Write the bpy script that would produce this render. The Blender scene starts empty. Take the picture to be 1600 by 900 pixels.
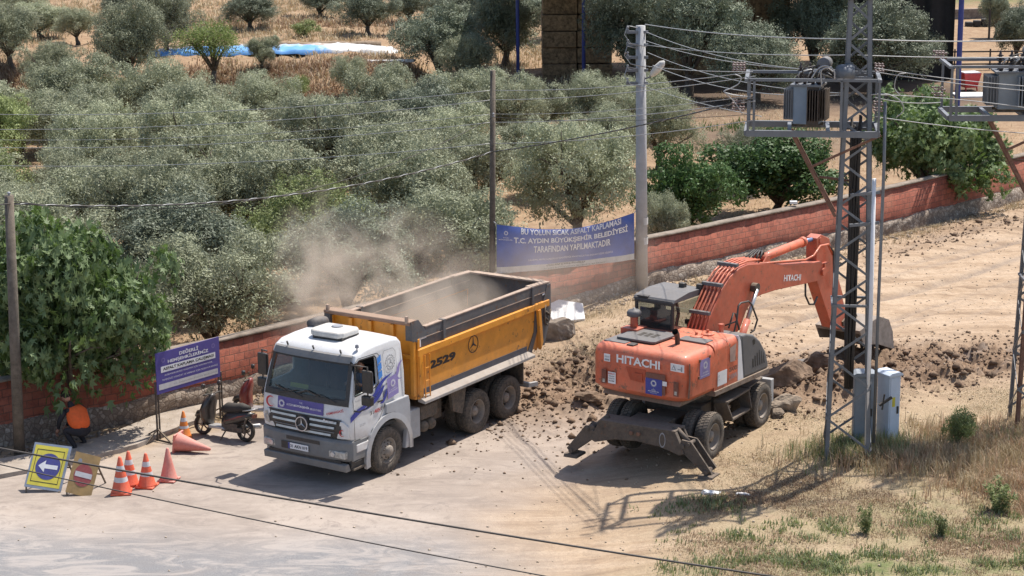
import bpy, math, random
import numpy as np
from mathutils import Vector, Matrix
random.seed(5)
SC = bpy.context.scene
COL = SC.collection
PI = math.pi
R = math.radians
# ------------------------------------------------------------------ camera
CH, CP, CF, CR = 13.9512, 0.2282, 3111.0, -0.0091
_f = np.array([0, math.cos(CP), -math.sin(CP)]); _r = np.array([1., 0, 0]); _u = np.cross(_r, _f)
_r2 = _r*math.cos(CR)+_u*math.sin(CR); _u2 = -_r*math.sin(CR)+_u*math.cos(CR)
cam_d = bpy.data.cameras.new('camera'); cam = bpy.data.objects.new('camera', cam_d); COL.objects.link(cam)
cam_d.lens = CF/1600*36; cam_d.sensor_width = 36; cam_d.clip_start = .5; cam_d.clip_end = 3000
cam.matrix_world = Matrix([[_r2[0], _u2[0], -_f[0], 0], [_r2[1], _u2[1], -_f[1], 0], [_r2[2], _u2[2], -_f[2], CH], [0, 0, 0, 1]])
SC.camera = cam
# ------------------------------------------------------------------ light
SUNV = Vector((.36, .345, 1.0)).normalized()
W = bpy.data.worlds.new('World'); SC.world = W; W.use_nodes = True
_nt = W.node_tree; _bg = _nt.nodes['Background']
_sky = _nt.nodes.new('ShaderNodeTexSky'); _sky.sky_type = 'NISHITA'; _sky.sun_disc = False
_sky.sun_elevation = math.asin(SUNV.z); _sky.sun_rotation = math.atan2(SUNV.x, SUNV.y)
_sky.dust_density = 1.5; _sky.air_density = 1.0
_nt.links.new(_sky.outputs[0], _bg.inputs[0]); _bg.inputs[1].default_value = .125
sun_d = bpy.data.lights.new('sun', 'SUN'); sun_d.energy = 4.8; sun_d.angle = R(.55); sun_d.color = (1, .955, .88)
sun = bpy.data.objects.new('sun', sun_d); COL.objects.link(sun)
sun.rotation_euler = SUNV.to_track_quat('Z', 'Y').to_euler()
SC.view_settings.view_transform = 'Standard'; SC.view_settings.look = 'None'
SC.view_settings.exposure = .44; SC.view_settings.gamma = 1
SC.cycles.max_bounces = 6; SC.cycles.diffuse_bounces = 3; SC.cycles.glossy_bounces = 3
SC.cycles.transmission_bounces = 4; SC.cycles.transparent_max_bounces = 12; SC.cycles.volume_bounces = 1
SC.cycles.caustics_reflective = False; SC.cycles.caustics_refractive = False
SC.cycles.use_denoising = True
SC.cycles.volume_step_rate = 1.0; SC.cycles.volume_max_steps = 128
# ------------------------------------------------------------------ surveying helpers
def sm(a, b, x):
    t = np.clip((x-a)/(b-a), 0, 1); return t*t*(3-2*t)
def _hash(ix, iy, s):
    h = (ix*374761393+iy*668265263+s*1442695041) & 0xffffffff
    h = ((h ^ (h >> 13))*1274126177) & 0xffffffff
    return ((h ^ (h >> 16)) & 0xffff)/65535.
def vnoise(x, y, s=0):
    x = np.asarray(x, float); y = np.asarray(y, float)
    ix = np.floor(x).astype(np.int64); iy = np.floor(y).astype(np.int64); fx = x-ix; fy = y-iy
    fx = fx*fx*(3-2*fx); fy = fy*fy*(3-2*fy)
    a = _hash(ix, iy, s); b = _hash(ix+1, iy, s); c = _hash(ix, iy+1, s); d = _hash(ix+1, iy+1, s)
    return (a*(1-fx)+b*fx)*(1-fy)+(c*(1-fx)+d*fx)*fy
def fbm(x, y, s=0, o=4):
    t = 0; a = .5
    for i in range(o): t = t+a*(vnoise(x*2**i, y*2**i, s+i)*2-1); a *= .5
    return t
def gauss(x, y, cx, cy, rx, ry=None, a=0):
    ry = ry or rx; c, s = math.cos(a), math.sin(a)
    u = ((x-cx)*c+(y-cy)*s)/rx; v = (-(x-cx)*s+(y-cy)*c)/ry
    return np.exp(-(u*u+v*v))
def G0(x, y):                                    # broad lie of the land
    x = np.asarray(x, float); y = np.asarray(y, float)
    g = .3*sm(.8, 4.2, x)
    g = g+.28*gauss(x, y, 8.2, 42.0, 2.6, 2.2)
    g = g+.25*gauss(x, y, 13, 45, 2.6, 2.2)
    g = g-.55*sm(38.5, 35.0, y)*sm(2, 5, x)*0
    g = g+1.2*sm(105.5, 109.5, y+1.2*np.sin(x*.35))*sm(-3.5, -7, x)
    g = g+1.3*sm(150, 260, y)
    return g
def ray(px, py): return _f+_r2*(px-800)/CF-_u2*(py-450)/CF
def at(px, py, Y):
    d = ray(px, py); P = np.array([0, 0, CH])+d*Y/d[1]; return Vector(P)
def on(px, py):                                  # where that line of sight meets the ground
    d = ray(px, py); z = 0.
    for _ in range(30):
        t = (z-CH)/d[2]; P = np.array([0, 0, CH])+d*t; z = .5*z+.5*float(G0(P[0], P[1]))
    return Vector((P[0], P[1], float(G0(P[0], P[1]))))
# ------------------------------------------------------------------ objects
def tag(o, label=None, cat=None, group=None, kind=None):
    if label: o['label'] = label
    if cat: o['category'] = cat
    if group: o['group'] = group
    if kind: o['kind'] = kind
    return o
def empty(name, loc=(0, 0, 0), rz=0, label=None, cat=None, group=None):
    o = bpy.data.objects.new(name, None); COL.objects.link(o); o.location = loc; o.rotation_euler = (0, 0, rz)
    o.empty_display_size = .2
    return tag(o, label, cat, group)
def copy_tree(o, parent=None):
    c = o.copy(); COL.objects.link(c)
    if parent: c.parent = parent
    for ch in list(o.children): copy_tree(ch, c)
    return c
class MB:
    def __init__(s, M=None): s.v = []; s.f = []; s.m = []; s.M = M; s.mi = 0; s.sm = []; s.smooth = False
    def add(s, vs, fs):
        n = len(s.v)
        for v in vs: s.v.append(tuple(v))
        for f in fs: s.f.append([n+i for i in f]); s.m.append(s.mi); s.sm.append(s.smooth)
        return s
    def box(s, x0, x1, y0, y1, z0, z1, M=None):
        vs = [Vector((x, y, z)) for x in (x0, x1) for y in (y0, y1) for z in (z0, z1)]
        if M: vs = [M @ v for v in vs]
        return s.add(vs, [(0, 1, 3, 2), (4, 6, 7, 5), (0, 4, 5, 1), (2, 3, 7, 6), (0, 2, 6, 4), (1, 5, 7, 3)])
    def prism(s, poly, ax, a0, a1, taper=None):
        n = len(poly); vs = []
        for k, a in enumerate((a0, a1)):
            for p in poly:
                q = p
                if ax == 'y': vs.append((q[0], a, q[1]))
                elif ax == 'x': vs.append((a, q[0], q[1]))
                else: vs.append((q[0], q[1], a))
        fs = [list(range(n))[::-1], list(range(n, 2*n))]+[(i, (i+1) % n, n+(i+1) % n, n+i) for i in range(n)]
        return s.add(vs, fs)
    def tube(s, pts, r, seg=8, caps=True):
        pts = [Vector(p) for p in pts]; n = len(pts); rs = r if hasattr(r, '__len__') else [r]*n
        vs = []; up = None
        for i, p in enumerate(pts):
            t = (pts[min(i+1, n-1)]-pts[max(i-1, 0)]).normalized()
            if up is None:
                up = Vector((0, 0, 1)) if abs(t.z) < .9 else Vector((1, 0, 0))
            a = t.cross(up).normalized(); b = a.cross(t).normalized(); up = b
            for k in range(seg):
                w = 2*PI*(k+.5)/seg; vs.append(p+(a*math.cos(w)+b*math.sin(w))*rs[i])
        fs = [(i*seg+k, i*seg+(k+1) % seg, (i+1)*seg+(k+1) % seg, (i+1)*seg+k) for i in range(n-1) for k in range(seg)]
        if caps: fs += [list(range(seg)), list(range((n-1)*seg, n*seg))[::-1]]
        return s.add(vs, fs)
    def cyl(s, p0, p1, r0, r1=None, seg=16): return s.tube([p0, p1], [r0, r0 if r1 is None else r1], seg)
    def bar(s, p0, p1, w, h=None, up=(0, 0, 1)):
        p0 = Vector(p0); p1 = Vector(p1); t = (p1-p0).normalized(); up = Vector(up)
        if abs(t.dot(up)) > .98: up = Vector((1, 0, 0))
        a = t.cross(up).normalized()*(w/2); b = a.cross(t).normalized()*((h or w)/2)
        vs = [p+x*a+y*b for p in (p0, p1) for x, y in ((-1, -1), (1, -1), (1, 1), (-1, 1))]
        return s.add(vs, [(0, 3, 2, 1), (4, 5, 6, 7)]+[(i, (i+1) % 4, 4+(i+1) % 4, 4+i) for i in range(4)])
    def lathe(s, prof, org, ax='z', seg=24, closed=False, caps=True):
        org = Vector(org); n = len(prof); vs = []
        for (a, r) in prof:
            for k in range(seg):
                w = 2*PI*k/seg; c, q = math.cos(w)*r, math.sin(w)*r
                vs.append(org+(Vector((c, q, a)) if ax == 'z' else Vector((c, a, q)) if ax == 'y' else Vector((a, c, q))))
        fs = [(i*seg+k, i*seg+(k+1) % seg, (i+1)*seg+(k+1) % seg, (i+1)*seg+k) for i in range(n-1) for k in range(seg)]
        if closed: fs += [((n-1)*seg+k, (n-1)*seg+(k+1) % seg, (k+1) % seg, k) for k in range(seg)]
        elif caps: fs += [list(range(seg))[::-1], list(range((n-1)*seg, n*seg))]
        return s.add(vs, fs)
    def quad(s, a, b, c, d): return s.add([a, b, c, d], [(0, 1, 2, 3)])
    def poly(s, ps): return s.add(ps, [list(range(len(ps)))])
    def build(s, name, mat, parent=None, smooth=None, bevel=0, seg=2, label=None, ang=40):
        me = bpy.data.meshes.new(name); vs = s.v
        if s.M: vs = [s.M @ Vector(v) for v in vs]
        me.from_pydata([tuple(v) for v in vs], [], s.f)
        mats = mat if isinstance(mat, (list, tuple)) else [mat]
        for m in mats: me.materials.append(m)
        if len(mats) > 1: me.polygons.foreach_set('material_index', s.m)
        if smooth is not None: me.polygons.foreach_set('use_smooth', [smooth]*len(s.f))
        else: me.polygons.foreach_set('use_smooth', s.sm)
        fixn(me)
        o = bpy.data.objects.new(name, me); COL.objects.link(o)
        if parent: o.parent = parent
        if bevel:
            b = o.modifiers.new('b', 'BEVEL'); b.width = bevel; b.segments = seg; b.limit_method = 'ANGLE'; b.angle_limit = R(ang); b.harden_normals = False
        if label: o['label'] = label
        return o
import bmesh
def fixn(me):
    bm = bmesh.new(); bm.from_mesh(me); bmesh.ops.recalc_face_normals(bm, faces=bm.faces); bm.to_mesh(me); bm.free()
def autosmooth(o, ang=35):
    me = o.data
    me.polygons.foreach_set('use_smooth', [True]*len(me.polygons))
    bm = bmesh.new(); bm.from_mesh(me)
    for e in bm.edges:
        if len(e.link_faces) == 2 and e.calc_face_angle(0) > R(ang): e.smooth = False
    bm.to_mesh(me); bm.free(); return o
def np_mesh(name, V, F, mat, parent=None, smooth=False, cols=None):
    V = np.asarray(V, np.float32); F = np.asarray(F, np.int32); k = F.shape[1]
    me = bpy.data.meshes.new(name); me.vertices.add(len(V)); me.vertices.foreach_set('co', V.ravel())
    me.loops.add(F.size); me.loops.foreach_set('vertex_index', F.ravel())
    me.polygons.add(len(F)); me.polygons.foreach_set('loop_start', np.arange(0, F.size, k, dtype=np.int32))
    if smooth: me.polygons.foreach_set('use_smooth', np.ones(len(F), bool))
    me.materials.append(mat); me.update(calc_edges=True)
    o = bpy.data.objects.new(name, me); COL.objects.link(o)
    if parent: o.parent = parent
    return o
def applied(o, name):                            # bake an object's modifiers into its mesh
    dg = bpy.context.evaluated_depsgraph_get(); dg.update()
    me = bpy.data.meshes.new_from_object(o.evaluated_get(dg)); me.name = name
    o.modifiers.clear(); o.data = me; return o
def boolean(o, cutters, name):
    for c in cutters: c.parent = o.parent
    bpy.context.view_layer.update()
    for c in cutters:
        m = o.modifiers.new('c', 'BOOLEAN'); m.operation = 'DIFFERENCE'; m.object = c; m.solver = 'EXACT'
    applied(o, name)
    for c in cutters: bpy.data.objects.remove(c)
    return o
# ------------------------------------------------------------------ materials
def newmat(name):
    m = bpy.data.materials.new(name); m.use_nodes = True; nt = m.node_tree
    return m, nt, nt.nodes['Principled BSDF']
def N(nt, t, **k):
    n = nt.nodes.new(t)
    for a, b in k.items(): setattr(n, a, b)
    return n
def noise(nt, scale, det=4, rough=.6, vec=None, dist=0):
    n = N(nt, 'ShaderNodeTexNoise'); n.inputs['Scale'].default_value = scale; n.inputs['Detail'].default_value = det
    n.inputs['Roughness'].default_value = rough; n.inputs['Distortion'].default_value = dist
    if vec is None:
        tc = N(nt, 'ShaderNodeTexCoord'); vec = tc.outputs['Object']
    nt.links.new(vec, n.inputs['Vector']); return n.outputs['Fac']
def ramp(nt, fac, stops):
    r = N(nt, 'ShaderNodeValToRGB'); cr = r.color_ramp
    while len(cr.elements) < len(stops): cr.elements.new(.5)
    for e, (p, c) in zip(cr.elements, stops):
        e.position = p; e.color = (*c, 1) if hasattr(c, '__len__') else (c, c, c, 1)
    nt.links.new(fac, r.inputs[0]); return r.outputs[0]
def mix(nt, fac, a, b, blend='MIX'):
    m = N(nt, 'ShaderNodeMix', data_type='RGBA', blend_type=blend)
    for s, v in ((0, fac), (6, a), (7, b)):
        if isinstance(v, (int, float)): m.inputs[s].default_value = v
        elif isinstance(v, tuple): m.inputs[s].default_value = (*v, 1)
        else: nt.links.new(v, m.inputs[s])
    return m.outputs[2]
def mth(nt, op, a, b=0, clamp=False):
    m = N(nt, 'ShaderNodeMath', operation=op, use_clamp=clamp)
    for s, v in ((0, a), (1, b)):
        if isinstance(v, (int, float)): m.inputs[s].default_value = v
        else: nt.links.new(v, m.inputs[s])
    return m.outputs[0]
DUST = (.36, .27, .19)
def pbr(name, col, rough=.5, metal=0, dust=.25, dcol=DUST, var=.12, scale=4, bump=0, bscale=40, coat=0, rust=0, mud=None):
    m, nt, b = newmat(name)
    tc = N(nt, 'ShaderNodeTexCoord'); v = tc.outputs['Object']
    n1 = noise(nt, scale, 5, .65, v); n2 = noise(nt, scale*4.3, 6, .7, v)
    dk = tuple(c*(1-var*2.2) for c in col); lt = tuple(min(1, c*(1+var)) for c in col)
    c = ramp(nt, n1, [(.3, dk), (.7, lt)])
    if rust:
        rr = ramp(nt, noise(nt, scale*2.1, 8, .75, v), [(.62-rust*.25, 0.), (.68-rust*.2, 1.)])
        c = mix(nt, rr, c, (.12, .055, .03))
    if dust:
        ge = N(nt, 'ShaderNodeNewGeometry'); sp = N(nt, 'ShaderNodeSeparateXYZ'); nt.links.new(ge.outputs['Normal'], sp.inputs[0])
        upf = mth(nt, 'MULTIPLY', mth(nt, 'MAXIMUM', sp.outputs[2], 0), .75)
        f = mth(nt, 'MULTIPLY', mth(nt, 'ADD', mth(nt, 'ADD', upf, .35), mth(nt, 'MULTIPLY', mth(nt, 'SUBTRACT', n2, .5), 2.2)), dust, True)
        if mud:        # road dirt thrown up on the lower panels
            so = N(nt, 'ShaderNodeSeparateXYZ'); nt.links.new(v, so.inputs[0])
            g = mth(nt, 'DIVIDE', mth(nt, 'SUBTRACT', mud[1], so.outputs[2]), mud[1]-mud[0], True)
            g = mth(nt, 'MULTIPLY', mth(nt, 'MULTIPLY', g, mth(nt, 'ADD', mth(nt, 'MULTIPLY', noise(nt, 3.5, 7, .75, v), 1.6), -.25, True)), mud[2], True)
            f = mth(nt, 'MAXIMUM', f, g)
        c = mix(nt, f, c, dcol)
        nt.links.new(mth(nt, 'ADD', mth(nt, 'MULTIPLY', f, .5), rough, True), b.inputs['Roughness'])
    else: b.inputs['Roughness'].default_value = rough
    nt.links.new(c, b.inputs['Base Color']); b.inputs['Metallic'].default_value = metal
    if coat: b.inputs['Coat Weight'].default_value = coat; b.inputs['Coat Roughness'].default_value = .12
    if bump:
        bp = N(nt, 'ShaderNodeBump'); bp.inputs['Strength'].default_value = bump; bp.inputs['Distance'].default_value = .02
        nt.links.new(noise(nt, bscale, 5, .6, v), bp.inputs['Height']); nt.links.new(bp.outputs[0], b.inputs['Normal'])
    return m
def glassmat(name, tint=(.52, .60, .60), refl=.25, fog=(.3, .28, .25), fogw=.12):
    m, nt, b = newmat(name); out = nt.nodes['Material Output']
    tr = N(nt, 'ShaderNodeBsdfTransparent'); tr.inputs[0].default_value = (*tint, 1)
    gl = N(nt, 'ShaderNodeBsdfGlossy'); gl.inputs['Roughness'].default_value = .05
    df = N(nt, 'ShaderNodeBsdfDiffuse'); df.inputs[0].default_value = (*fog, 1)
    m1 = N(nt, 'ShaderNodeMixShader'); lw = N(nt, 'ShaderNodeLayerWeight'); lw.inputs[0].default_value = .5
    nt.links.new(mth(nt, 'ADD', mth(nt, 'MULTIPLY', mth(nt, 'POWER', lw.outputs['Facing'], 3.0), .7), refl*.3, True), m1.inputs[0]); nt.links.new(tr.outputs[0], m1.inputs[1]); nt.links.new(gl.outputs[0], m1.inputs[2])
    m2 = N(nt, 'ShaderNodeMixShader'); nt.links.new(mth(nt, 'MULTIPLY', ramp(nt, noise(nt, 5, 6, .7), [(.35, .2), (.75, 1.)]), fogw), m2.inputs[0])
    nt.links.new(m1.outputs[0], m2.inputs[1]); nt.links.new(df.outputs[0], m2.inputs[2]); nt.links.new(m2.outputs[0], out.inputs[0])
    return m
M = {}
M['white'] = pbr('white_paint', (.72, .74, .76), .4, dust=.30, var=.04, coat=.3, mud=(.3, 2.0, .95))
M['whitew'] = pbr('worn_white', (.62, .62, .6), .6, dust=.3)
M['grey'] = pbr('grey_plastic', (.14, .16, .18), .5, dust=.28, var=.1, mud=(.2, 1.2, .7))
M['lgrey'] = pbr('light_grey', (.36, .38, .4), .5, dust=.3, var=.08)
M['fender'] = pbr('fender_grey', (.38, .41, .45), .5, dust=.3, var=.06, mud=(.2, 1.9, .9))
M['dark'] = pbr('dark_plastic', (.025, .027, .03), .5, dust=.15)
M['darkmetal'] = pbr('dark_steel', (.045, .042, .04), .7, dust=.5, var=.2, rust=.2)
M['black'] = pbr('black_rubber', (.02, .02, .02), .7, dust=.1)
M['interior'] = pbr('interior', (.07, .075, .08), .8, dust=.05)
M['tyre'] = pbr('tyre_rubber', (.035, .034, .033), .85, dust=.62, dcol=(.27, .215, .165), bump=.3)
M['rim'] = pbr('steel_rim', (.26, .24, .22), .6, dust=.4, metal=.1, var=.2, rust=.25)
M['orange'] = pbr('orange_tipper', (.80, .32, .03), .45, dust=.10, var=.10, scale=2.5, rust=.07, mud=(1.2, 2.3, .55))
M['orange_in'] = pbr('tipper_inside', (.20, .145, .115), .7, dust=.5, var=.15, scale=3)
M['bedgrey'] = pbr('tipper_grey', (.085, .095, .11), .55, dust=.3, var=.15, scale=3, rust=.22)
M['edge'] = pbr('worn_edge', (.42, .31, .25), .7, dust=.4, var=.15, rust=.15)
M['ledge'] = pbr('dusty_ledge', (.36, .35, .34), .7, dust=.45, var=.12)
M['ledged'] = pbr('blue_grey_strip', (.06, .07, .10), .5, dust=.2)
M['chrome'] = pbr('satin_chrome', (.55, .56, .58), .3, metal=.6, dust=.15)
M['glass'] = glassmat('cab_glass')
M['glassc'] = glassmat('clear_cab_glass', (.62, .68, .66), .3, fogw=.2)
M['lamp'] = pbr('lamp_glass', (.5, .48, .44), .15, dust=.2, coat=.6, var=.25, scale=14)
M['redlamp'] = pbr('red_lamp', (.16, .03, .02), .3, dust=.3, var=.2, scale=14)
M['mirror'] = pbr('mirror_back', (.02, .021, .024), .35, dust=.12)
M['banner'] = pbr('purple_vinyl', (.09, .075, .30), .45, dust=.1, var=.06)
M['bannerl'] = pbr('light_purple_vinyl', (.26, .22, .48), .5, dust=.12, var=.08)
M['blue'] = pbr('blue_vinyl', (.028, .045, .30), .45, dust=.08, var=.05)
M['sky'] = pbr('light_blue_vinyl', (.05, .22, .62), .45, dust=.05, var=.05)
M['ink'] = pbr('white_lettering', (.78, .78, .8), .5, dust=.1, var=.05)
M['inkb'] = pbr('black_lettering', (.02, .02, .025), .5, dust=.05)
M['inkr'] = pbr('red_lettering', (.5, .02, .03), .5, dust=.05)
M['inkg'] = pbr('grey_lettering', (.3, .31, .34), .5, dust=.05)
M['hred'] = pbr('excavator_orange', (.64, .115, .045), .45, dust=.28, dcol=(.52, .32, .22), var=.16, scale=2.2, coat=.1, rust=.2, mud=(1.3, 2.2, .6))
M['hredd'] = pbr('orange_red_arm', (.55, .10, .045), .5, dust=.30, dcol=(.48, .27, .2), var=.12, scale=3, coat=.2, rust=.08)
M['hgrey'] = pbr('excavator_grey', (.10, .11, .125), .5, dust=.2, var=.08)
M['hmud'] = pbr('muddy_steel', (.085, .07, .06), .75, dust=.6, dcol=(.22, .17, .13), var=.2, scale=3, bump=.3, rust=.1)
M['galv'] = pbr('galvanised_steel', (.165, .185, .215), .5, metal=.35, dust=.12, var=.12, scale=2)
M['rusty'] = pbr('rusty_steel', (.20, .10, .07), .75, dust=.15, var=.2, rust=.3)
M['trafo'] = pbr('transformer_paint', (.20, .27, .36), .4, dust=.12, var=.05)
M['trafod'] = pbr('shadowed_brown_fins', (.06, .045, .04), .5, dust=.2, var=.25)  # brown radiator fins, with their shade painted into the colour
M['porc'] = pbr('brown_porcelain', (.035, .022, .02), .25, dust=.1)
M['cable'] = pbr('black_cable', (.022, .022, .024), .55, dust=.12)
M['alu'] = pbr('aluminium_wire', (.42, .42, .42), .5, metal=.3, dust=0)
M['concrete'] = pbr('concrete', (.42, .43, .45), .85, dust=.2, var=.1, scale=2, bump=.2)
M['wood'] = pbr('weathered_wood', (.13, .11, .09), .9, dust=.2, var=.25, scale=6, bump=.4)
M['cab_box'] = pbr('cabinet_paint', (.58, .66, .76), .45, dust=.12, var=.04)
M['cab_grey'] = pbr('grey_cabinet', (.24, .28, .32), .5, dust=.15, var=.06)
M['cone'] = pbr('cone_orange', (.72, .10, .035), .5, dust=.2, dcol=(.6, .35, .28), var=.08, scale=6)
M['conef'] = pbr('faded_cone', (.62, .16, .12), .6, dust=.45, dcol=(.6, .42, .36), var=.08, scale=6)
M['coneo'] = pbr('amber_cone', (.75, .20, .02), .5, dust=.2, var=.08, scale=6)
M['band'] = pbr('reflective_band', (.62, .62, .64), .4, dust=.25, var=.08, scale=8)
M['yellow'] = pbr('yellow_sign', (.68, .58, .05), .5, dust=.15, dcol=(.55, .48, .3), var=.08, scale=5)
M['ochre'] = pbr('dirty_ochre_sign', (.36, .22, .07), .6, dust=.3, var=.15, scale=5)
M['steelblue'] = pbr('sign_edge', (.22, .28, .38), .5, dust=.2)
M['signblue'] = pbr('sign_blue', (.04, .05, .26), .5, dust=.12)
M['signred'] = pbr('sign_red', (.33, .035, .05), .5, dust=.25)
M['hiviz'] = pbr('hi_vis_orange', (.85, .13, .02), .7, dust=.03, var=.08, scale=9, bump=.3, bscale=14)
M['navy'] = pbr('dark_clothes', (.02, .02, .026), .9, dust=.05)
M['shirt'] = pbr('blue_shirt', (.10, .18, .32), .9, dust=.03)
M['skin'] = pbr('skin', (.42, .22, .15), .6, dust=0, var=.05)
M['hair'] = pbr('dark_hair', (.015, .012, .01), .8, dust=0)
M['scoot'] = pbr('scooter_black', (.018, .018, .02), .3, dust=.12, coat=.4)
M['scootr'] = pbr('scooter_red', (.22, .02, .02), .35, dust=.1, coat=.4)
M['silver'] = pbr('silver_trim', (.5, .5, .5), .35, metal=.5, dust=.15)
M['polem'] = pbr('blue_steel_post', (.025, .05, .26), .5, dust=.08)
M['stone'] = pbr('rubble_stone', (.36, .30, .25), .9, dust=.5, var=.3, scale=6, bump=.6, bscale=20)
M['rock'] = pbr('earthy_rock', (.30, .25, .20), .9, dust=.5, var=.3, scale=5, bump=.6, bscale=20)
M['whitestone'] = pbr('white_slab', (.75, .75, .74), .8, dust=.08, var=.08, bump=.4)
M['bark'] = pbr('bark', (.13, .105, .085), .95, dust=.1, var=.3, scale=9, bump=.6, bscale=25)
M['soil'] = pbr('tipped_soil', (.27, .20, .14), .95, dust=.4, var=.3, scale=5, bump=.8, bscale=12)
M['pebble'] = pbr('pale_pebbles', (.50, .40, .30), .9, dust=.2, var=.2)
M['clod'] = pbr('dug_soil', (.22, .145, .095), .95, dust=.12, dcol=(.30, .21, .14), var=.3, scale=4, bump=.8, bscale=14)
# text fitted into a box: origin = lower left, xd and up = unit directions
def text(parent, s, org, xd, up, w, h, mat, name='lettering', bold=.012, shear=0, depth=.003):
    cu = bpy.data.curves.new(name, 'FONT'); cu.body = s; cu.size = 1; cu.offset = bold; cu.extrude = 0; cu.shear = shear; cu.resolution_u = 2
    o = bpy.data.objects.new(name, cu); COL.objects.link(o)
    dg = bpy.context.evaluated_depsgraph_get(); me = bpy.data.meshes.new_from_object(o.evaluated_get(dg))
    bpy.data.objects.remove(o); bpy.data.curves.remove(cu)
    n = len(me.vertices); co = np.zeros(n*3); me.vertices.foreach_get('co', co); co = co.reshape(-1, 3)
    mn = co.min(0); mx = co.max(0); q = (co-mn)/np.maximum(mx-mn, 1e-6)
    xd = np.array(Vector(xd).normalized()); up = np.array(Vector(up).normalized()); nn = np.cross(xd, up)
    P = np.array(org)+q[:, :1]*w*xd+q[:, 1:2]*h*up+nn*depth
    me.vertices.foreach_set('co', P.ravel()); me.materials.clear(); me.materials.append(M[mat] if isinstance(mat, str) else mat)
    me.name = name; o = bpy.data.objects.new(name, me); COL.objects.link(o)
    if parent: o.parent = parent
    return o
def plate(parent, name, org, xd, up, w, h, t, mat, label=None):
    xd = Vector(xd).normalized(); up = Vector(up).normalized(); n = xd.cross(up); o = Vector(org)
    b = MB(); ps = [o, o+xd*w, o+xd*w+up*h, o+up*h]
    b.add(ps+[p+n*t for p in ps], [(3, 2, 1, 0), (4, 5, 6, 7), (0, 1, 5, 4), (1, 2, 6, 5), (2, 3, 7, 6), (3, 0, 4, 7)])
    return b.build(name, M[mat] if isinstance(mat, str) else mat, parent, label=label)
def shape2d(parent, name, pts, org, xd, up, mat, t=.003, depth=0):
    xd = Vector(xd).normalized(); up = Vector(up).normalized(); n = xd.cross(up); o = Vector(org)+n*depth
    b = MB(); k = len(pts); ps = [o+xd*x+up*y for x, y in pts]
    b.add(ps+[p+n*t for p in ps], [list(range(k))[::-1], list(range(k, 2*k))]+[(i, (i+1) % k, k+(i+1) % k, k+i) for i in range(k)])
    return b.build(name, M[mat] if isinstance(mat, str) else mat, parent)
def rosette(parent, org, xd, up, r, mat='ink', depth=.004):
    # the municipality's flower of eight pairs of petals round an open centre
    xd = Vector(xd).normalized(); up = Vector(up).normalized(); n = xd.cross(up); o = Vector(org)+n*depth
    b = MB()
    for k in range(8):
        for off in (-.2, .2):
            a = 2*PI*k/8+off; d = xd*math.cos(a)+up*math.sin(a); e = xd*-math.sin(a)+up*math.cos(a)
            b.add([o+d*r*.36-e*r*.04, o+d*r*.62-e*r*.11, o+d*r, o+d*r*.68+e*r*.1], [(0, 1, 2, 3)])
    return b.build('emblem', M[mat], parent)
def ringpts(r, n=24, a0=0, a1=2*PI): return [(r*math.cos(a0+(a1-a0)*i/n), r*math.sin(a0+(a1-a0)*i/n)) for i in range(n)]
def crescent(parent, org, xd, up, r, mat='inkr', depth=.004, flip=1):
    xd = Vector(xd).normalized(); up = Vector(up).normalized(); n = xd.cross(up); o = Vector(org)+n*depth
    A = [(-flip*r*math.cos(t), r*math.sin(t)) for t in np.linspace(-2.1, 2.1, 17)]
    B = [(flip*.22*r-flip*r*.8*math.cos(t), r*.8*math.sin(t)) for t in np.linspace(-2.35, 2.35, 17)]
    b = MB(); ps = [o+xd*x+up*y for x, y in A]+[o+xd*x+up*y for x, y in B]
    b.add(ps, [(i, i+1, 17+i+1, 17+i) for i in range(16)]); return b.build('crescent', M[mat], parent)
def star3(parent, org, xd, up, r, mat='chrome', depth=.006, ring=.09, t=.01, name='emblem'):
    xd = Vector(xd).normalized(); up = Vector(up).normalized(); n = xd.cross(up); o = Vector(org)+n*depth
    b = MB(); K = 28
    for i in range(K):
        a, c = 2*PI*i/K, 2*PI*(i+1)/K
        P = lambda w, q: o+(xd*math.cos(w)+up*math.sin(w))*q
        b.add([P(a, r), P(c, r), P(c, r*(1-ring)), P(a, r*(1-ring))]+[p+n*t for p in (P(a, r), P(c, r), P(c, r*(1-ring)), P(a, r*(1-ring)))], [(4, 5, 6, 7), (0, 1, 5, 4), (3, 7, 6, 2)])
    for k in range(3):
        a = PI/2+2*PI*k/3; d = xd*math.cos(a)+up*math.sin(a); e = xd*-math.sin(a)+up*math.cos(a)
        b.add([o+n*t*1.5, o+e*r*.13*1+d*r*.08+n*.5*t, o+d*r*(1-ring)+n*t, o-e*r*.13+d*r*.08+n*.5*t], [(0, 1, 2), (0, 2, 3)])
    return b.build(name, M[mat], parent)
# ------------------------------------------------------------------ ground
WALLP = [on(-150, 738), on(-60, 708), on(0, 690), on(110, 673), on(217, 655), on(393, 614), on(620, 552), on(800, 502), on(1010, 446), on(1150, 413), on(1300, 380), on(1430, 350), on(1560, 316), on(1640, 294)]
WX = np.array([p.x for p in WALLP]); WY = np.array([p.y for p in WALLP])
def wally(x): return np.interp(x, WX, WY)
def wd(x, y): return (y-wally(x))*.70               # signed distance to the wall line, + behind it
EXC = (3.98, 43.57)
def soilmask(x, y):                              # freshly broken soil
    m = gauss(x, y, 2.4, 49.2, 3.8, 2.2, R(50))*1.15+gauss(x, y, 8.2, 48.2, 3.6, 1.7, R(40))*1.1+gauss(x, y, 11.5, 49.2, 3.0, 1.5, R(30))*.8
    m = m+gauss(x, y, 15.5, 66.5, 6, .9, R(44))*.3
    return np.clip(m*1.5, 0, 1)*(wd(x, y) < -.3)
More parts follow.
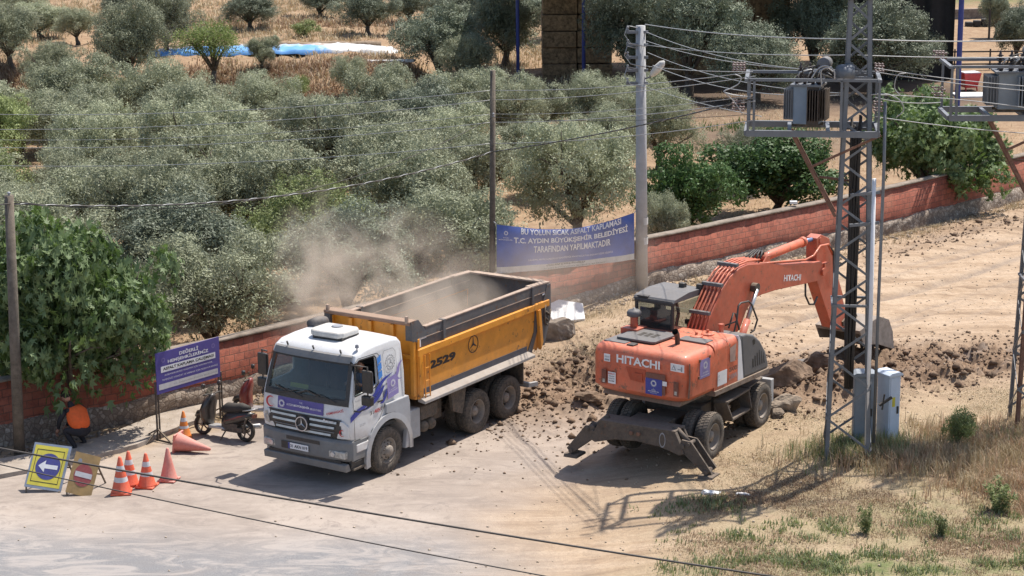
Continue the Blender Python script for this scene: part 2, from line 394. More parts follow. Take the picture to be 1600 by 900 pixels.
def strawmask(x, y):
    # dry grass by the tower, along the wall foot and beneath the excavator
    m = sm(2.0, 5.5, x+.35*(y-40)*-.5)*sm(47.0, 43.0, y-.35*(x-6))
    m = np.maximum(m, .75*sm(-2.6, -1.2, wd(x, y))*(wd(x, y) < 0)*sm(9, 3, x))
    m = np.maximum(m, gauss(x, y, 3.2, 52.5, 2.8, 1.5, R(45))*.9)
    m = np.maximum(m, gauss(x, y, -8.2, 43.2, 1.4, .7, R(40))*.9)
    m = np.maximum(m, gauss(x, y, 5.4, 41.6, 3.0, 1.5, R(30)))
    return np.clip(m, 0, 1)*(1-soilmask(x, y))
def rutmask(x, y):                               # paired wheel ruts running along the graded road
    ru = (x*.72+y*.69); rv = (-x*.69+y*.72); w = rv+.9*fbm(ru*.09, rv*.1, 101, 2)+.15*fbm(ru*.5, rv*.3, 103, 2)
    m = np.zeros_like(x)
    for per, ph, wd_ in ((3.7, 0, .16), (3.7, 1.75, .16), (5.3, 2.6, .13), (5.3, 4.1, .13)):
        m = np.maximum(m, np.exp(-((((w+ph) % per)-per/2)/wd_)**2))
    return m*np.clip(.6+fbm(ru*.12, rv*.8, 107)*1.8, 0, 1)
def detail(x, y):
    s = soilmask(x, y); ru = (x*.72+y*.69); rv = (-x*.69+y*.72)
    near = (y < 85)*(wd(x, y) < 0)
    r = s*(np.maximum(fbm(x*1.1, y*1.1, 3)*.42+.06, -.06)+np.maximum(fbm(x*3.6, y*3.6, 9)-.02, 0)*.40+fbm(x*9, y*9, 15, 2)*.09)
    road = sm(3, 7, x)*(1-s)*sm(45.5, 48.5, y-.2*(x-6))*near     # graded dirt with blade and wheel ruts
    r = r+road*(fbm(ru*.10, rv*1.1, 21, 3)*.20+fbm(ru*.16, rv*3.4, 33, 2)*.07+fbm(x*5, y*5, 41, 2)*.02)
    r = r-road*rutmask(x, y)*.10
    st = strawmask(x, y); r = r+st*(fbm(x*3, y*3, 51, 3)*.05)*near
    r = r+near*fbm(x*.9, y*.9, 71, 3)*.02
    bankm = sm(103, 108, y)*(x < -3); r = r+bankm*fbm(x*.9, y*.9, 61)*.35
    r = r+(wd(x, y) > 0)*fbm(x*.5, y*.5, 81)*.10
    r = r+gauss(x, y, 7.0, 46.6, .9, .6)*.30+gauss(x, y, 8.6, 47.2, 1.2, .8)*.35+gauss(x, y, 10.9, 47.9, 1.2, .7)*.25 # heaps by the bucket
    r = r+gauss(x, y, 1.9, 46.7, 1.3, .5, R(20))*.13
    # keep the machines' footprints flat
    fp = np.maximum(gauss(x, y, EXC[0], EXC[1], 2.2, 1.6, R(60)), gauss(x, y, -2.0, 44.5, 4, 1.7, R(57)))
    return r*(1-np.clip(fp*1.3, 0, 1))
def G(x, y): return G0(x, y)+detail(np.asarray(x, float), np.asarray(y, float))
def gz(x, y): return float(G(np.array([x]), np.array([y]))[0])
def ong(px, py):
    p = on(px, py); p.z = gz(p.x, p.y); return p
def axis_pts(segs):
    out = []
    for a, b, s in segs: out += list(np.arange(a, b, s))
    return np.array(out+[segs[-1][1]])
def ground_mat():
    m, nt, b = newmat('ground')
    ge = N(nt, 'ShaderNodeNewGeometry'); P = ge.outputs['Position']
    at_ = lambda n: N(nt, 'ShaderNodeAttribute', attribute_name=n).outputs['Fac']
    big = noise(nt, .35, 5, .6, P); med = noise(nt, 1.7, 6, .65, P); fine = noise(nt, 9, 8, .75, P); vf = noise(nt, 45, 6, .75, P)
    # rut direction: stretched noise along the road
    mp = N(nt, 'ShaderNodeMapping'); mp.inputs['Rotation'].default_value = (0, 0, R(-46)); mp.inputs['Scale'].default_value = (.18, 1.6, 1)
    nt.links.new(P, mp.inputs[0]); rut = noise(nt, 1.0, 6, .7, mp.outputs[0], .6)
    dirt = ramp(nt, med, [(.25, (.30, .205, .135)), (.5, (.40, .285, .19)), (.75, (.49, .365, .255))])
    dirt = mix(nt, ramp(nt, rut, [(.48, 0.), (.60, .85)]), dirt, (.50, .375, .265))
    dirt = mix(nt, ramp(nt, rut, [(.36, .85), (.45, 0.)]), dirt, (.24, .165, .11))
    dirt = mix(nt, ramp(nt, fine, [(.35, .5), (.6, 0.)]), dirt, (.25, .18, .125))
    # old dusty paving, greyer
    mp2 = N(nt, 'ShaderNodeMapping'); mp2.inputs['Rotation'].default_value = (0, 0, R(12)); mp2.inputs['Scale'].default_value = (.5, 1.35, 1)
    nt.links.new(P, mp2.inputs[0]); str2 = noise(nt, 1.4, 7, .72, mp2.outputs[0], 1.2)
    pav = ramp(nt, str2, [(.3, (.21, .17, .145)), (.5, (.31, .255, .215)), (.68, (.40, .33, .28))])
    pav = mix(nt, ramp(nt, vf, [(.38, .6), (.55, 0.)]), pav, (.25, .215, .19))
    pav = mix(nt, ramp(nt, big, [(.42, .0), (.60, .6)]), pav, (.44, .37, .315))
    pav = mix(nt, ramp(nt, noise(nt, .8, 7, .75, P, 2.0), [(.36, .75), (.46, 0.)]), pav, (.24, .20, .175))
    pav = mix(nt, ramp(nt, noise(nt, 3.5, 8, .8, P, 1.0), [(.36, .6), (.46, 0.)]), pav, (.27, .225, .19))
    asp = ramp(nt, vf, [(.3, (.12, .12, .128)), (.62, (.25, .245, .245))]); asp = mix(nt, ramp(nt, str2, [(.48, 0.), (.60, .75)]), asp, (.36, .325, .30))
    c = mix(nt, at_('pave'), dirt, pav)
    am = mth(nt, 'MULTIPLY', at_('asph'), ramp(nt, med, [(.3, 1.), (.7, .75)]))
    c = mix(nt, am, c, asp)
    soil = ramp(nt, fine, [(.32, (.12, .075, .05)), (.52, (.24, .16, .105)), (.72, (.35, .25, .165))])
    c = mix(nt, at_('soil'), c, soil)
    c = mix(nt, mth(nt, 'MULTIPLY', at_('track'), ramp(nt, fine, [(.35, 1.), (.65, .45)])), c, (.235, .185, .15))
    mp3 = N(nt, 'ShaderNodeMapping'); mp3.inputs['Scale'].default_value = (1, 2.2, 1); mp3.inputs['Rotation'].default_value = (0, 0, R(20)); nt.links.new(P, mp3.inputs[0])
    sf = noise(nt, 26, 6, .8, mp3.outputs[0], 1.0)
    straw = ramp(nt, sf, [(.38, (.13, .095, .06)), (.5, (.35, .26, .165)), (.66, (.56, .45, .30))])
    c = mix(nt, mth(nt, 'MULTIPLY', at_('straw'), ramp(nt, med, [(.3, .35), (.55, 1.)])), c, straw)
    fld = ramp(nt, med, [(.3, (.24, .15, .09)), (.55, (.36, .25, .155)), (.75, (.44, .33, .21))]); fld = mix(nt, ramp(nt, fine, [(.35, .7), (.6, 0.)]), fld, (.21, .13, .08))
    c = mix(nt, at_('field'), c, fld)
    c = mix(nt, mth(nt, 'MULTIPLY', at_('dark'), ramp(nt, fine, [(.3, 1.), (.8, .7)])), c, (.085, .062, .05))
    grn = ramp(nt, fine, [(.3, (.04, .07, .02)), (.7, (.12, .19, .05))])
    c = mix(nt, mth(nt, 'MULTIPLY', at_('green'), ramp(nt, med, [(.35, .2), (.55, 1.)])), c, grn)
    nt.links.new(c, b.inputs['Base Color']); b.inputs['Roughness'].default_value = .95; b.inputs['Specular IOR Level'].default_value = .15
    bp = N(nt, 'ShaderNodeBump'); bp.inputs['Strength'].default_value = .55; bp.inputs['Distance'].default_value = .05
    h = mth(nt, 'ADD', mth(nt, 'MULTIPLY', fine, .8), mth(nt, 'MULTIPLY', vf, .35)); h = mth(nt, 'MULTIPLY', h, mth(nt, 'SUBTRACT', 1.0, mth(nt, 'MULTIPLY', at_('pave'), .75)))
    nt.links.new(h, bp.inputs['Height']); nt.links.new(bp.outputs[0], b.inputs['Normal'])
    return m
def build_ground():
    xs = axis_pts([(-900, -100, 80), (-100, -40, 3), (-40, -14, .6), (-14, 21, .085), (21, 50, .6), (50, 100, 4), (100, 901, 80)])
    ys = axis_pts([(-200, 20, 20), (20, 34, 1.5), (34, 58, .085), (58, 82, .16), (82, 130, .45), (130, 260, 4), (260, 2000, 80)])
    X, Y = np.meshgrid(xs, ys); Z = G(X, Y)
    nx, ny = len(xs), len(ys); idx = np.arange(nx*ny).reshape(ny, nx)
    F = np.stack([idx[:-1, :-1], idx[:-1, 1:], idx[1:, 1:], idx[1:, :-1]], -1).reshape(-1, 4)
    o = np_mesh('ground', np.stack([X, Y, Z], -1).reshape(-1, 3), F, ground_mat(), smooth=True)
    x = X.ravel(); y = Y.ravel(); d = wd(x, y)
    nz = fbm(x*.35, y*.35, 5)*1.4
    edge = (x+.30*(y-40)*-1)                        # paving to the left and in front, dirt to the right
    pave = sm(2.4, -1.2, edge+nz*1.4)*(d < 0)*sm(52, 45, y+x*.3)
    # kerb-side strip stays dirt
    pave = pave*sm(-1.4, -2.2, d+nz*.4)
    asph = sm(39.4, 36.6, y+.10*(x+4)+nz*.5)*sm(2.5, -3, x+nz)
    soil = soilmask(x, y); straw = strawmask(x, y)*(1-pave*.7)
    field = (d > 0)*1.0
    track = np.zeros(len(x)); nm_ = (y < 60) & (y > 33) & (np.abs(x) < 25); xn, yn = x[nm_], y[nm_]; tn = np.zeros(nm_.sum())
    for line in ([(990, 705), (930, 760), (850, 830), (800, 905)], [(1080, 735), (1010, 800), (930, 860), (900, 905)], [(560, 905), (640, 840), (820, 760), (960, 700)], [(0, 850), (200, 800), (420, 775), (600, 745), (760, 690)], [(0, 800), (200, 775), (380, 735), (500, 700)], [(640, 905), (700, 800), (830, 690), (880, 610)], [(250, 905), (500, 850), (750, 800), (900, 740)]):
        L = [on(*q) for q in line]; L = [(q.x, q.y) for q in L]
        for (ax, ay), (bx, by) in zip(L[:-1], L[1:]):
            t = np.clip(((xn-ax)*(bx-ax)+(yn-ay)*(by-ay))/((bx-ax)**2+(by-ay)**2), 0, 1); dd = np.hypot(xn-ax-t*(bx-ax), yn-ay-t*(by-ay)); s2 = (xn*(bx-ax)+yn*(by-ay))/math.hypot(bx-ax, by-ay)
            tn = np.maximum(tn, np.exp(-(np.maximum(dd-.13, 0)/.05)**2)*(.45+.45*np.sin(s2*26)*(dd < .16))*.38)
    track = rutmask(x, y)*sm(3, 7, x)*sm(45.5, 48.5, y-.2*(x-6))*(d < -.5)*(y < 90)*1.1
    track[nm_] = track[nm_]+tn*np.clip(.45+fbm(xn*.4, yn*.4, 91)*1.6, 0, 1)
    green = np.maximum.reduce([gauss(x, y, 7.0, 35.2, 3.5, .6)*.8, gauss(x, y, -17, 100, 6, 2.2)*.8, gauss(x, y, -1, 98, 4, 2)*.9, gauss(x, y, 9.0, 38.0, 4.5, 2.0)*.3,
        (y > 150)*(x > 25)*sm(150, 160, y)*1., gauss(x, y, -11, 101, 5, 1.6)*.8, gauss(x, y, 2.5, 102, 2, 1.4)])
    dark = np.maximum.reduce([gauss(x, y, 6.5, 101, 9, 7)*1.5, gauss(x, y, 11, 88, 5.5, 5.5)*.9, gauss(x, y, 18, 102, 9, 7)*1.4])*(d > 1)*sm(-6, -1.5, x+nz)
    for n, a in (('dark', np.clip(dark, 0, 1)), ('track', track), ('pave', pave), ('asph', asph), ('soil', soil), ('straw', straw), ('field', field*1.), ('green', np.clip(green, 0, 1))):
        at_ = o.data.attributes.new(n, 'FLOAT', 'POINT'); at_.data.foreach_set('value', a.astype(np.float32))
    tag(o, kind='structure'); return o
ground = build_ground()
# pavement strip (kerb) at the wall foot, left
kp = [on(-80, 775), on(0, 748), on(110, 728), on(215, 700), on(290, 668), on(345, 650), on(400, 640)]
b = MB(); n = len(kp)
for i in range(n-1):
    p, q = kp[i], kp[i+1]; t = (q-p).normalized(); nrm = Vector((-t.y, t.x, 0))
    n0 = n1 if i else nrm; t2 = (kp[min(i+2, n-1)]-kp[i+1]).normalized() if i < n-2 else t; n1 = Vector((-t2.y, t2.x, 0)); n1 = (n1+nrm).normalized() if i < n-2 else nrm
    b.add([p+Vector((0, 0, -.1)), q+Vector((0, 0, -.1)), q+Vector((0, 0, .10)), p+Vector((0, 0, .10)),
           p+n0*1.1+Vector((0, 0, .11)), q+n1*1.1+Vector((0, 0, .11))], [(0, 1, 2, 3), (3, 2, 5, 4)])
pv = b.build('pavement', pbr('old_pavement', (.36, .33, .30), .9, dust=.4, var=.2, scale=3, bump=.4), None, smooth=False)
tag(pv, kind='structure')
# ------------------------------------------------------------------ brick wall
def wall_mats():
    m, nt, b = newmat('red_block_wall'); uv = N(nt, 'ShaderNodeUVMap').outputs[0]
    br = N(nt, 'ShaderNodeTexBrick'); br.inputs['Scale'].default_value = 1; br.inputs['Brick Width'].default_value = .30; br.inputs['Row Height'].default_value = .19
    br.inputs['Mortar Size'].default_value = .011; br.inputs['Mortar Smooth'].default_value = .3; br.inputs['Bias'].default_value = -.1
    br.inputs['Color1'].default_value = (.38, .115, .07, 1); br.inputs['Color2'].default_value = (.27, .075, .045, 1); br.inputs['Mortar'].default_value = (.15, .07, .05, 1)
    nt.links.new(uv, br.inputs['Vector'])
    ge = N(nt, 'ShaderNodeNewGeometry'); P = ge.outputs['Position']
    c = mix(nt, ramp(nt, noise(nt, 1.1, 6, .7, P), [(.5, 0.), (.8, .35)]), br.outputs['Color'], (.42, .25, .19))
    c = mix(nt, ramp(nt, noise(nt, 6, 6, .7, P), [(.38, .6), (.52, 0.)]), c, (.16, .055, .04))
    c = mix(nt, ramp(nt, noise(nt, .5, 7, .75, P), [(.52, 0.), (.62, .5)]), c, (.36, .16, .10))
    nt.links.new(c, b.inputs['Base Color']); b.inputs['Roughness'].default_value = .9
    bp = N(nt, 'ShaderNodeBump'); bp.inputs['Strength'].default_value = .6; bp.inputs['Distance'].default_value = .015
    nt.links.new(mth(nt, 'SUBTRACT', noise(nt, 30, 5, .7, P), mth(nt, 'MULTIPLY', br.outputs['Fac'], 1.5)), bp.inputs['Height']); nt.links.new(bp.outputs[0], b.inputs['Normal'])
    m2, nt, b = newmat('rubble_base'); ge = N(nt, 'ShaderNodeNewGeometry'); P = ge.outputs['Position']
    vo = N(nt, 'ShaderNodeTexVoronoi'); vo.feature = 'DISTANCE_TO_EDGE'; vo.inputs['Scale'].default_value = 7.5; nt.links.new(P, vo.inputs['Vector'])
    vc = N(nt, 'ShaderNodeTexVoronoi'); vc.inputs['Scale'].default_value = 7.5; nt.links.new(P, vc.inputs['Vector'])
    sc_ = N(nt, 'ShaderNodeSeparateColor'); nt.links.new(vc.outputs['Color'], sc_.inputs[0])
    c = ramp(nt, sc_.outputs[0], [(0., (.22, .17, .135)), (.5, (.34, .27, .21)), (1., (.48, .41, .34))])
    c = mix(nt, ramp(nt, vo.outputs['Distance'], [(.0, 1.), (.09, 0.)]), c, (.14, .10, .075))
    c = mix(nt, ramp(nt, noise(nt, 12, 7, .75, P), [(.38, .7), (.6, 0.)]), c, (.16, .12, .09))
    nt.links.new(c, b.inputs['Base Color']); b.inputs['Roughness'].default_value = .95
    bp = N(nt, 'ShaderNodeBump'); bp.inputs['Strength'].default_value = .9; bp.inputs['Distance'].default_value = .06
    nt.links.new(mth(nt, 'ADD', mth(nt, 'MINIMUM', vo.outputs['Distance'], .15), mth(nt, 'MULTIPLY', noise(nt, 14, 6, .7, P), .12)), bp.inputs['Height']); nt.links.new(bp.outputs[0], b.inputs['Normal'])
    return m, m2
M['brick'], M['rubble'] = wall_mats()
def build_wall():
    root = empty('brick_wall', tuple(WALLP[4]), 0, 'long red block wall on a rubble base edging the olive grove', 'wall')
    # resample the line
    pts = []
    for i in range(len(WALLP)-1):
        p, q = WALLP[i], WALLP[i+1]; k = max(2, int((q-p).length/.22))
        for j in range(k): pts.append(p.lerp(q, j/k))
    pts.append(WALLP[-1])
    pts = np.array([(p.x, p.y) for p in pts])
    ks = 15; pad = np.vstack([np.repeat(pts[:1], ks//2, 0), pts, np.repeat(pts[-1:], ks//2, 0)])
    pts = np.stack([np.convolve(pad[:, i], np.ones(ks)/ks, 'valid') for i in (0, 1)], -1)
    t = np.gradient(pts, axis=0); t /= np.linalg.norm(t, axis=1)[:, None]; nr = np.stack([t[:, 1], -t[:, 0]], -1)  # toward the road
    s = np.concatenate([[0], np.cumsum(np.linalg.norm(np.diff(pts, axis=0), axis=1))]); g = G0(pts[:, 0], pts[:, 1])
    # courses step with the ground: base height of stone
    n = len(pts); hb = .42+.07*fbm(s*.8, s*0+3, 2)+.12*sm(8, 0, s-8)
    top = 1.50+0*s+.05*np.sin(s*.17)
    def strip(offs, zs, mat, name, rough=0, uv=False, seed=1):
        V = []; k = len(offs)
        for j in range(k):
            rr = rough*(fbm(s*2.3+j*7, s*0+j*3.1, seed)*1.2+fbm(s*7+j*7, s*0+j*3.1, seed+4)*.6)
            off = offs[j]+rr if rough else offs[j]+0*s
            z = zs[j]+(rough*.5*fbm(s*3.1+j*5, s*0+j, seed+9) if rough and 0 < j else 0)
            V.append(np.stack([pts[:, 0]+nr[:, 0]*off, pts[:, 1]+nr[:, 1]*off, g+z], -1))
        V = np.array(V).reshape(-1, 3)-np.array(root.location)
        idx = np.arange(k*n).reshape(k, n); F = np.stack([idx[:-1, :-1], idx[:-1, 1:], idx[1:, 1:], idx[1:, :-1]], -1).reshape(-1, 4)
        o = np_mesh(name, V, F, mat, root, smooth=bool(rough))
        if uv:
            ul = o.data.uv_layers.new(name='UVMap'); U = np.stack([np.tile(s, k), V[:, 2]-np.tile(g, k)*0], -1)[F.ravel()]; ul.data.foreach_set('uv', U.ravel().astype(np.float32))
        return o
    z_ = 0*s
    strip([.30, .26, .24, .2, .1, .0], [z_-.3, hb*.25, hb*.6, hb*.9, hb, hb+.01], M['rubble'], 'stone_base', .09)
    strip([.125, .125, -.125, -.125], [hb-.12, top, top, z_-.2], M['brick'], 'brick_panel', 0, True)
    strip([.135, .17, .17, .0, -.17, -.17, -.13], [top-.01, top+.0, top+.045, top+.07, top+.045, top, top], M['concrete_old'], 'coping', .012)
M['concrete_old'] = pbr('old_coping', (.24, .205, .175), .95, dust=.3, var=.3, scale=3, bump=.6)
build_wall()
# ------------------------------------------------------------------ foliage
def leafmat(name, a, bcol, back, trans=.35, scale=2.2):
    m, nt, b = newmat(name); out = nt.nodes['Material Output']
    oi = N(nt, 'ShaderNodeObjectInfo'); n1 = noise(nt, scale, 3, .6)
    n2 = noise(nt, scale*9, 2, .6)
    c = ramp(nt, mth(nt, 'ADD', mth(nt, 'MULTIPLY', n1, .5), mth(nt, 'MULTIPLY', n2, .5)), [(.35, a), (.62, bcol)])
    ge = N(nt, 'ShaderNodeNewGeometry'); c = mix(nt, ge.outputs['Backfacing'], c, back)
    hs = N(nt, 'ShaderNodeHueSaturation'); nt.links.new(c, hs.inputs['Color'])
    nt.links.new(mth(nt, 'ADD', mth(nt, 'MULTIPLY', oi.outputs['Random'], .5), .78), hs.inputs['Value'])
    nt.links.new(hs.outputs[0], b.inputs['Base Color']); b.inputs['Roughness'].default_value = .55; b.inputs['Specular IOR Level'].default_value = .35
    tr = N(nt, 'ShaderNodeBsdfTranslucent'); nt.links.new(hs.outputs[0], tr.inputs[0])
    mx = N(nt, 'ShaderNodeMixShader'); mx.inputs[0].default_value = trans
    nt.links.new(b.outputs[0], mx.inputs[1]); nt.links.new(tr.outputs[0], mx.inputs[2]); nt.links.new(mx.outputs[0], out.inputs[0])
    return m
M['olive'] = leafmat('olive_leaves', (.165, .18, .105), (.36, .375, .235), (.38, .395, .28), .2)
M['oliveg'] = leafmat('greener_olive_leaves', (.13, .16, .05), (.27, .31, .11), (.28, .32, .15), .2)
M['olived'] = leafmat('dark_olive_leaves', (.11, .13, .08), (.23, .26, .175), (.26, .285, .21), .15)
M['fig'] = leafmat('fig_leaves', (.075, .13, .03), (.20, .30, .085), (.22, .30, .13), .3)
M['citrus'] = leafmat('citrus_leaves', (.04, .09, .025), (.10, .18, .045), (.11, .17, .07), .25)
M['lime'] = leafmat('pale_green_leaves', (.10, .14, .03), (.20, .25, .06), (.2, .24, .1))
M['grass'] = leafmat('green_weeds', (.05, .09, .02), (.13, .20, .05), (.14, .2, .07))
M['weedg'] = leafmat('verge_weeds', (.09, .115, .04), (.23, .27, .10), (.24, .27, .13))
M['straw'] = leafmat('dry_grass', (.26, .19, .10), (.55, .44, .27), (.5, .4, .25), .25, 4)
M['strawb'] = leafmat('brown_dry_grass', (.20, .12, .07), (.42, .27, .17), (.4, .27, .17), .25, 4)
rng = np.random.default_rng(11)
SPRIG = (np.array([[0, 0, 0], [-.5, .45, .04], [0, 1, 0], [.5, .5, .04]]), [[0, 3, 2, 1]])
def figleaf():
    pts = [(0, 0)]
    for a, r in ((-75, .55), (-52, .30), (-38, .85), (-18, .48), (0, 1.0), (18, .48), (38, .85), (52, .30), (75, .55)):
        pts.append((math.sin(R(a))*r*.8, math.cos(R(a))*r))
    V = np.array([(x, y, .12*abs(x)-.10*y*y) for x, y in pts]); return V, [[0, i, i+1, i+1] for i in range(1, 9)]
def leafcloud(C, D, L, Wd, tmpl=SPRIG, jit=.9, up=.25, hug=0):
    """one leaf at each point of C, pointing roughly along D"""
    n = len(C); ax = D+rng.normal(size=(n, 3))*jit*.6; ax[:, 2] += up; ax /= np.linalg.norm(ax, axis=1)[:, None]
    nm = rng.normal(size=(n, 3))*.7; nm[:, 2] += .8; nm -= ax*(nm*ax).sum(1)[:, None]; nm /= np.linalg.norm(nm, axis=1)[:, None]
    if hug:      # leaves lie roughly along the surface of their clump
        nm = D*hug+rng.normal(size=(n, 3))*.42; nm[:, 2] += .12; nm /= np.linalg.norm(nm, axis=1)[:, None]
        ax = rng.normal(size=(n, 3)); ax[:, 2] += .7; ax -= nm*(ax*nm).sum(1)[:, None]; ax /= np.linalg.norm(ax, axis=1)[:, None]
    sd = np.cross(ax, nm); T, Fq = tmpl; k = len(T)
    l = L*rng.uniform(.55, 1.25, (n, 1, 1)); w = Wd*rng.uniform(.7, 1.2, (n, 1, 1))
    V = C[:, None, :]+ax[:, None, :]*T[None, :, 1:2]*l+sd[:, None, :]*T[None, :, 0:1]*w+nm[:, None, :]*T[None, :, 2:3]*l
    F = (np.arange(n)[:, None, None]*k+np.array(Fq)[None]).reshape(-1, len(Fq[0]))
    return V.reshape(-1, 3), F
def tri_or_quad(F):
    return F
def lobes_crown(nl, rx, rz, zc, lr, seed):
    g = np.random.default_rng(seed); out = []
    for i in range(nl):
        a = 2*PI*i/nl+g.uniform(-.4, .4); q = g.uniform(.35, .85); z = zc+g.uniform(-.75, .75)*rz*.7
        out.append((math.cos(a)*rx*q, math.sin(a)*rx*q, z, lr*g.uniform(.8, 1.25)))
    out.append((0, 0, zc+rz*.35, lr*1.25)); out.append((g.uniform(-.3, .3), g.uniform(-.3, .3), zc, lr*1.3)); return out
def crown_points(lobes, n, tuft=14, tr=.2, seed=0, fill=.25, flat=.85, whip=0, thick=.10):
    """tufts of leaves on the shells of the lobes; returns points and outward directions"""
    g = np.random.default_rng(seed); w = np.array([l[3]**2 for l in lobes]); w /= w.sum(); nt_ = n//tuft
    li = g.choice(len(lobes), nt_, p=w); L = np.array(lobes)[li]
    d = g.normal(size=(nt_, 3)); d[:, 2] += .25; d /= np.linalg.norm(d, axis=1)[:, None]; rad = np.where(g.uniform(size=nt_) < fill, g.uniform(.4, .85, nt_), g.normal(1, thick, nt_))
    c = L[:, :3]+d*(L[:, 3]*rad)[:, None]*np.array([1, 1, flat])
    ell = np.where((d[:, 2] > .3) & (g.uniform(size=nt_) < whip), 2.4, 1.0)
    P = np.repeat(c, tuft, 0)+g.normal(size=(nt_*tuft, 3))*tr*np.stack([np.ones(nt_*tuft), np.ones(nt_*tuft), np.repeat(ell, tuft)], -1)
    P[:, 2] += np.repeat((ell-1)*tr, tuft); D = np.repeat(d, tuft, 0)
    keep = P[:, 2] > .15; return P[keep], D[keep]
def trunk_mb(h, r, lobes, seed, base_r=None, lean=.15):
    g = random.Random(seed); b = MB(); b.smooth = True
    fork = Vector((g.uniform(-lean, lean), g.uniform(-lean, lean), h)); br = base_r or r*1.5
    mid = fork*.5+Vector((g.uniform(-.06, .06), g.uniform(-.06, .06), 0))
    b.tube([(0, 0, -.15), (0, 0, .1), mid, fork], [br*1.15, br, r*1.05, r*.9], 9)
    for (x, y, z, lr) in lobes:
        e = Vector((x, y, z)); m1 = fork.lerp(e, .45)+Vector((g.uniform(-.15, .15), g.uniform(-.15, .15), g.uniform(-.05, .2)))
        b.tube([fork-Vector((0, 0, .1)), m1, e, e+Vector((x, y, .6)).normalized()*lr*.5], [r*.6, r*.42, r*.22, r*.07], 6)
        for _ in range(3):
            d = Vector((g.uniform(-1, 1), g.uniform(-1, 1), g.uniform(-.2, 1))).normalized()*lr*.8; b.tube([m1.lerp(e, .6), e+d*.6, e+d], [r*.2, r*.12, r*.05], 4)
    return b
def make_tree(kind, seed):
    g = random.Random(seed)
    def billow(base, k, lo, hi, up=.2):
        out = []
        for (lx, ly, lz, lr) in base:
            for _ in range(k):         # each limb carries smaller billows
                a, q = g.uniform(0, 6.28), g.uniform(-.55, 1); cr = math.sqrt(max(0, 1-q*q)); e = g.uniform(.7, 1.1)
                out.append((lx+math.cos(a)*cr*lr*e, ly+math.sin(a)*cr*lr*e, lz+q*lr*e*.9, lr*g.uniform(lo, hi)))
        return out
    if kind in ('olive', 'oliveg', 'olived'):
        lobes = lobes_crown(g.choice([7, 8, 9]), 1.75, 1.2, 2.0, .85, seed); bl = billow(lobes, 7, .30, .55)
        P, D = crown_points(bl, 38000, 12, .055, seed, .05, whip=.16, thick=.08); V, F = leafcloud(P, D, .105, .036, hug=.9)
        P2, D2 = crown_points(lobes, 5000, 10, .12, seed+1, .6); V2, F2 = leafcloud(P2*[.85, .85, .9], D2, .15, .05); F = np.vstack([F, F2+len(V)]); V = np.vstack([V, V2])
        mat = kind; th, tr_ = .7, .15
    elif kind == 'sparse':
        lobes = lobes_crown(7, 1.6, 1.0, 2.9, .62, seed); P, D = crown_points(lobes, 6500, 8, .16, seed, .2); V, F = leafcloud(P, D, .14, .05, up=.1); mat = 'lime'; th, tr_ = 1.2, .12
    elif kind == 'citrus':
        lobes = lobes_crown(8, 1.8, 1.15, 1.75, .95, seed); bl = billow(lobes, 6, .32, .55); P, D = crown_points(bl, 17000, 8, .06, seed, .05, thick=.08); V, F = leafcloud(P, D, .16, .085, hug=.7)
        P2, D2 = crown_points(lobes, 3000, 8, .12, seed+1, .6); V2, F2 = leafcloud(P2*[.85, .85, .9], D2, .18, .1); F = np.vstack([F, F2+len(V)]); V = np.vstack([V, V2]); mat = 'citrus'; th, tr_ = .5, .12
    elif kind == 'fig':
        lobes = lobes_crown(12, 2.1, 1.5, 2.0, .85, seed); bl = billow(lobes, 5, .34, .6); P, D = crown_points(bl, 17500, 7, .07, seed, .05, thick=.10); V, F = leafcloud(P, D, .185, .20, figleaf(), hug=.65)
        P2, D2 = crown_points(lobes, 2500, 8, .15, seed+1, .6); V2, F2 = leafcloud(P2*[.85, .85, .9], D2, .25, .25, figleaf()); F = np.vstack([F, F2+len(V)]); V = np.vstack([V, V2]); mat = 'fig'; th, tr_ = .5, .14
    elif kind == 'weed':
        lobes = [(0, 0, .5, .3)]; q = np.random.default_rng(seed); n = 900; z = q.uniform(0, 1, n)**.8*1.3; st = q.integers(0, 16, n); sa = st*.9; rr = (.12+.25*z)*(.4+.6*((st*7) % 5)/4)
        P = np.stack([np.cos(sa)*rr+q.normal(size=n)*.04, np.sin(sa)*rr+q.normal(size=n)*.04, z*(.6+.4*((st*3) % 7)/6)], -1); V, F = leafcloud(P, q.normal(size=(n, 3)), .16, .05, up=.6); mat = 'weedg'; th, tr_ = .1, .01
    elif kind == 'bush':
        lobes = lobes_crown(7, .9, .5, .75, .5, seed); bl = billow(lobes, 4, .35, .6); P, D = crown_points(bl, 5000, 8, .07, seed, .1, thick=.15); V, F = leafcloud(P, D, .13, .05, hug=.5); mat = 'oliveg'; th, tr_ = .2, .05
    tm = trunk_mb(th, tr_, lobes, seed).build('trunk', M['bark'])
    cm = np_mesh('crown', V, F, M[mat])
    return cm, tm
PROTO = {}; EXT = {}
def proto(kind, k):
    if (kind, k) not in PROTO:
        c, t = make_tree(kind, 100+k*7+len(kind)); n_ = len(c.data.vertices); co = np.zeros(n_*3); c.data.vertices.foreach_get('co', co); co = co.reshape(-1, 3); EXT[(kind, k)] = (2*np.percentile(np.hypot(co[:, 0], co[:, 1]), 95), np.percentile(co[:, 2], 98.5)); COL.objects.unlink(c); COL.objects.unlink(t); PROTO[(kind, k)] = (c, t)
    return PROTO[(kind, k)]
KW = {'olive': 5.0, 'oliveg': 5.0, 'olived': 5.0, 'sparse': 4.2, 'citrus': 5.0, 'fig': 5.4, 'bush': 2.7}
KH = {'olive': 4.0, 'oliveg': 4.0, 'olived': 4.0, 'sparse': 4.1, 'citrus': 3.3, 'fig': 3.8, 'bush': 1.6}
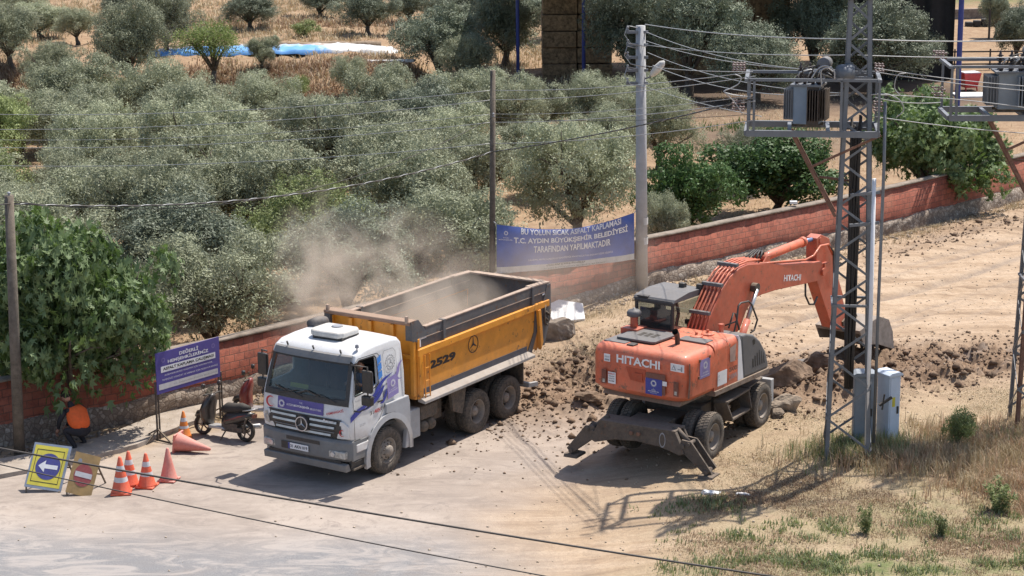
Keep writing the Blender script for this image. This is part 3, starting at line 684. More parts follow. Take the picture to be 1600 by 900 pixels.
def tree(kind, pos, w, h, label, group=None, k=0, rz=None, name=None, mat=None):
    c0, t0 = proto(kind, k); nm = name or {'olive': 'olive_tree', 'oliveg': 'olive_tree', 'olived': 'olive_tree', 'sparse': 'almond_tree', 'citrus': 'citrus_tree', 'fig': 'fig_tree', 'bush': 'shrub', 'weed': 'weed'}[kind]
    r = empty(nm, tuple(pos), rz if rz is not None else random.uniform(0, 6.28), label, 'shrub' if kind == 'bush' else 'weed' if kind == 'weed' else 'tree', group)
    sx = w/EXT[(kind, k)][0]; sz = h/EXT[(kind, k)][1]; r.scale = (sx*random.uniform(.94, 1.06), sx*random.uniform(.94, 1.06), sz)
    for o in (t0, c0):
        q = o.copy(); COL.objects.link(q); q.parent = r
    return r
def ptree(kind, px, py, wpx, hpx, label, group=None, k=0, **kw):
    p = on(px, py); s = p.y/CF; return tree(kind, p, wpx*s*.93, hpx*s*.97, label, group, k, **kw)
# the named trees of the photograph: kind, trunk foot px/py, crown width, height
FAR = 'olive trees scattered on the far dry slope'
ptree('fig', 108, 668, 322, 335, 'big leafy fig tree overhanging the wall behind the leaning road signs', k=0, rz=.6)
ptree('fig', 1455, 322, 225, 178, 'round fig tree spilling over the wall right of the lattice tower', k=1)
ptree('citrus', 1212, 338, 215, 135, 'dark green citrus tree behind the wall under the transformer platform', k=0)
ptree('citrus', 1078, 370, 170, 145, 'dark green citrus tree just right of the concrete pole', k=1)
ptree('olive', 1165, 300, 110, 105, 'silvery olive tree behind the dark citrus tree', k=3)
ptree('olive', 1040, 405, 90, 105, 'small olive tree behind the wall at the foot of the concrete pole', k=2)
ptree('olive', 905, 388, 220, 205, 'wide silvery olive tree directly behind the blue street banner', k=1)
ptree('olive', 855, 305, 150, 120, 'olive tree whose top rises left of the concrete pole', k=2)
ptree('olive', 950, 285, 130, 120, 'bright topped olive tree left beside the concrete pole, below the hay', k=0)
ptree('olive', 1030, 265, 130, 125, 'olive tree rising right behind the concrete pole', k=3)
# olive wood beyond the clearing: around the hay store
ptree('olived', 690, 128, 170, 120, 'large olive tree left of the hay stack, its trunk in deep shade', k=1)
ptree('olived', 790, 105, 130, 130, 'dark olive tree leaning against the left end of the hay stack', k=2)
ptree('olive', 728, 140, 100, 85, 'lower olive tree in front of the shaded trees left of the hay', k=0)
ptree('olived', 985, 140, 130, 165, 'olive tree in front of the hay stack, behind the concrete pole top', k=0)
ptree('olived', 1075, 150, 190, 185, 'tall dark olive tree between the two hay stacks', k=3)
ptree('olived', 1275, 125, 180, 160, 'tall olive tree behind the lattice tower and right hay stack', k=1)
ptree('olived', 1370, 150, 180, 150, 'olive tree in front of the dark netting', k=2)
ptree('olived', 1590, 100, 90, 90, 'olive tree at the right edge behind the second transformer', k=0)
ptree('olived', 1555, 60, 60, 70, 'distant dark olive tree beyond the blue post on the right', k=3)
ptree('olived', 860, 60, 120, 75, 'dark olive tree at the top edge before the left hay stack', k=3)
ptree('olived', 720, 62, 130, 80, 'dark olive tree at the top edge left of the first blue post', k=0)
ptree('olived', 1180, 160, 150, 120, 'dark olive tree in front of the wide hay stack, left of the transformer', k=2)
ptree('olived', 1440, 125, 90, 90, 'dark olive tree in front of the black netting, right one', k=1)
ptree('olive', 930, 215, 140, 100, 'olive tree left of the concrete pole, in front of the dark soil', k=4)
ptree('olive', 1000, 225, 130, 105, 'olive tree just behind the middle of the concrete pole', k=1)
ptree('olive', 830, 225, 120, 90, 'olive tree right of the wooden pole in front of the hay', k=0)
# scattered upper left
ptree('olive', 205, 150, 140, 148, 'tall broad olive tree left of the blue pond cover', FAR, k=0)
ptree('olive', 262, 88, 110, 105, 'olive tree overhanging the left end of the blue pond cover', FAR, k=2)
ptree('sparse', 332, 143, 110, 110, 'thin bare-stemmed tree standing in front of the blue pond cover', k=0, name='young_tree')
ptree('olive', 410, 128, 55, 52, 'small round olive tree at the bank edge below the pond cover middle', FAR, k=1)
ptree('olive', 548, 152, 64, 64, 'small olive tree with a forked stem on the bank below the pond right end', FAR, k=3)
ptree('bush', 468, 135, 44, 34, 'green shrub on the bank between two small olive trees')
ptree('olive', 78, 128, 110, 84, 'round olive tree low on the left slope with pale stems', FAR, k=3)
ptree('olive', 18, 122, 120, 100, 'olive tree at the left edge above the grove', FAR, k=1)
ptree('olive', 122, 68, 70, 55, 'olive tree in the middle of the left slope', FAR, k=0)
ptree('olive', 65, 60, 110, 55, 'olive tree on the left slope, second row from the top edge', FAR, k=2)
ptree('olive', 20, 40, 110, 60, 'olive tree in the top left corner', FAR, k=3)
ptree('olived', 185, 32, 60, 45, 'dark olive tree with a bent bare trunk at the top left', FAR, k=1)
ptree('olive', 250, 30, 100, 50, 'olive tree at the top edge above the tall broad one', FAR, k=0)
ptree('olived', 392, 47, 90, 62, 'dark olive tree above the pond cover, left one at the top edge', FAR, k=2)
ptree('bush', 478, 58, 50, 26, 'low grey green shrub above the pond cover')
ptree('olived', 500, 28, 90, 45, 'olive tree with a leaning trunk at the top edge, middle left', FAR, k=3)
ptree('olived', 575, 55, 100, 72, 'dark olive tree above the right end of the pond cover', FAR, k=1)
ptree('olived', 640, 40, 70, 60, 'olive tree between the pond cover and the large shaded trees', FAR, k=0)
ptree('bush', 652, 56, 34, 24, 'brown green shrub under the olive trees right of the pond cover')
# nearer middle band left
ptree('oliveg', 155, 196, 180, 62, 'green tinged olive tree on the far side of the grove, upper left', k=0)
ptree('oliveg', 30, 250, 150, 95, 'yellow green tree at the left edge of the grove', k=1)
ptree('oliveg', 255, 262, 105, 62, 'yellow green tree in the middle of the grove', k=2)
# the dense grove, planted in rows parallel to the wall
def grove():
    wv = np.array([.70, .714]); nv = np.array([-.714, .70]); org = np.array([-9.03, 46.09]); k = 0; done = []
    ordn = ['first', 'second', 'third', 'fourth', 'fifth', 'sixth', 'seventh', 'eighth', 'ninth', 'tenth', 'eleventh', 'twelfth']
    keep = [(o.location.x, o.location.y) for o in COL.objects if o.type == 'EMPTY' and o.get('category') == 'tree']
    for row in range(11):
        col = 0
        for c in range(-10, 13):
            q = org+nv*(3.1+row*4.7)+wv*((c+.5*(row % 2))*5.1-1.0)+np.array([random.uniform(-.6, .6), random.uniform(-.6, .6)])
            x, y = q
            if wd(x, y) < 1.4 or y > 103: continue
            d = np.array([x, y, 2.5-CH]); z = d@_f; px = 800+CF*(d@_r2)/z; py = 450-CF*(d@_u2)/z
            d0 = np.array([x, y, 0-CH]); z0 = d0@_f; pby = 450-CF*(d0@_u2)/z0
            if px < -70 or px > 815 or py > 560: continue
            if px > 760 and pby > 245: continue
            if pby < 208: continue
            if 385 < px < 470 and 170 < pby < 215: continue
            if any((x-a)**2+(y-b_)**2 < 2.6**2 for a, b_ in keep): continue
            if px > 560 and pby < 200: continue
            col += 1; kind = random.choices(['olive', 'oliveg', 'olived'], [.8, .12, .08])[0]
            near = 'left end' if px < 150 else 'left part' if px < 330 else 'middle' if px < 520 else 'right part' if px < 680 else 'right end'
            size = random.uniform(.85, 1.12)
            tree(kind, (x, y, float(G0(x, y))), 4.6*size, 3.5*size*random.uniform(.82, 1.15), f'silvery olive tree, {ordn[row]} grove row behind the wall, {ordn[col-1]} from the left', 'olive trees of the dense grove', k=random.randrange(5))
grove()
# ------------------------------------------------------------------ wheels
def tyre_mesh(R0, w, rim_r, lugs=44, deep=False):
    b = MB(); b.smooth = True; h = w/2
    prof = [(-h*.75, rim_r), (-h*.98, rim_r+.03), (-h*1.04, rim_r+(R0-rim_r)*.45), (-h*.98, R0*.93), (-h*.86, R0*.98), (-h*.5, R0-.002), (0, R0), (h*.5, R0-.002), (h*.86, R0*.98), (h*.98, R0*.93), (h*1.04, rim_r+(R0-rim_r)*.45), (h*.98, rim_r+.03), (h*.75, rim_r)]
    b.lathe(prof, (0, 0, 0), 'y', 40, closed=True)
    b.smooth = False
    for k in range(lugs):
        for row, (ya, yb) in enumerate(((-h*.95, -h*.40), (-h*.3, h*.3), (h*.40, h*.95))):
            a = 2*PI*(k+(.5 if row == 1 else 0))/lugs; da = 2*PI/lugs*.33
            vs = []
            for r_ in (R0-.02, R0+.014):
                for y, sh in ((ya, 0), (yb, (.35 if row != 1 else .2)*2*PI/lugs)):
                    rr = r_-(.02 if abs(y) > h*.8 else 0)
                    for s_ in (-1, 1):
                        aa = a+sh+s_*da; vs.append((math.cos(aa)*rr, y, math.sin(aa)*rr))
            b.add(vs, [(4, 5, 7, 6), (0, 2, 3, 1), (0, 1, 5, 4), (2, 6, 7, 3), (0, 4, 6, 2), (1, 3, 7, 5)])
    return b
def rim_mesh(style, rim_r, w):
    # outward face is -y
    b = MB(); b.smooth = True; h = w/2; f = -h*.9
    if style == 'front':
        prof = [(f, rim_r+.012), (f-.012, rim_r), (f+.02, rim_r-.02), (f+.07, rim_r-.035), (f+.05, rim_r*.74), (f+.005, rim_r*.58), (f+.0, rim_r*.45), (f-.05, rim_r*.43), (f-.075, rim_r*.36), (f-.08, 0.001)]
    elif style == 'rear':
        prof = [(f, rim_r+.012), (f-.012, rim_r), (f+.03, rim_r-.02), (f+.15, rim_r-.05), (f+.20, rim_r*.74), (f+.19, rim_r*.46), (f+.09, rim_r*.42), (f+.05, rim_r*.34), (f+.045, .001)]
    else:
        prof = [(f, rim_r+.012), (f-.012, rim_r), (f+.03, rim_r-.02), (f+.10, rim_r-.05), (f+.14, rim_r*.66), (f+.13, rim_r*.42), (f+.05, rim_r*.40), (f+.03, .001)]
    b.lathe(prof, (0, 0, 0), 'y', 32, caps=False)
    b.lathe([(h*.7, rim_r*.98), (h*.72, .3*rim_r), (h*.7, .001)], (0, 0, 0), 'y', 24)
    b.smooth = False; b.mi = 1
    nh = 10 if style == 'front' else 8; yy = {'front': f+.036, 'rear': f+.152, 'ex': f+.125}[style]; rh = rim_r*.72
    for k in range(nh):
        a = 2*PI*k/nh; b.lathe([(yy, .001), (yy, rim_r*.085), (yy+.02, rim_r*.085)], (math.cos(a)*rh, 0, math.sin(a)*rh), 'y', 8)
    b.mi = 2; nb = 10; yb = {'front': f-.005, 'rear': f+.155, 'ex': f+.125}[style]
    for k in range(nb):
        a = 2*PI*(k+.5)/nb; b.lathe([(yb+.02, .016), (yb-.025, .014), (yb-.03, .001)], (math.cos(a)*rim_r*.55, 0, math.sin(a)*rim_r*.55), 'y', 6)
    return b
def make_wheel(style, R0, w, rim_r, mats=('tyre', 'rim'), lugs=44):
    t = tyre_mesh(R0, w, rim_r, lugs).build('wheel', M[mats[0]])
    r = rim_mesh(style, rim_r, w).build('rim', [M[mats[1]], M['dark'], M['darkmetal']], t)
    return t
def put_wheel(proto, parent, x, y, z, flip=False, first=False, rot=0):
    o = proto if first else copy_tree(proto)
    o.parent = parent; o.location = (x, y, z); o.rotation_euler = (0, rot, PI if flip else 0); return o
# ------------------------------------------------------------------ tipper lorry; x runs front to rear, -y is the driver's side
TR = empty('tipper_lorry', (-4.5533, 41.5554, 0), .991, 'white cabbed tipper lorry with an orange dump body, dust rising from its load', 'lorry')
X_, Y_, Z_ = (1, 0, 0), (0, 1, 0), (0, 0, 1)
def cab_solid(name, inset=0.0, grow=0):
    i = inset
    prof = [(.06+i, 1.06), (.0+i, 1.30), (.02+i, 1.62), (.06+i, 1.90), (.20+i, 2.36), (.33+i*1.1, 2.74), (.40+i, 2.87-i*.6), (.60+i, 2.96-i), (1.1, 2.995-i), (1.72, 3.0-i), (1.95-i, 2.97-i), (2.06-i, 2.86-i), (2.09-i, 2.2), (2.09-i, 1.0+i), (1.5, 1.0+i), (.60+i, 1.0+i)]
    ys = [-1.235+i, -1.12, -.75, -.3, .3, .75, 1.12, 1.235-i]
    vs = []; n = len(prof)
    for y in ys:
        for (x, z) in prof:
            a = abs(y)/1.235; bow = .075*a**3*(1 if x < .7 else 0); tum = 1-.075*max(0, z-1.95)/1.05; crown = .035*(1-a*a)*(1 if z > 2.9-i else 0)
            vs.append((x+bow, y*tum, z+crown))
    k = len(ys); fs = [[(j)*n+q, (j)*n+(q+1) % n, (j+1)*n+(q+1) % n, (j+1)*n+q] for j in range(k-1) for q in range(n)]
    fs += [list(range(n)), list(range((k-1)*n, k*n))[::-1]]
    b = MB(); b.add(vs, fs); return b
def near_y(z): return -1.235*(1-.075*max(0, z-1.95)/1.05)
cabo = cab_solid('cab').build('cab', M['white'], TR, bevel=.07, seg=4, ang=50)
applied(cabo, 'cab')
cut_in = cab_solid('in', .055).build('cut', M['interior'])
cw = MB(); cw.prism([(-.3, 1.93), (-.3, 2.72), (.6, 2.72), (.6, 1.93)], 'y', -1.085, 1.085); cw = cw.build('cut', M['interior'])
win = [(.24, 2.04), (.36, 2.70), (.50, 2.78), (1.05, 2.76), (1.10, 2.70), (1.10, 2.14), (.98, 2.08)]
c1 = MB(); c1.prism(win, 'y', -1.6, -.9); c1 = c1.build('cut', M['interior'])
c2 = MB(); c2.prism(win, 'y', .9, 1.6); c2 = c2.build('cut', M['interior'])
c3 = MB(); c3.lathe([(-1.6, .74), (-.75, .74)], (1.40, 0, .52), 'y', 40); c3 = c3.build('cut', M['interior'])
c4 = MB(); c4.lathe([(.75, .74), (1.6, .74)], (1.40, 0, .52), 'y', 40); c4 = c4.build('cut', M['interior'])
boolean(cabo, [cut_in, cw, c1, c2, c3, c4], 'cab'); autosmooth(cabo, 32)
# inner lining + floor so that the cab reads dark inside
li = MB(); li.box(.30, 2.0, -1.1, 1.1, 1.05, 1.12); li.box(1.96, 2.0, -1.08, 1.08, 1.1, 2.8); li.box(.12, .42, -1.12, 1.12, 1.15, 1.98)
li.box(.5, 2.0, -1.0, 1.0, 2.86, 2.9); li.build('lining', M['interior'], TR)
db = MB(); db.prism([(.12, 1.9), (.16, 2.0), (.5, 2.04), (.62, 1.92), (.62, 1.5), (.12, 1.5)], 'y', -1.08, 1.08); dsh = db.build('dashboard', M['dark'], TR, bevel=.02)
plate(dsh, 'paper', (.24, .55, 2.02), (0, -1, 0), (.25, 0, .97), .5, .10, .004, pbr('yellow_card', (.35, .38, .08), .6, dust=.1))
for yy in (-.72, .72):
    s_ = MB(); s_.box(.95, 1.45, yy-.25, yy+.25, 1.5, 1.72); s_.box(1.4, 1.55, yy-.25, yy+.25, 1.7, 2.4); s_.box(1.42, 1.54, yy-.13, yy+.13, 2.4, 2.6); s_.build('seat', M['navy'], TR, bevel=.04)
sw = MB(); sw.smooth = True
sw.tube([(.80+.10*math.sin(a)*.9, -.72+.22*math.cos(a), 2.0+.19*math.sin(a)) for a in np.linspace(0, 2*PI, 25)], .016, 6, False); sw.tube([(.8, -.72, 2.0), (.55, -.72, 1.85)], .03, 6)
sw.build('steering_wheel', M['dark'], TR)
# windscreen, curved like the front
wsb = MB(); wsb.smooth = True; ys = np.linspace(-1.1, 1.1, 9)
for j in range(8):
    q = []
    for (x, z) in ((.075, 1.9), (.20, 2.36), (.335, 2.74)):
        for y in (ys[j], ys[j+1]): q.append((x+.075*(abs(y)/1.235)**3+.012, y*(1-.075*max(0, z-1.95)/1.05), z))
    wsb.add(q, [(0, 1, 3, 2), (2, 3, 5, 4)])
wsc = wsb.build('windscreen', M['glass'], TR)
# black surround of the windscreen
sr = MB()
def fr(y, z): # a point on the front skin
    x = np.interp(z, [1.06, 1.30, 1.62, 1.90, 2.36, 2.74, 2.87], [.06, 0, .02, .06, .20, .33, .40]); return Vector((x+.075*min(1, abs(y)/1.235)**3, y*(1-.075*max(0, z-1.95)/1.05), z))
def skinpatch(b, ya, yb, za, zb, off, n=6, m=2, f=fr):
    ysn = np.linspace(ya, yb, n+1); zs = np.linspace(za, zb, m+1); base = [[f(y, z)+Vector((-off, 0, 0)) for y in ysn] for z in zs]
    vs = [p for r_ in base for p in r_]; w_ = n+1
    b.add(vs, [(j*w_+i, j*w_+i+1, (j+1)*w_+i+1, (j+1)*w_+i) for j in range(m) for i in range(n)]); return b
skinpatch(sr, -1.16, 1.16, 1.83, 1.955, .012, 10, 2); skinpatch(sr, -1.16, -1.06, 1.95, 2.74, .012, 1, 6); skinpatch(sr, 1.06, 1.16, 1.95, 2.74, .012, 1, 6); skinpatch(sr, -1.13, 1.13, 2.68, 2.76, .012, 8, 1)
sr.build('windscreen_surround', M['dark'], TR)
vz = MB(); skinpatch(vz, -1.12, 1.12, 2.73, 2.86, .06, 10, 2)
pts0 = [fr(y, 2.88)+Vector((.0, 0, 0)) for y in np.linspace(-1.12, 1.12, 11)]; pts1 = [fr(y, 2.86)+Vector((-.06, 0, 0)) for y in np.linspace(-1.12, 1.12, 11)]
for i in range(10): vz.quad(pts0[i], pts0[i+1], pts1[i+1], pts1[i])
vz.build('sun_visor', M['grey'], TR)
for y0 in (-.85, .05, .75):
    w_ = MB(); a = fr(y0, 1.90)+Vector((-.03, 0, 0)); e_ = fr(y0+.52, 2.02 if y0 < .5 else 2.0)+Vector((-.035, 0, 0)); 
    if y0 > .6: e_ = fr(y0-.5, 2.02)+Vector((-.035, 0, 0))
    w_.bar(a, e_, .02, .015); w_.bar(fr(e_.y-.05, 1.97)+Vector((-.03, 0, 0)), fr(e_.y+.3*(1 if y0 < .6 else -1), 2.05)+Vector((-.03, 0, 0)), .012, .03); w_.build('wiper', M['dark'], TR)
for y0 in (-.75, 0, .72):
    w_ = MB(); w_.bar((.42, y0, 2.9), (.36, y0-.02, 2.99), .03, .03); w_.build('marker_lamp', M['dark'], TR)
# front: banner, crescent, red words, grille, emblem
bn = MB(); skinpatch(bn, -.53, .75, 1.565, 1.825, .012, 6, 2); bn = bn.build('front_banner', M['banner'], TR)
xd, up = (0, -1, 0), (.04, 0, 1)
rosette(bn, (.005, .60, 1.69), xd, up, .095, depth=.02)
text(bn, 'T.C.', (.0, .10, 1.755), xd, up, .10, .035, 'ink', depth=.02)
text(bn, 'AYDIN', (.0, .46, 1.665), xd, up, .20, .05, 'ink', bold=0, depth=.02)
text(bn, 'BÜYÜKŞEHİR', (.0, .25, 1.655), xd, up, .43, .07, 'ink', bold=.03, depth=.02)
text(bn, 'BELEDİYESİ', (.0, -.20, 1.66), xd, up, .30, .055, 'ink', bold=0, depth=.022)
crescent(TR, (.02, .92, 1.69), xd, up, .125, depth=.03)
text(TR, 'OSMANGAZİ', (.02, -.64, 1.60), (0, -1, .32), (0.04, .30, 1), .50, .07, 'inkr', bold=.03, depth=.035)
gr = MB(); skinpatch(gr, -1.0, 1.0, 1.10, 1.53, .02, 8, 2)
gr = gr.build('grille', M['dark'], TR)
for k, (z, ya, yb) in enumerate(((1.44, -.90, .92), (1.32, -.84, .86), (1.14, -.72, .80), )):
    for (p, q) in (((ya, -.19), (.19, yb)) if k < 2 else ((ya, yb),)):
        s_ = MB(); nn = 6; yy = np.linspace(p, q, nn)
        for i in range(nn-1):
            A, B = fr(yy[i], z), fr(yy[i+1], z); o1 = Vector((-.028, 0, 0)); o2 = Vector((-.055, 0, 0)); zz = Vector((0, 0, .045))
            s_.add([A+o1, B+o1, B+o2, A+o2, A+o1+zz, B+o1+zz, B+o2*.8+zz, A+o2*.8+zz], [(0, 1, 2, 3), (7, 6, 5, 4), (3, 2, 6, 7), (0, 4, 5, 1)])
        s_.build('grille_bar', M['chrome'], gr)
s_ = MB()
for (p, q) in ((-.19, -.82), (.19, .82)): s_.bar(fr(p, 1.23)+Vector((-.03, 0, 0)), fr(q, 1.23)+Vector((-.03, 0, 0)), .02, .02)
s_.build('grille_bar', M['grey'], gr)
eb = MB(); eb.lathe([(-.075, .001), (-.075, .16), (-.02, .17)], (.0, 0, 1.33), 'x', 28); eb.build('emblem_base', M['dark'], gr)
star3(gr, (-.07, 0, 1.33), xd, Z_, .165, t=.02, ring=.12, depth=.012)
text(gr, 'Axor', (-.03, -.56, 1.465), xd, Z_, .30, .065, 'ink', bold=.01, depth=.03)
for sgn in (-1, 1):    # indicator housings beside the grille
    pts = [(1.0, 1.10), (1.17, 1.12), (1.19, 1.40), (1.06, 1.50), (.98, 1.5), (.86, 1.10)]
    hb_ = MB(); vs = [fr(sgn*y, z)+Vector((-.035, 0, 0)) for y, z in pts]; vs2 = [fr(sgn*y, z)+Vector((.02, 0, 0)) for y, z in pts]; n = len(pts)
    hb_.add(vs+vs2, [list(range(n)), list(range(n, 2*n))[::-1]]+[(i, (i+1) % n, n+(i+1) % n, n+i) for i in range(n)])
    hq = hb_.build('corner_panel', M['white'], TR, bevel=.012)
    if sgn > 0:
        l_ = MB(); vs = [fr(y, z)+Vector((-.045, 0, 0)) for y, z in ((.99, 1.17), (1.12, 1.2), (1.13, 1.42), (1.04, 1.46))]; l_.poly(vs); l_.build('indicator', M['lamp'], hq)
        crescent(hq, fr(1.06, 1.32)+Vector((-.05, 0, 0)), xd, Z_, .06, depth=.0, mat='inkg')
    else: crescent(hq, fr(-1.03, 1.25)+Vector((-.04, 0, 0)), xd, Z_, .075, depth=.008)
# bumper
bp_ = MB()
def bpf(y, z): return Vector((-.06+.02*(z < .7)+.16*min(1, abs(y)/1.25)**5, y, z))
ysn = list(np.linspace(-1.25, 1.25, 13))
for z0, z1, off in ((.60, 1.08, 0), ):
    A = [bpf(y, z0)+Vector((.03, 0, 0)) for y in ysn]; B = [bpf(y, z0+.05) for y in ysn]; Cc = [bpf(y, z1-.05) for y in ysn]; Dd = [bpf(y, z1)+Vector((.05, 0, 0)) for y in ysn]; E_ = [p+Vector((.25, 0, 0)) for p in Dd]; F_ = [p+Vector((.25, 0, 0)) for p in A]
    rows = [F_, A, B, Cc, Dd, E_]; vs = [p for r_ in rows for p in r_]; w_ = 13
    bp_.add(vs, [(j*w_+i, j*w_+i+1, (j+1)*w_+i+1, (j+1)*w_+i) for j in range(5) for i in range(12)])
for sgn in (-1, 1): bp_.box(.10, .62, sgn*1.25-(.03 if sgn > 0 else 0), sgn*1.25+(.03 if sgn < 0 else 0), .62, 1.06)
bpo = bp_.build('bumper', M['grey'], TR, bevel=.02)
s_ = MB(); s_.prism([(-.05, .40), (-.07, .56), (.05, .575), (.12, .40)], 'y', -1.17, 1.12); s_.build('bumper_lip', M['grey'], TR, bevel=.015)
s_ = MB(); s_.box(-.02, .3, -1.0, 1.0, .56, .62); s_.build('air_intake', M['dark'], TR)
for (ya, yb, za, zb) in ((-1.13, -.69, .68, .84), (.81, 1.15, .68, .84)):
    s_ = MB(); s_.box(bpf((ya+yb)/2, .7).x-.035+.02, .1, ya, yb, za, zb); h_ = s_.build('headlight', M['lamp'], bpo, bevel=.02)
    for q in (.28, .72):
        c_ = MB(); yc = ya+(yb-ya)*q; c_.lathe([(bpf(yc, .7).x-.03, .001), (bpf(yc, .7).x-.028, .055), (bpf(yc, .7).x-.015, .06)], (0, yc, (za+zb)/2), 'x', 16); c_.build('reflector', M['chrome'], h_)
s_ = MB(); s_.box(-.066, -.058, -.46, .46, .92, 1.0); s_.build('bumper_recess', M['dark'], bpo)
pl_ = plate(bpo, 'number_plate', (-.075, .40, .715), xd, Z_, .56, .135, .01, 'ink')
plate(pl_, 'blue_strip', (-.086, .40, .715), xd, Z_, .05, .135, .002, 'signblue')
text(pl_, '31 AKN 019', (-.086, .335, .745), xd, Z_, .47, .075, 'inkb', bold=.02, depth=.002)
s_ = MB(); s_.box(-.075, -.068, .02, .60, .70, .86); s_.build('plate_holder', M['dark'], bpo)
# side of the cab: door lines, swooshes, stripes, stickers
def nside(x, z, off=.004): return Vector((x, near_y(z)-off, z))
def strip_line(parent, name, pts, w, mat, off=.004):
    b = MB()
    for (p, q) in zip(pts[:-1], pts[1:]):
        A, B = nside(*p, off), nside(*q, off); b.bar(A, B, .006, w, up=(0, 1, 0)) if False else None
        t = (B-A).normalized(); n2 = Vector((-t.z, 0, t.x))*(w/2); b.quad(A-n2, B-n2, B+n2, A+n2)
    return b.build(name, M[mat] if isinstance(mat, str) else mat, parent)
door = [(.20, 1.02), (.17, 2.02), (.34, 2.74), (.48, 2.82), (1.14, 2.80), (1.22, 2.72), (1.27, 1.60), (1.10, 1.35), (.80, 1.15), (.72, 1.02)]
strip_line(TR, 'door_seam', door, .014, 'dark')
def sidepoly(parent, name, pts, mat, off=.006, label=None):
    b = MB(); b.poly([nside(x, z, off) for x, z in pts]); return b.build(name, M[mat], parent, label=label)
# window glass (half open: the driver is seen), frame
gl = MB(); gl.poly([nside(x, z, -.02) for x, z in ((.24, 2.04), (.36, 2.70), (.50, 2.78), (.56, 2.78), (.50, 2.06))]); gl.build('quarter_glass', M['glass'], TR)
gl = MB(); gl.poly([Vector((x, 1.235*(1-.075*max(0, z-1.95)/1.05)-.02, z)) for x, z in win]); gl.build('side_glass', M['glass'], TR)
strip_line(TR, 'window_seal', win+[win[0]], .028, 'dark', .003)
from mathutils import geometry
def swoosh(parent, top, bot, mat, name='swoosh'):
    b = MB(); n = 22; T = catmull(top, n); B = catmull(bot, n)
    for i in range(n-1):
        b.quad(nside(*T[i], .007), nside(*T[i+1], .007), nside(*B[i+1], .007), nside(*B[i], .007))
    return b.build(name, M[mat], parent)
def catmull(ps, n):
    ps = [np.array(p, float) for p in ps]; P = [2*ps[0]-ps[1]]+ps+[2*ps[-1]-ps[-2]]; out = []
    for k in range(n):
        t = k/(n-1)*(len(ps)-1); i = min(int(t), len(ps)-2); u = t-i; a, b, c, d = P[i:i+4]
        out.append(tuple(.5*((2*b)+(-a+c)*u+(2*a-5*b+4*c-d)*u*u+(-a+3*b-3*c+d)*u**3)))
    return out
swoosh(TR, [(.05, 1.62), (.30, 1.74), (.60, 1.80), (.85, 1.92), (1.08, 2.10), (1.26, 2.20), (1.45, 2.24), (1.66, 2.27)], [(.05, 1.50), (.30, 1.60), (.60, 1.72), (.85, 1.84), (1.08, 1.96), (1.24, 2.10), (1.45, 2.20), (1.66, 2.27)], 'blue')
swoosh(TR, [(.50, 1.66), (.72, 1.76), (.95, 1.86), (1.15, 2.0), (1.30, 2.06)], [(.50, 1.66), (.72, 1.67), (.95, 1.74), (1.15, 1.86), (1.30, 2.04)], 'blue')
swoosh(TR, [(1.10, 1.68), (1.22, 1.76), (1.32, 1.90), (1.38, 1.98)], [(1.10, 1.68), (1.22, 1.66), (1.32, 1.74), (1.38, 1.84)], 'blue')
swoosh(TR, [(1.74, 2.20), (1.80, 2.32), (1.90, 2.42), (2.02, 2.46)], [(1.74, 2.08), (1.86, 2.22), (1.92, 2.36), (2.02, 2.45)], 'bannerl')
swoosh(TR, [(1.74, 2.12), (1.80, 2.12), (1.86, 2.08), (1.94, 2.07)], [(1.74, 2.02), (1.80, 2.06), (1.86, 2.06), (1.94, 2.06)], 'bannerl')
for k in range(3): sidepoly(TR, 'stripe', [(1.12, 2.20+k*.17), (1.26, 2.27+k*.17), (1.26, 2.41+k*.17), (1.12, 2.34+k*.17)], 'sky', .008)
sp_ = sidepoly(TR, 'side_sticker', [(1.40, 1.70), (1.80, 1.76), (1.80, 2.22), (1.40, 2.16)], 'bannerl', .012)
rosette(sp_, nside(1.60, 2.03, .014), X_, (0, 0, 1), .10, depth=.002)
text(sp_, 'AYDIN', nside(1.50, 1.88, .016), (1, 0, .15), Z_, .2, .03, 'ink', bold=0); text(sp_, 'BÜYÜKŞEHİR', nside(1.44, 1.82, .016), (1, 0, .15), Z_, .32, .035, 'ink', bold=.01)
text(TR, '31', nside(.74, 1.50, .012), (1, 0, .05), Z_, .12, .085, 'inkb', name='fleet_lettering'); text(TR, 'AKN', nside(.90, 1.508, .012), (1, 0, .05), Z_, .2, .085, 'inkr', bold=.03, name='fleet_lettering'); text(TR, '019', nside(1.13, 1.52, .012), (1, 0, .05), Z_, .15, .085, 'inkb', name='fleet_lettering')
text(TR, '2529', nside(.36, 1.34, .012), X_, Z_, .2, .05, 'inkg', name='fleet_lettering', bold=0)
strip_line(TR, 'panel_seam', [(1.34, 2.14), (1.34, 2.72), (1.40, 2.79), (1.72, 2.79), (1.80, 2.70), (1.80, 2.30)], .010, 'inkg')
gg = MB()
for k in range(16):
    a = 2*PI*k/16; c_, s2 = math.cos(a), math.sin(a); pts = [(1.58+.15*c_-.018*s2, 2.50+.15*s2+.018*c_), (1.58+.175*c_-.012*s2, 2.50+.175*s2+.012*c_), (1.58+.175*c_+.012*s2, 2.50+.175*s2-.012*c_), (1.58+.15*c_+.018*s2, 2.50+.15*s2-.018*c_)]
    gg.poly([nside(x, z, .007) for x, z in pts])
for r0, r1 in ((.155, .145), ):
    for k in range(32):
        a, c_ = 2*PI*k/32, 2*PI*(k+1)/32; gg.quad(*[nside(1.58+rr*math.cos(w), 2.5+rr*math.sin(w), .007) for rr, w in ((r0, a), (r0, c_), (r1, c_), (r1, a))])
ge_ = gg.build('gear_emblem', M['inkg'], TR)
star3(ge_, nside(1.58, 2.5, .006), X_, Z_, .11, 'inkg', depth=.004, t=.003)
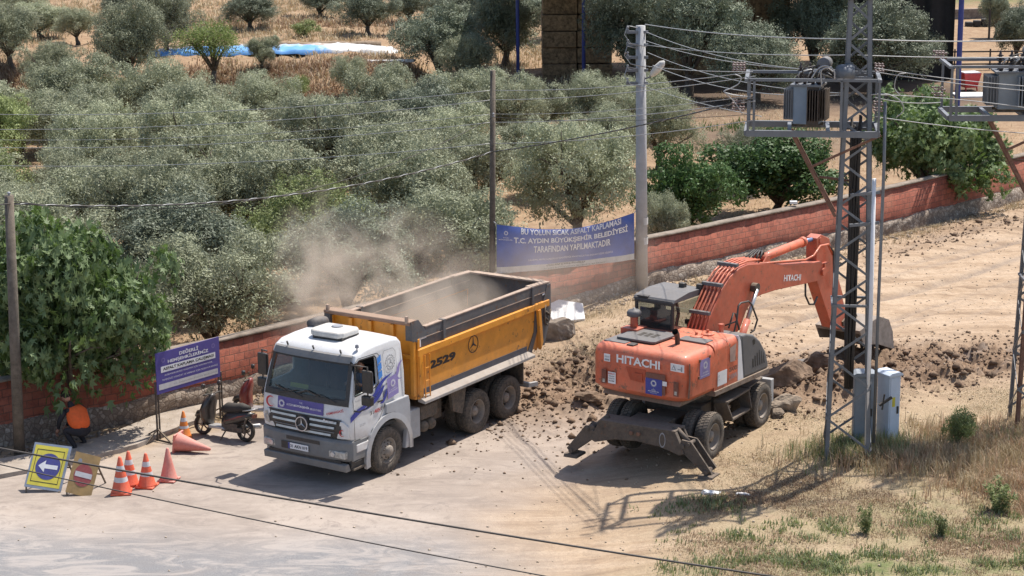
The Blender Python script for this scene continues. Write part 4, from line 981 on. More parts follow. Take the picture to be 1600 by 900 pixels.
s_ = MB(); s_.box(1.02, 1.2, near_y(1.7)-.03, near_y(1.7)-.005, 1.72, 1.76); s_.build('door_handle', M['dark'], TR, bevel=.008)
# cab lower side: fender, step, skirt
fd = MB(); n = 16; r0, r1 = .74, .87
for k in range(n):
    a, c_ = PI*(-.06+1.10*k/n), PI*(-.06+1.10*(k+1)/n)
    P = lambda r_, w, y: Vector((1.40-r_*math.cos(w), y, .50+r_*math.sin(w)*1.02))
    fd.add([P(r0, a, -1.285), P(r0, c_, -1.285), P(r1, c_, -1.275), P(r1, a, -1.275), P(r0, a, -.8), P(r0, c_, -.8), P(r1, c_, -1.2), P(r1, a, -1.2)], [(0, 1, 2, 3), (0, 4, 5, 1), (3, 2, 6, 7)])
fd.build('fender', M['fender'], TR, smooth=False)
sk = MB(); sk.prism([(1.98, .42), (2.17, .42), (2.19, .85), (2.19, 1.42), (2.14, 1.62), (1.3, 1.62), (1.3, 1.40), (1.6, 1.36), (1.9, 1.2), (2.08, .95)], 'y', -1.27, -1.15)
sk.build('rear_skirt', M['fender'], TR, bevel=.02)
st_ = MB(); st_.box(.22, .66, -1.26, -.9, .78, .98); st_.build('step_panel', M['white'], TR, bevel=.03)
for z in (.40, .62): 
    s_ = MB(); s_.box(.12, .66, -1.24, -.85, z, z+.055); s_.build('step', M['grey'] if z > .5 else M['darkmetal'], TR, bevel=.012)
s_ = MB(); s_.box(.10, .60, -1.20, -1.14, .44, .8); s_.build('step_bracket', M['dark'], TR)
# far side lower body so that the wheel bay is not hollow
s_ = MB(); s_.box(.22, .62, .9, 1.26, .45, .98); s_.box(1.98, 2.17, 1.12, 1.26, .42, 1.6); s_.build('far_steps', M['fender'], TR)
# mirrors
def mirror(sgn, big):
    b = MB(); y = sgn*1.45; x = .40
    b.box(x-.04, x+.04, y-.13, y+.13, 2.12, 2.62); m_ = b.build('mirror', M['mirror'], TR, bevel=.03, seg=3)
    b = MB(); b.box(x+.051, x+.055, y-.12, y+.12, 2.14, 2.58); b.build('mirror_glass', M['chrome'], m_)
    b = MB(); b.box(x-.07, x+.07, y-.13, y+.13, 1.84, 2.06); b.build('mirror', M['mirror'], TR, bevel=.03)
    b = MB(); b.smooth = True; b.tube([(.22, sgn*1.16, 2.74), (.25, sgn*1.34, 2.74), (x, sgn*1.46, 2.70), (x, sgn*1.46, 1.80), (.24, sgn*1.34, 1.72), (.2, sgn*1.2, 1.74)], .018, 6); b.build('mirror_arm', M['dark'], TR)
mirror(-1, 1); mirror(1, 1)
# roof hatch unit, cap, beacon stalk, intake stack
s_ = MB(); s_.prism([(.80, .30), (.86, .44), (1.0, .50), (1.48, .50), (1.56, .44), (1.58, -.32), (1.5, -.42), (.95, -.42), (.82, -.34)], 'z', 3.06, 3.20)
ac = s_.build('roof_unit', M['whitew'], TR, bevel=.05, seg=3)
s_ = MB(); s_.prism([(.84, .36), (1.5, .45), (1.54, -.38), (.9, -.40)], 'z', 2.99, 3.07); s_.build('roof_unit_base', M['dark'], TR)
s_ = MB(); s_.lathe([(3.2, .13), (3.225, .12), (3.23, .001)], (1.32, .05, 0), 'z', 20); s_.build('roof_cap', M['inkg'], TR)
s_ = MB(); s_.smooth = True; s_.tube([(1.93, 1.02, 1.3), (1.93, 1.02, 2.9), (1.95, 1.0, 3.06), (2.1, .86, 3.12), (2.13, .3, 3.13)], .13, 12); 
s_ = MB(); s_.smooth = True; s_.tube([(2.2, 1.08, 1.2), (2.2, 1.08, 2.85), (2.12, 1.06, 3.02), (1.85, 1.04, 3.07), (1.62, 1.04, 3.05)], .12, 12); s_.build('intake_stack', M['bedgrey'], TR)
s_ = MB(); s_.tube([(.62, -1.02, 2.9), (.62, -1.03, 3.02)], .015, 6); s_.lathe([(3.02, .05), (3.09, .035), (3.10, .001)], (.62, -1.03, 0), 'z', 10); s_.build('roof_antenna', M['inkg'], TR)
# chassis
s_ = MB()
for y in (-.42, .42): s_.box(.5, 7.5, y-.04, y+.04, .78, 1.05)
for x in (.9, 2.2, 3.2, 4.2, 5.6, 7.0): s_.box(x, x+.12, -.4, .4, .8, 1.0)
s_.box(2.3, 7.6, -.5, -.38, 1.06, 1.30); s_.box(2.3, 7.6, .38, .5, 1.06, 1.30); s_.build('chassis', M['darkmetal'], TR)
s_ = MB(); s_.box(.7, 1.8, -.45, .45, .6, 1.0); s_.box(1.3, 1.5, -1.0, 1.0, .45, .6); s_.build('front_axle', M['darkmetal'], TR)
for x in (4.93, 6.28):
    s_ = MB(); s_.cyl((x, -1.0, .52), (x, 1.0, .52), .09); s_.lathe([(-.2, .18), (0, .24), (.2, .18)], (x, 0, .52), 'y', 16); s_.box(x-.5, x+.5, -.5, -.42, .68, .76); s_.box(x-.5, x+.5, .42, .5, .68, .76); s_.build('rear_axle', M['darkmetal'], TR)
s_ = MB(); s_.prism([(2.24, .58), (2.24, 1.15), (2.3, 1.2), (2.66, 1.2), (2.66, .52), (2.34, .52)], 'y', -1.2, -.5); s_.build('urea_tank', M['lgrey'], TR, bevel=.03)
s_ = MB(); s_.box(2.74, 3.4, -1.16, -.5, .84, 1.16); s_.build('battery_box', M['darkmetal'], TR, bevel=.04)
s_ = MB(); s_.smooth = True
for x in (2.93, 3.22): s_.lathe([(-1.18, .02), (-1.16, .10), (-1.10, .135), (-.55, .135), (-.5, .1), (-.49, .001)], (x, 0, .66), 'y', 16)
s_.build('air_tank', M['darkmetal'], TR)
s_ = MB(); s_.box(3.42, 3.9, -.9, -.5, .62, 1.05); s_.lathe([(-.9, .12), (-.86, .16), (-.5, .16)], (3.62, 0, .85), 'y', 12); s_.build('silencer', M['darkmetal'], TR)
s_ = MB(); s_.box(2.3, 3.6, .5, 1.18, .5, 1.15); s_.build('fuel_tank', M['lgrey'], TR, bevel=.08)
for (x0, x1, z0, z1) in ((4.20, 4.26, .62, 1.30), ):
    s_ = MB(); s_.prism([(3.86, 1.32), (3.95, .78), (4.32, .62), (4.42, .9), (4.5, 1.32)], 'y', -1.2, -1.12); s_.build('mudguard', M['darkmetal'], TR); s_ = MB(); s_.prism([(3.86, 1.32), (3.95, .78), (4.32, .62), (4.42, .9), (4.5, 1.32)], 'y', 1.12, 1.2); s_.build('mudguard', M['darkmetal'], TR)
for y0, y1 in ((-1.24, -.6), (.6, 1.24)):
    s_ = MB(); s_.box(6.86, 6.90, y0, y1, .72, 1.34); s_.box(4.35, 6.86, y0, y1, 1.28, 1.31); s_.build('mudguard', M['darkmetal'], TR)
s_ = MB(); s_.bar((7.25, -1.15, .60), (7.25, 1.15, .60), .10, .12); s_.bar((7.2, -.5, .6), (7.1, -.5, 1.0), .1, .1); s_.bar((7.2, .5, .6), (7.1, .5, 1.0), .1, .1); s_.bar((7.2, -1.15, .6), (7.55, -1.2, .57), .09, .1); s_.build('underrun_bar', M['lgrey'], TR)
# tipper body
s_ = MB()
s_.box(2.56, 7.55, -1.20, -1.14, 1.46, 2.44); s_.box(2.56, 7.55, 1.14, 1.20, 1.46, 2.44)
for sg in (-1, 1):   # rising tail of the side
    s_.prism([(7.55, 1.40), (7.72, 1.55), (8.02, 2.2), (8.02, 2.44), (7.55, 2.44)], 'y', sg*1.14, sg*1.20)
side = s_.build('body_side', M['orange'], TR, bevel=.008)
s_ = MB()
for sg in (-1, 1):
    s_.prism([(2.54, 2.40), (8.06, 2.44), (8.06, 2.60), (2.54, 2.56)], 'y', sg*1.14, sg*1.27)
s_.build('top_rail', M['orange'], TR, bevel=.015)
s_ = MB()
for sg in (-1, 1):
    s_.prism([(2.56, 2.56), (8.08, 2.60), (8.08, 2.80), (2.56, 2.78)], 'y', sg*1.12, sg*1.20)
    s_.prism([(2.9, 2.79), (8.08, 2.81), (8.08, 3.0), (7.4, 3.03), (2.9, 3.01)], 'y', sg*1.14, sg*1.215)
    for x in (3.55, 7.30): s_.box(x, x+.10, sg*1.10, sg*1.25, 2.60, 3.05)
s_.build('sideboard', M['bedgrey'], TR, bevel=.01)
s_ = MB()
for sg in (-1, 1):
    s_.prism([(2.6, 2.78), (8.08, 2.80), (8.08, 2.815), (2.6, 2.795)], 'y', sg*1.11, sg*1.225); s_.prism([(2.9, 3.008), (7.4, 3.028), (7.4, 3.05), (2.9, 3.03)], 'y', sg*1.10, sg*1.222)
s_.prism([(7.3, 3.03), (8.16, 3.0), (8.16, 3.03), (7.3, 3.06)], 'y', -1.22, -1.04); s_.prism([(7.3, 3.03), (8.16, 3.0), (8.16, 3.03), (7.3, 3.06)], 'y', 1.04, 1.22)
s_.prism([(7.98, 3.0), (8.18, 3.0), (8.18, 3.04), (7.98, 3.04)], 'y', -1.03, 1.03)
s_.build('worn_rim', M['edge'], TR)
for sg in (-1, 1):      # gusset boxes at the head of the body
    s_ = MB(); s_.prism([(2.34, 3.24), (2.34, 2.80), (2.6, 2.72), (2.62, 3.0)], 'y', sg*1.06, sg*1.23)
    s_.add([(2.34, sg*1.22, 3.24), (2.62, sg*1.22, 3.24), (2.92, sg*1.22, 2.92), (2.9, sg*1.22, 2.76), (2.4, sg*1.22, 2.76)], [(0, 1, 2, 3, 4)])
    s_.build('corner_gusset', M['bedgrey'], TR, bevel=.01)
    s_ = MB(); s_.box(2.30, 2.36, sg*1.08, sg*1.14, 3.2, 3.36); s_.build('stake', M['edge'], TR)
s_ = MB(); s_.box(2.50, 2.56, -1.2, 1.2, 1.40, 3.16)
for y in (-1.17, -.62, 0, .55, 1.1): s_.box(2.42, 2.50, y-.05, y+.05, 1.5, 3.10)
s_.box(2.43, 2.50, -1.2, 1.2, 2.35, 2.45); s_.build('headboard', M['orange'], TR, bevel=.01)
s_ = MB(); s_.prism([(2.34, 3.14), (2.30, 3.20), (2.32, 3.24), (2.60, 3.24), (2.60, 3.14)], 'y', -1.20, 1.22); s_.build('headboard_cap', pbr('cap_rust', (.26, .15, .11), .75, dust=.45, rust=.1), TR, bevel=.015)
s_ = MB(); s_.box(2.56, 7.95, -1.14, 1.14, 1.44, 1.50); s_.build('body_floor', M['orange_in'], TR)
s_ = MB(); s_.box(2.565, 7.95, -1.139, -1.12, 1.5, 2.56); s_.box(2.565, 7.95, 1.12, 1.139, 1.5, 2.56); s_.box(2.562, 2.585, -1.12, 1.12, 1.5, 3.1)
s_.build('body_lining', M['orange_in'], TR)
# load heap
def heap_mesh(x0, x1, y0, y1, zf, name, mat, parent, n=48):
    xs = np.linspace(x0, x1, n*2); ys = np.linspace(y0, y1, n); Xg, Yg = np.meshgrid(xs, ys); Zg = zf(Xg, Yg)
    idx = np.arange(Xg.size).reshape(Xg.shape); F = np.stack([idx[:-1, :-1], idx[:-1, 1:], idx[1:, 1:], idx[1:, :-1]], -1).reshape(-1, 4)
    return np_mesh(name, np.stack([Xg, Yg, Zg], -1).reshape(-1, 3), F, mat, parent, smooth=True)
ld = heap_mesh(2.60, 7.90, -1.115, 1.115, lambda x, y: 1.75+.75*np.exp(-((x-4.6)/1.3)**2-(y/.9)**2)+.10*fbm(x*3, y*3, 5)+.05*fbm(x*9, y*9, 8), 'soil_load', M['soil'], None)
ld.location = TR.location; ld.rotation_euler = TR.rotation_euler; tag(ld, 'brown soil heaped inside the orange dump body', 'soil', kind='stuff')
# silver ledge below the side, blue strip, ladder, struts
for sg in (-1, 1):
    s_ = MB(); s_.prism([(2.58, 1.46), (7.1, 1.46), (7.1, 1.62), (2.58, 1.60)], 'y', sg*1.205, sg*1.215); s_.build('side_strip', M['ledged'], TR)
    s_ = MB(); vs = [(2.58, sg*1.20, 1.47), (7.16, sg*1.20, 1.48), (7.22, sg*1.38, 1.40), (2.60, sg*1.38, 1.37), (2.60, sg*1.38, 1.30), (7.22, sg*1.38, 1.33), (2.58, sg*1.2, 1.34), (7.16, sg*1.2, 1.36)]
    s_.add(vs, [(0, 1, 2, 3), (3, 2, 5, 4), (4, 5, 7, 6), (0, 3, 4, 6), (1, 7, 5, 2)]); s_.build('side_ledge', M['ledge'], TR, bevel=.01)
    s_ = MB(); s_.box(2.58, 2.72, sg*1.2, sg*1.27, 1.40, 2.42); s_.box(2.56, 2.64, sg*1.2, sg*1.24, 1.40, 2.8); s_.build('corner_post', M['orange'], TR, bevel=.01)
    s_ = MB(); s_.prism([(7.50, 2.44), (7.62, 2.44), (7.72, 1.60), (7.62, 1.42)], 'y', sg*1.2, sg*1.30); s_.build('rear_strut', M['orange'], TR, bevel=.01)
    s_ = MB(); s_.prism([(7.12, 1.46), (7.30, 1.40), (7.55, 1.9), (7.56, 2.44), (7.48, 2.44), (7.42, 1.9)], 'y', sg*1.2, sg*1.225); s_.build('rear_gusset', M['bedgrey'], TR)
s_ = MB()
for x in (2.74, 2.92): s_.bar((x, -1.30, 1.42), (x, -1.30, 2.40), .022)
for z in np.arange(1.5, 2.4, .3): s_.bar((2.74, -1.30, z), (2.92, -1.30, z), .02)
s_.build('ladder', M['orange'], TR)
# tailgate
s_ = MB(); s_.prism([(7.78, 1.50), (7.90, 1.46), (8.20, 2.2), (8.20, 2.98), (8.10, 2.98), (8.06, 2.2)], 'y', -1.22, 1.22)
tg = s_.build('tailgate', M['bedgrey'], TR, bevel=.015)
s_ = MB()
for sg in (-1, 1): s_.prism([(7.80, 1.62), (8.06, 2.30), (8.12, 2.98), (8.0, 2.98), (7.74, 2.4), (7.72, 1.7)], 'y', sg*1.2, sg*1.235)
s_.build('tailgate_side', M['bedgrey'], TR)
s_ = MB(); s_.smooth = True
s_.tube([(7.88, -1.26, 2.50), (7.82, -1.27, 2.30), (7.84, -1.27, 2.05), (7.94, -1.27, 1.98), (8.04, -1.27, 2.1), (8.1, -1.27, 2.35)], .022, 6); s_.tube([(7.90, -1.26, 2.32), (8.06, -1.26, 2.22)], .03, 6); s_.tube([(7.84, -1.26, 2.2), (8.02, -1.26, 2.06)], .025, 6); s_.build('tailgate_chain', M['darkmetal'], TR)
# writing on the body
text(TR, '2529', (3.04, -1.204, 1.98), (1, 0, .012), Z_, 1.04, .20, 'inkb', name='body_lettering', bold=.055, depth=.004)
star3(TR, (4.80, -1.202, 2.19), X_, Z_, .21, 'inkb', ring=.10, t=.004, depth=.004)
s_ = MB(); s_.poly([(2.66, -1.222, 2.80), (2.92, -1.222, 2.80), (2.92, -1.222, 2.765), (2.70, -1.222, 2.765), (2.70, -1.222, 2.60), (2.66, -1.222, 2.60)]); s_.poly([(7.80, -1.222, 2.78), (8.02, -1.222, 2.80), (8.02, -1.222, 2.765), (7.94, -1.222, 2.76), (7.94, -1.222, 2.6), (7.90, -1.222, 2.6), (7.90, -1.222, 2.75), (7.80, -1.222, 2.745)]); s_.build('reflective_tape', M['ink'], TR)
# wheels
wf = make_wheel('front', .52, .29, .285); wr = make_wheel('rear', .52, .28, .285)
put_wheel(wf, TR, 1.40, -1.08, .52, first=True); put_wheel(wf, TR, 1.40, 1.08, .52, True)
k = True
for x in (4.93, 6.28):
    for y, fl in ((-1.09, False), (-.75, True), (.75, False), (1.09, True)): put_wheel(wr, TR, x, y, .52, fl, first=k, rot=x+y); k = False
# ------------------------------------------------------------------ wheeled excavator; x runs rear to front, -y is the near side
EX = empty('wheeled_excavator', (3.979, 43.568, .30), R(59.97), 'orange wheeled excavator seen from behind, arm reaching right past the lattice tower', 'excavator')
UM = Matrix.Rotation(R(53.5-59.97), 4, 'Z')
def U(): return MB(UM)
def ub(v): return UM @ Vector(v)
UX, UY, UZ = UM.to_3x3() @ Vector((1, 0, 0)), UM.to_3x3() @ Vector((0, 1, 0)), Vector((0, 0, 1))
NX = -UY   # along the rear face, left to right as seen from behind
# undercarriage
s_ = MB(); s_.prism([(-1.75, .62), (-1.5, .86), (1.9, .86), (2.05, .66), (1.9, .5), (-1.6, .46)], 'y', -.38, .38); s_.box(-.8, 1.1, -.7, .7, .78, 1.02); s_.build('chassis', M['hmud'], EX, bevel=.03)
s_ = MB(); s_.lathe([(1.0, .72), (1.08, .74), (1.30, .70), (1.38, .60)], (0, 0, 0), 'z', 28); s_.build('slew_ring', M['darkmetal'], EX)
for x in (-1.25, 1.48):
    s_ = MB(); s_.cyl((x, -.95, .53), (x, .95, .53), .11); s_.lathe([(-.22, .14), (0, .25), (.22, .14)], (x, 0, .53), 'y', 14); s_.build('axle', M['hmud'], EX)
we = make_wheel('ex', .53, .27, .29)
k = True
for x in (-1.25, 1.48):
    for y, fl in ((-1.10, False), (-.76, True), (.76, False), (1.10, True)): put_wheel(we, EX, x, y, .53, fl, first=k, rot=x*2+y); k = False
# steps / side frame between the wheels, near and far side
for sg in (-1, 1):
    s_ = MB(); y = sg*1.05
    s_.bar((-.55, y, 1.12), (.75, y, 1.12), .34, .05); s_.bar((-.35, y*1.08, .66), (.68, y*1.08, .66), .24, .05); s_.bar((-.55, y, 1.12), (-.35, y*1.08, .66), .30, .05, up=(1, 0, 0)); s_.bar((.72, y, 1.10), (.72, y*1.08, .66), .28, .05, up=(1, 0, 0))
    s_.box(-.25, .6, sg*.62-.15, sg*.62+.15, .62, 1.08); s_.build('side_steps', M['hmud'], EX, bevel=.01)
    s_ = MB(); s_.bar((.70, y, 1.14), (1.48, y, 1.20), .3, .03); s_.build('wheel_guard', M['hmud'], EX)
# rear stabiliser beam with two legs
s_ = MB()
s_.prism([(-.92, .95), (.92, .95), (1.14, .50), (1.02, .45), (.55, .58), (0, .62), (-.55, .58), (-1.02, .45), (-1.14, .50)], 'x', -2.62, -2.50)
s_.prism([(-.92, .95), (.92, .95), (1.10, .56), (-1.10, .56)], 'x', -2.20, -2.12)
s_.box(-2.62, -2.10, -.92, .92, .94, .98); s_.prism([(-.45, .55), (.45, .55), (.45, .95), (-.45, .95)], 'x', -2.15, -1.6)
sb = s_.build('stabiliser_beam', M['hmud'], EX, bevel=.015)
for y in (-.05, .12): 
    s_ = MB(); s_.lathe([(-2.66, .001), (-2.66, .045), (-2.60, .05)], (0, y, .80), 'x', 12); s_.build('lug', M['rusty'], sb)
s_ = MB(); 
for k in range(20):
    a, c_ = 2*PI*k/20, 2*PI*(k+1)/20
    P = lambda q, w: Vector((-2.624, -.62+(.075+0*q)*math.cos(w)*q, .74+.17*math.sin(w)*q)); s_.quad(P(1, a), P(1, c_), P(.8, c_), P(.8, a))
s_.build('painted_mark', M['inkg'], sb)
for sg in (-1, 1):
    s_ = MB(); kx = -2.40
    for x in (-2.56, -2.26): s_.add([(x-.025, sg*.98, .60), (x-.025, sg*1.06, .80), (x-.025, sg*1.28, .78), (x-.025, sg*1.74, .20), (x-.025, sg*1.62, .10), (x-.025, sg*1.46, .22), (x+.025, sg*.98, .60), (x+.025, sg*1.06, .80), (x+.025, sg*1.28, .78), (x+.025, sg*1.74, .20), (x+.025, sg*1.62, .10), (x+.025, sg*1.46, .22)],
        [(0, 1, 2, 3, 4, 5), (6, 7, 8, 9, 10, 11), (0, 1, 7, 6), (1, 2, 8, 7), (2, 3, 9, 8), (3, 4, 10, 9), (4, 5, 11, 10), (5, 0, 6, 11)])
    s_.cyl((-2.62, sg*1.08, .66), (-2.2, sg*1.08, .66), .055); s_.cyl((-2.62, sg*1.22, .72), (-2.2, sg*1.22, .72), .045); s_.cyl((-2.62, sg*1.63, .16), (-2.2, sg*1.63, .16), .05)
    lg = s_.build('stabiliser_leg', M['hmud'], EX)
    s_ = MB(); s_.prism([(-2.64, .0), (-2.18, .0), (-2.22, .07), (-2.6, .07)], 'y', sg*1.63-.17, sg*1.63+.17); s_.prism([(sg*1.54, .06), (sg*1.72, .06), (sg*1.66, .22), (sg*1.60, .22)], 'x', -2.46, -2.36); s_.build('foot', M['hmud'], lg, bevel=.01)
    s_ = MB(); s_.smooth = True; s_.tube([(kx, sg*.80, 1.02), (kx, sg*1.18, .68)], .06, 10); s_.tube([(kx, sg*1.15, .70), (kx, sg*1.42, .42)], .03, 8); s_.build('leg_cylinder', M['hmud'], lg)
# front dozer / tool box end
s_ = MB(); s_.box(2.02, 2.30, -1.15, 1.15, .42, .98); s_.box(2.0, 2.04, -1.2, 1.2, .36, 1.02); s_.build('front_beam', M['lgrey'], EX, bevel=.02)
# upper: counterweight, engine housing
def housing(x0, x1, zt, y=1.23, rr=.16):
    n = 6; out = []
    def prof():
        ps = [(-y, 1.50)]
        for i in range(n+1): a = PI/2*i/n; ps.append((-y+rr-rr*math.cos(a), zt-rr+rr*math.sin(a)))
        for i in range(n+1): a = PI/2*(1-i/n); ps.append((y-rr+rr*math.cos(a), zt-rr+rr*math.sin(a)))
        ps.append((y, 1.50)); return ps
    b = U(); b.smooth = True; b.prism(prof(), 'x', x0, x1); return b
s_ = U(); s_.smooth = False          # counterweight, rounded plan
def cwring(z, inset):
    rr = .30; pts = []; X0 = -2.13+inset; Yh = 1.24-inset
    pts.append((-.93, -Yh)); 
    for i in range(8): a = PI/2*i/7; pts.append((X0+rr-rr*math.sin(a)-.0, -Yh+rr-rr*math.cos(a)))
    for yy in (-.6, -.3, 0, .3, .6): pts.append((X0-.05*(1-(yy/.95)**2), yy))
    for i in range(8): a = PI/2*(1-i/7); pts.append((X0+rr-rr*math.sin(a), Yh-rr+rr*math.cos(a)))
    pts.append((-.93, Yh)); return [(x, y, z) for x, y in pts]
rings = [cwring(1.44, .22), cwring(1.50, .08), cwring(1.60, .0), cwring(2.28, .0), cwring(2.38, .015), cwring(2.46, .055), cwring(2.51, .12), cwring(2.525, .20)]
n = len(rings[0]); vs = [p for r_ in rings for p in r_]
s_.add(vs, [(j*n+i, j*n+(i+1) % n, (j+1)*n+(i+1) % n, (j+1)*n+i) for j in range(len(rings)-1) for i in range(n)]+[list(range(n))[::-1], list(range((len(rings)-1)*n, len(rings)*n))])
cwt = s_.build('counterweight', M['hred'], EX); autosmooth(cwt, 38)
e1 = housing(-.915, -.35, 2.55); e1 = autosmooth(e1.build('engine_cover', M['hred'], EX)); e2 = autosmooth(housing(-.335, .10, 2.55).build('engine_cover', M['hred'], EX))
# white stripe and grey front box (near side only forward of the boom foot)
s_ = U(); y0, y1 = -1.235, -.55
s_.prism([(.10, 1.50), (.36, 1.50), (.22, 2.40), (.12, 2.55), (.10, 2.55)], 'y', y0, y1); s_.build('stripe_panel', M['ink'], EX, bevel=.05, seg=3)
s_ = U(); s_.prism([(.37, 1.50), (1.50, 1.50), (1.49, 1.62), (1.36, 1.92), (1.10, 2.22), (.80, 2.42), (.45, 2.52), (.24, 2.52)], 'y', y0, y1); gb = s_.build('front_box', M['hgrey'], EX, bevel=.05, seg=3)
s_ = U(); s_.poly([(.72, y0-.004, 2.30), (.80, y0-.004, 2.33), (.86, y0-.004, 2.27), (.84, y0-.004, 2.20), (.76, y0-.004, 2.19)]); s_.build('vent_hole', M['black'], gb)
s_ = U()
for k in range(6):
    x = .76+k*.10; s_.poly([(x, y0-.004, 1.66), (x+.05, y0-.004, 1.66), (x+.03-.03*k*.3, y0-.004, 1.86+.05*(k if k < 4 else 6-k)), (x-.03, y0-.004, 1.88+.05*(k if k < 4 else 6-k))])
s_.build('louvre', M['black'], gb)
s_ = U(); s_.box(-.93, 1.5, -1.26, 1.18, 1.38, 1.50); s_.box(1.0, 1.6, -.5, 1.1, 1.36, 1.5)
s_.prism([(-2.0, 1.36), (-.9, 1.36), (-.9, 1.46), (-1.9, 1.46)], 'y', -1.0, 1.0); s_.build('deck', pbr('muddy_skirt', (.22, .17, .14), .7, dust=.5, rust=.3, var=.2), EX, bevel=.012)
# top details
s_ = U(); s_.prism([(-1.64, .86), (-.66, .96), (-.66, -.14), (-1.56, -.10), (-1.62, -.02)], 'z', 2.55, 2.60); hd = s_.build('bonnet', M['hgrey'], EX, bevel=.012)
s_ = U()
for i in range(2):
    for j in range(3): x = -1.30+i*.16; y = .10+j*.17; s_.add([(x, y, 2.605), (x+.13, y, 2.605), (x+.15, y+.12, 2.605), (x+.02, y+.12, 2.605)], [(0, 1, 2, 3)])
s_.build('bonnet_grille', M['black'], hd)
s_ = U(); s_.box(-1.95, -1.75, .22, .40, 2.50, 2.56); s_.build('camera_housing', M['dark'], EX, bevel=.01)
s_ = U(); s_.box(-1.86, -.94, .5, 1.05, 2.51, 2.54); s_.build('tread_plate', M['hgrey'], EX); s_ = U(); s_.box(-.94, -.6, -1.0, -.3, 2.54, 2.565); s_.build('tread_plate', M['hgrey'], EX)
s_ = U(); s_.smooth = True; s_.tube([(-1.22, -.46, 2.5), (-1.22, -.46, 2.62), (-1.27, -.47, 2.76), (-1.36, -.48, 2.84)], [.055, .06, .065, .075], 12, False); s_.build('exhaust_pipe', M['dark'], EX)
s_ = U(); s_.box(-1.05, -.62, .72, 1.15, 2.5, 2.64); s_.smooth = True; s_.lathe([(2.6, .085), (2.88, .085)], (-.83, .93, 0), 'z', 14); ap = s_.build('air_intake', M['hredd'], EX, bevel=.008)
s_ = U(); s_.smooth = True; s_.lathe([(2.88, .12), (2.90, .16), (2.98, .165), (3.03, .13), (3.05, .04), (3.08, .03), (3.08, .001)], (-.83, .93, 0), 'z', 18); s_.build('intake_cap', M['hgrey'], ap)
for x, y in ((-.52, -.52), (-.20, -.62)):
    s_ = U(); s_.lathe([(2.54, .15), (2.575, .15), (2.59, .12), (2.60, .03), (2.66, .03), (2.67, .001)], (x, y, 0), 'z', 18); s_.build('filler_cap', M['hred'], EX)
s_ = U(); s_.lathe([(2.5, .055), (2.68, .055), (2.68, .07), (2.72, .07), (2.72, .001)], (.22, -.72, 0), 'z', 12); s_.build('hydraulic_cap', M['hredd'], EX)
s_ = U(); s_.smooth = True
s_.tube([(.44, -.92, 2.50), (.55, -.92, 2.72), (.62, -.92, 3.08), (.72, -.92, 3.13), (1.08, -.92, 3.10), (1.22, -.92, 3.0), (1.50, -.92, 2.58), (1.36, -.92, 2.36), (1.20, -.92, 2.34)], .022, 6); s_.tube([(.72, -.62, 2.5), (.92, -.62, 2.82), (1.02, -.62, 2.78), (1.2, -.62, 2.36)], .02, 6); s_.tube([(.56, -.92, 2.74), (.56, -.62, 2.6)], .018, 6); s_.build('handrail', M['dark'], EX)
# rear face marks
def rear(y, z, off=.0): return ub((-2.185-off+.02*(abs(y) > .75), y, z))
rf = -.012
text(cwt, 'HITACHI', rear(.50, 2.18, .004), NX, UZ, 1.12, .19, 'ink', bold=.03, depth=.003, name='rear_lettering')
def decal(par, name, y, z, w, h, mat, off=.006): return plate(par, name, rear(y, z, off), NX, UZ, w, h, .003, mat)
q = decal(cwt, 'warning_label', .84, 2.16, .16, .17, 'ink'); text(q, 'DİKKAT', rear(.82, 2.25, .012), NX, UZ, .12, .05, 'inkg', bold=.01); decal(q, 'label_print', .82, 2.18, .12, .04, 'inkg', .011)
q = decal(cwt, 'warning_label', -.88, 2.20, .34, .17, 'ink')
tri = [(.02, .02), (.14, .02), (.08, .13)]; s2 = shape2d(q, 'triangle', tri, rear(-.88, 2.21, .012), NX, UZ, 'inkg', .002); shape2d(s2, 'triangle_inside', [(.045, .035), (.115, .035), (.08, .10)], rear(-.88, 2.21, .016), NX, UZ, 'ink', .002)
decal(q, 'label_print', -1.06, 2.25, .09, .02, 'inkg', .011); decal(q, 'label_print', -1.14, 2.22, .035, .10, 'inkg', .011)
q = decal(cwt, 'caution_notice', .72, 1.68, .20, .26, 'ink'); text(q, 'DİKKAT', rear(.71, 1.885, .012), NX, UZ, .17, .045, 'inkr', bold=.02)
for i, t_ in enumerate(('İŞ MAKİNASI', 'ÇALIŞIYOR', 'YAKLAŞMA')): text(q, t_, rear(.70, 1.83-.055*i, .012), NX, UZ, .15, .036, 'inkb', bold=.01)
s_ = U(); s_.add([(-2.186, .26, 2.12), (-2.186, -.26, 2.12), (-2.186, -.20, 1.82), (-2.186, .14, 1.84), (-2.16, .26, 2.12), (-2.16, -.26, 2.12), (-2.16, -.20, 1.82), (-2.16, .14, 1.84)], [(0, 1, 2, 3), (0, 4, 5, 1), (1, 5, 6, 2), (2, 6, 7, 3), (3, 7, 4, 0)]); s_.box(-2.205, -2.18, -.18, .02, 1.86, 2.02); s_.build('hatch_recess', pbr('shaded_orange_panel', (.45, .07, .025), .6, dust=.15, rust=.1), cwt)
decal(cwt, 'repainted_patch', -.26, 1.62, .50, .46, pbr('grey_brown_patch', (.20, .075, .055), .7, dust=.25), .004)
q = decal(cwt, 'municipal_sticker', -.26, 1.60, .42, .36, 'blue', .010)
rosette(q, rear(-.47, 1.86, .015), NX, UZ, .085); text(q, 'T.C.', rear(-.45, 1.735, .017), NX, UZ, .04, .016, 'ink', bold=0); text(q, 'AYDIN', rear(-.42, 1.70, .017), NX, UZ, .10, .024, 'ink', bold=.01); text(q, 'BÜYÜKŞEHİR', rear(-.33, 1.665, .017), NX, UZ, .28, .028, 'ink', bold=.03); text(q, 'BELEDİYESİ', rear(-.38, 1.635, .017), NX, UZ, .18, .018, 'ink', bold=0)
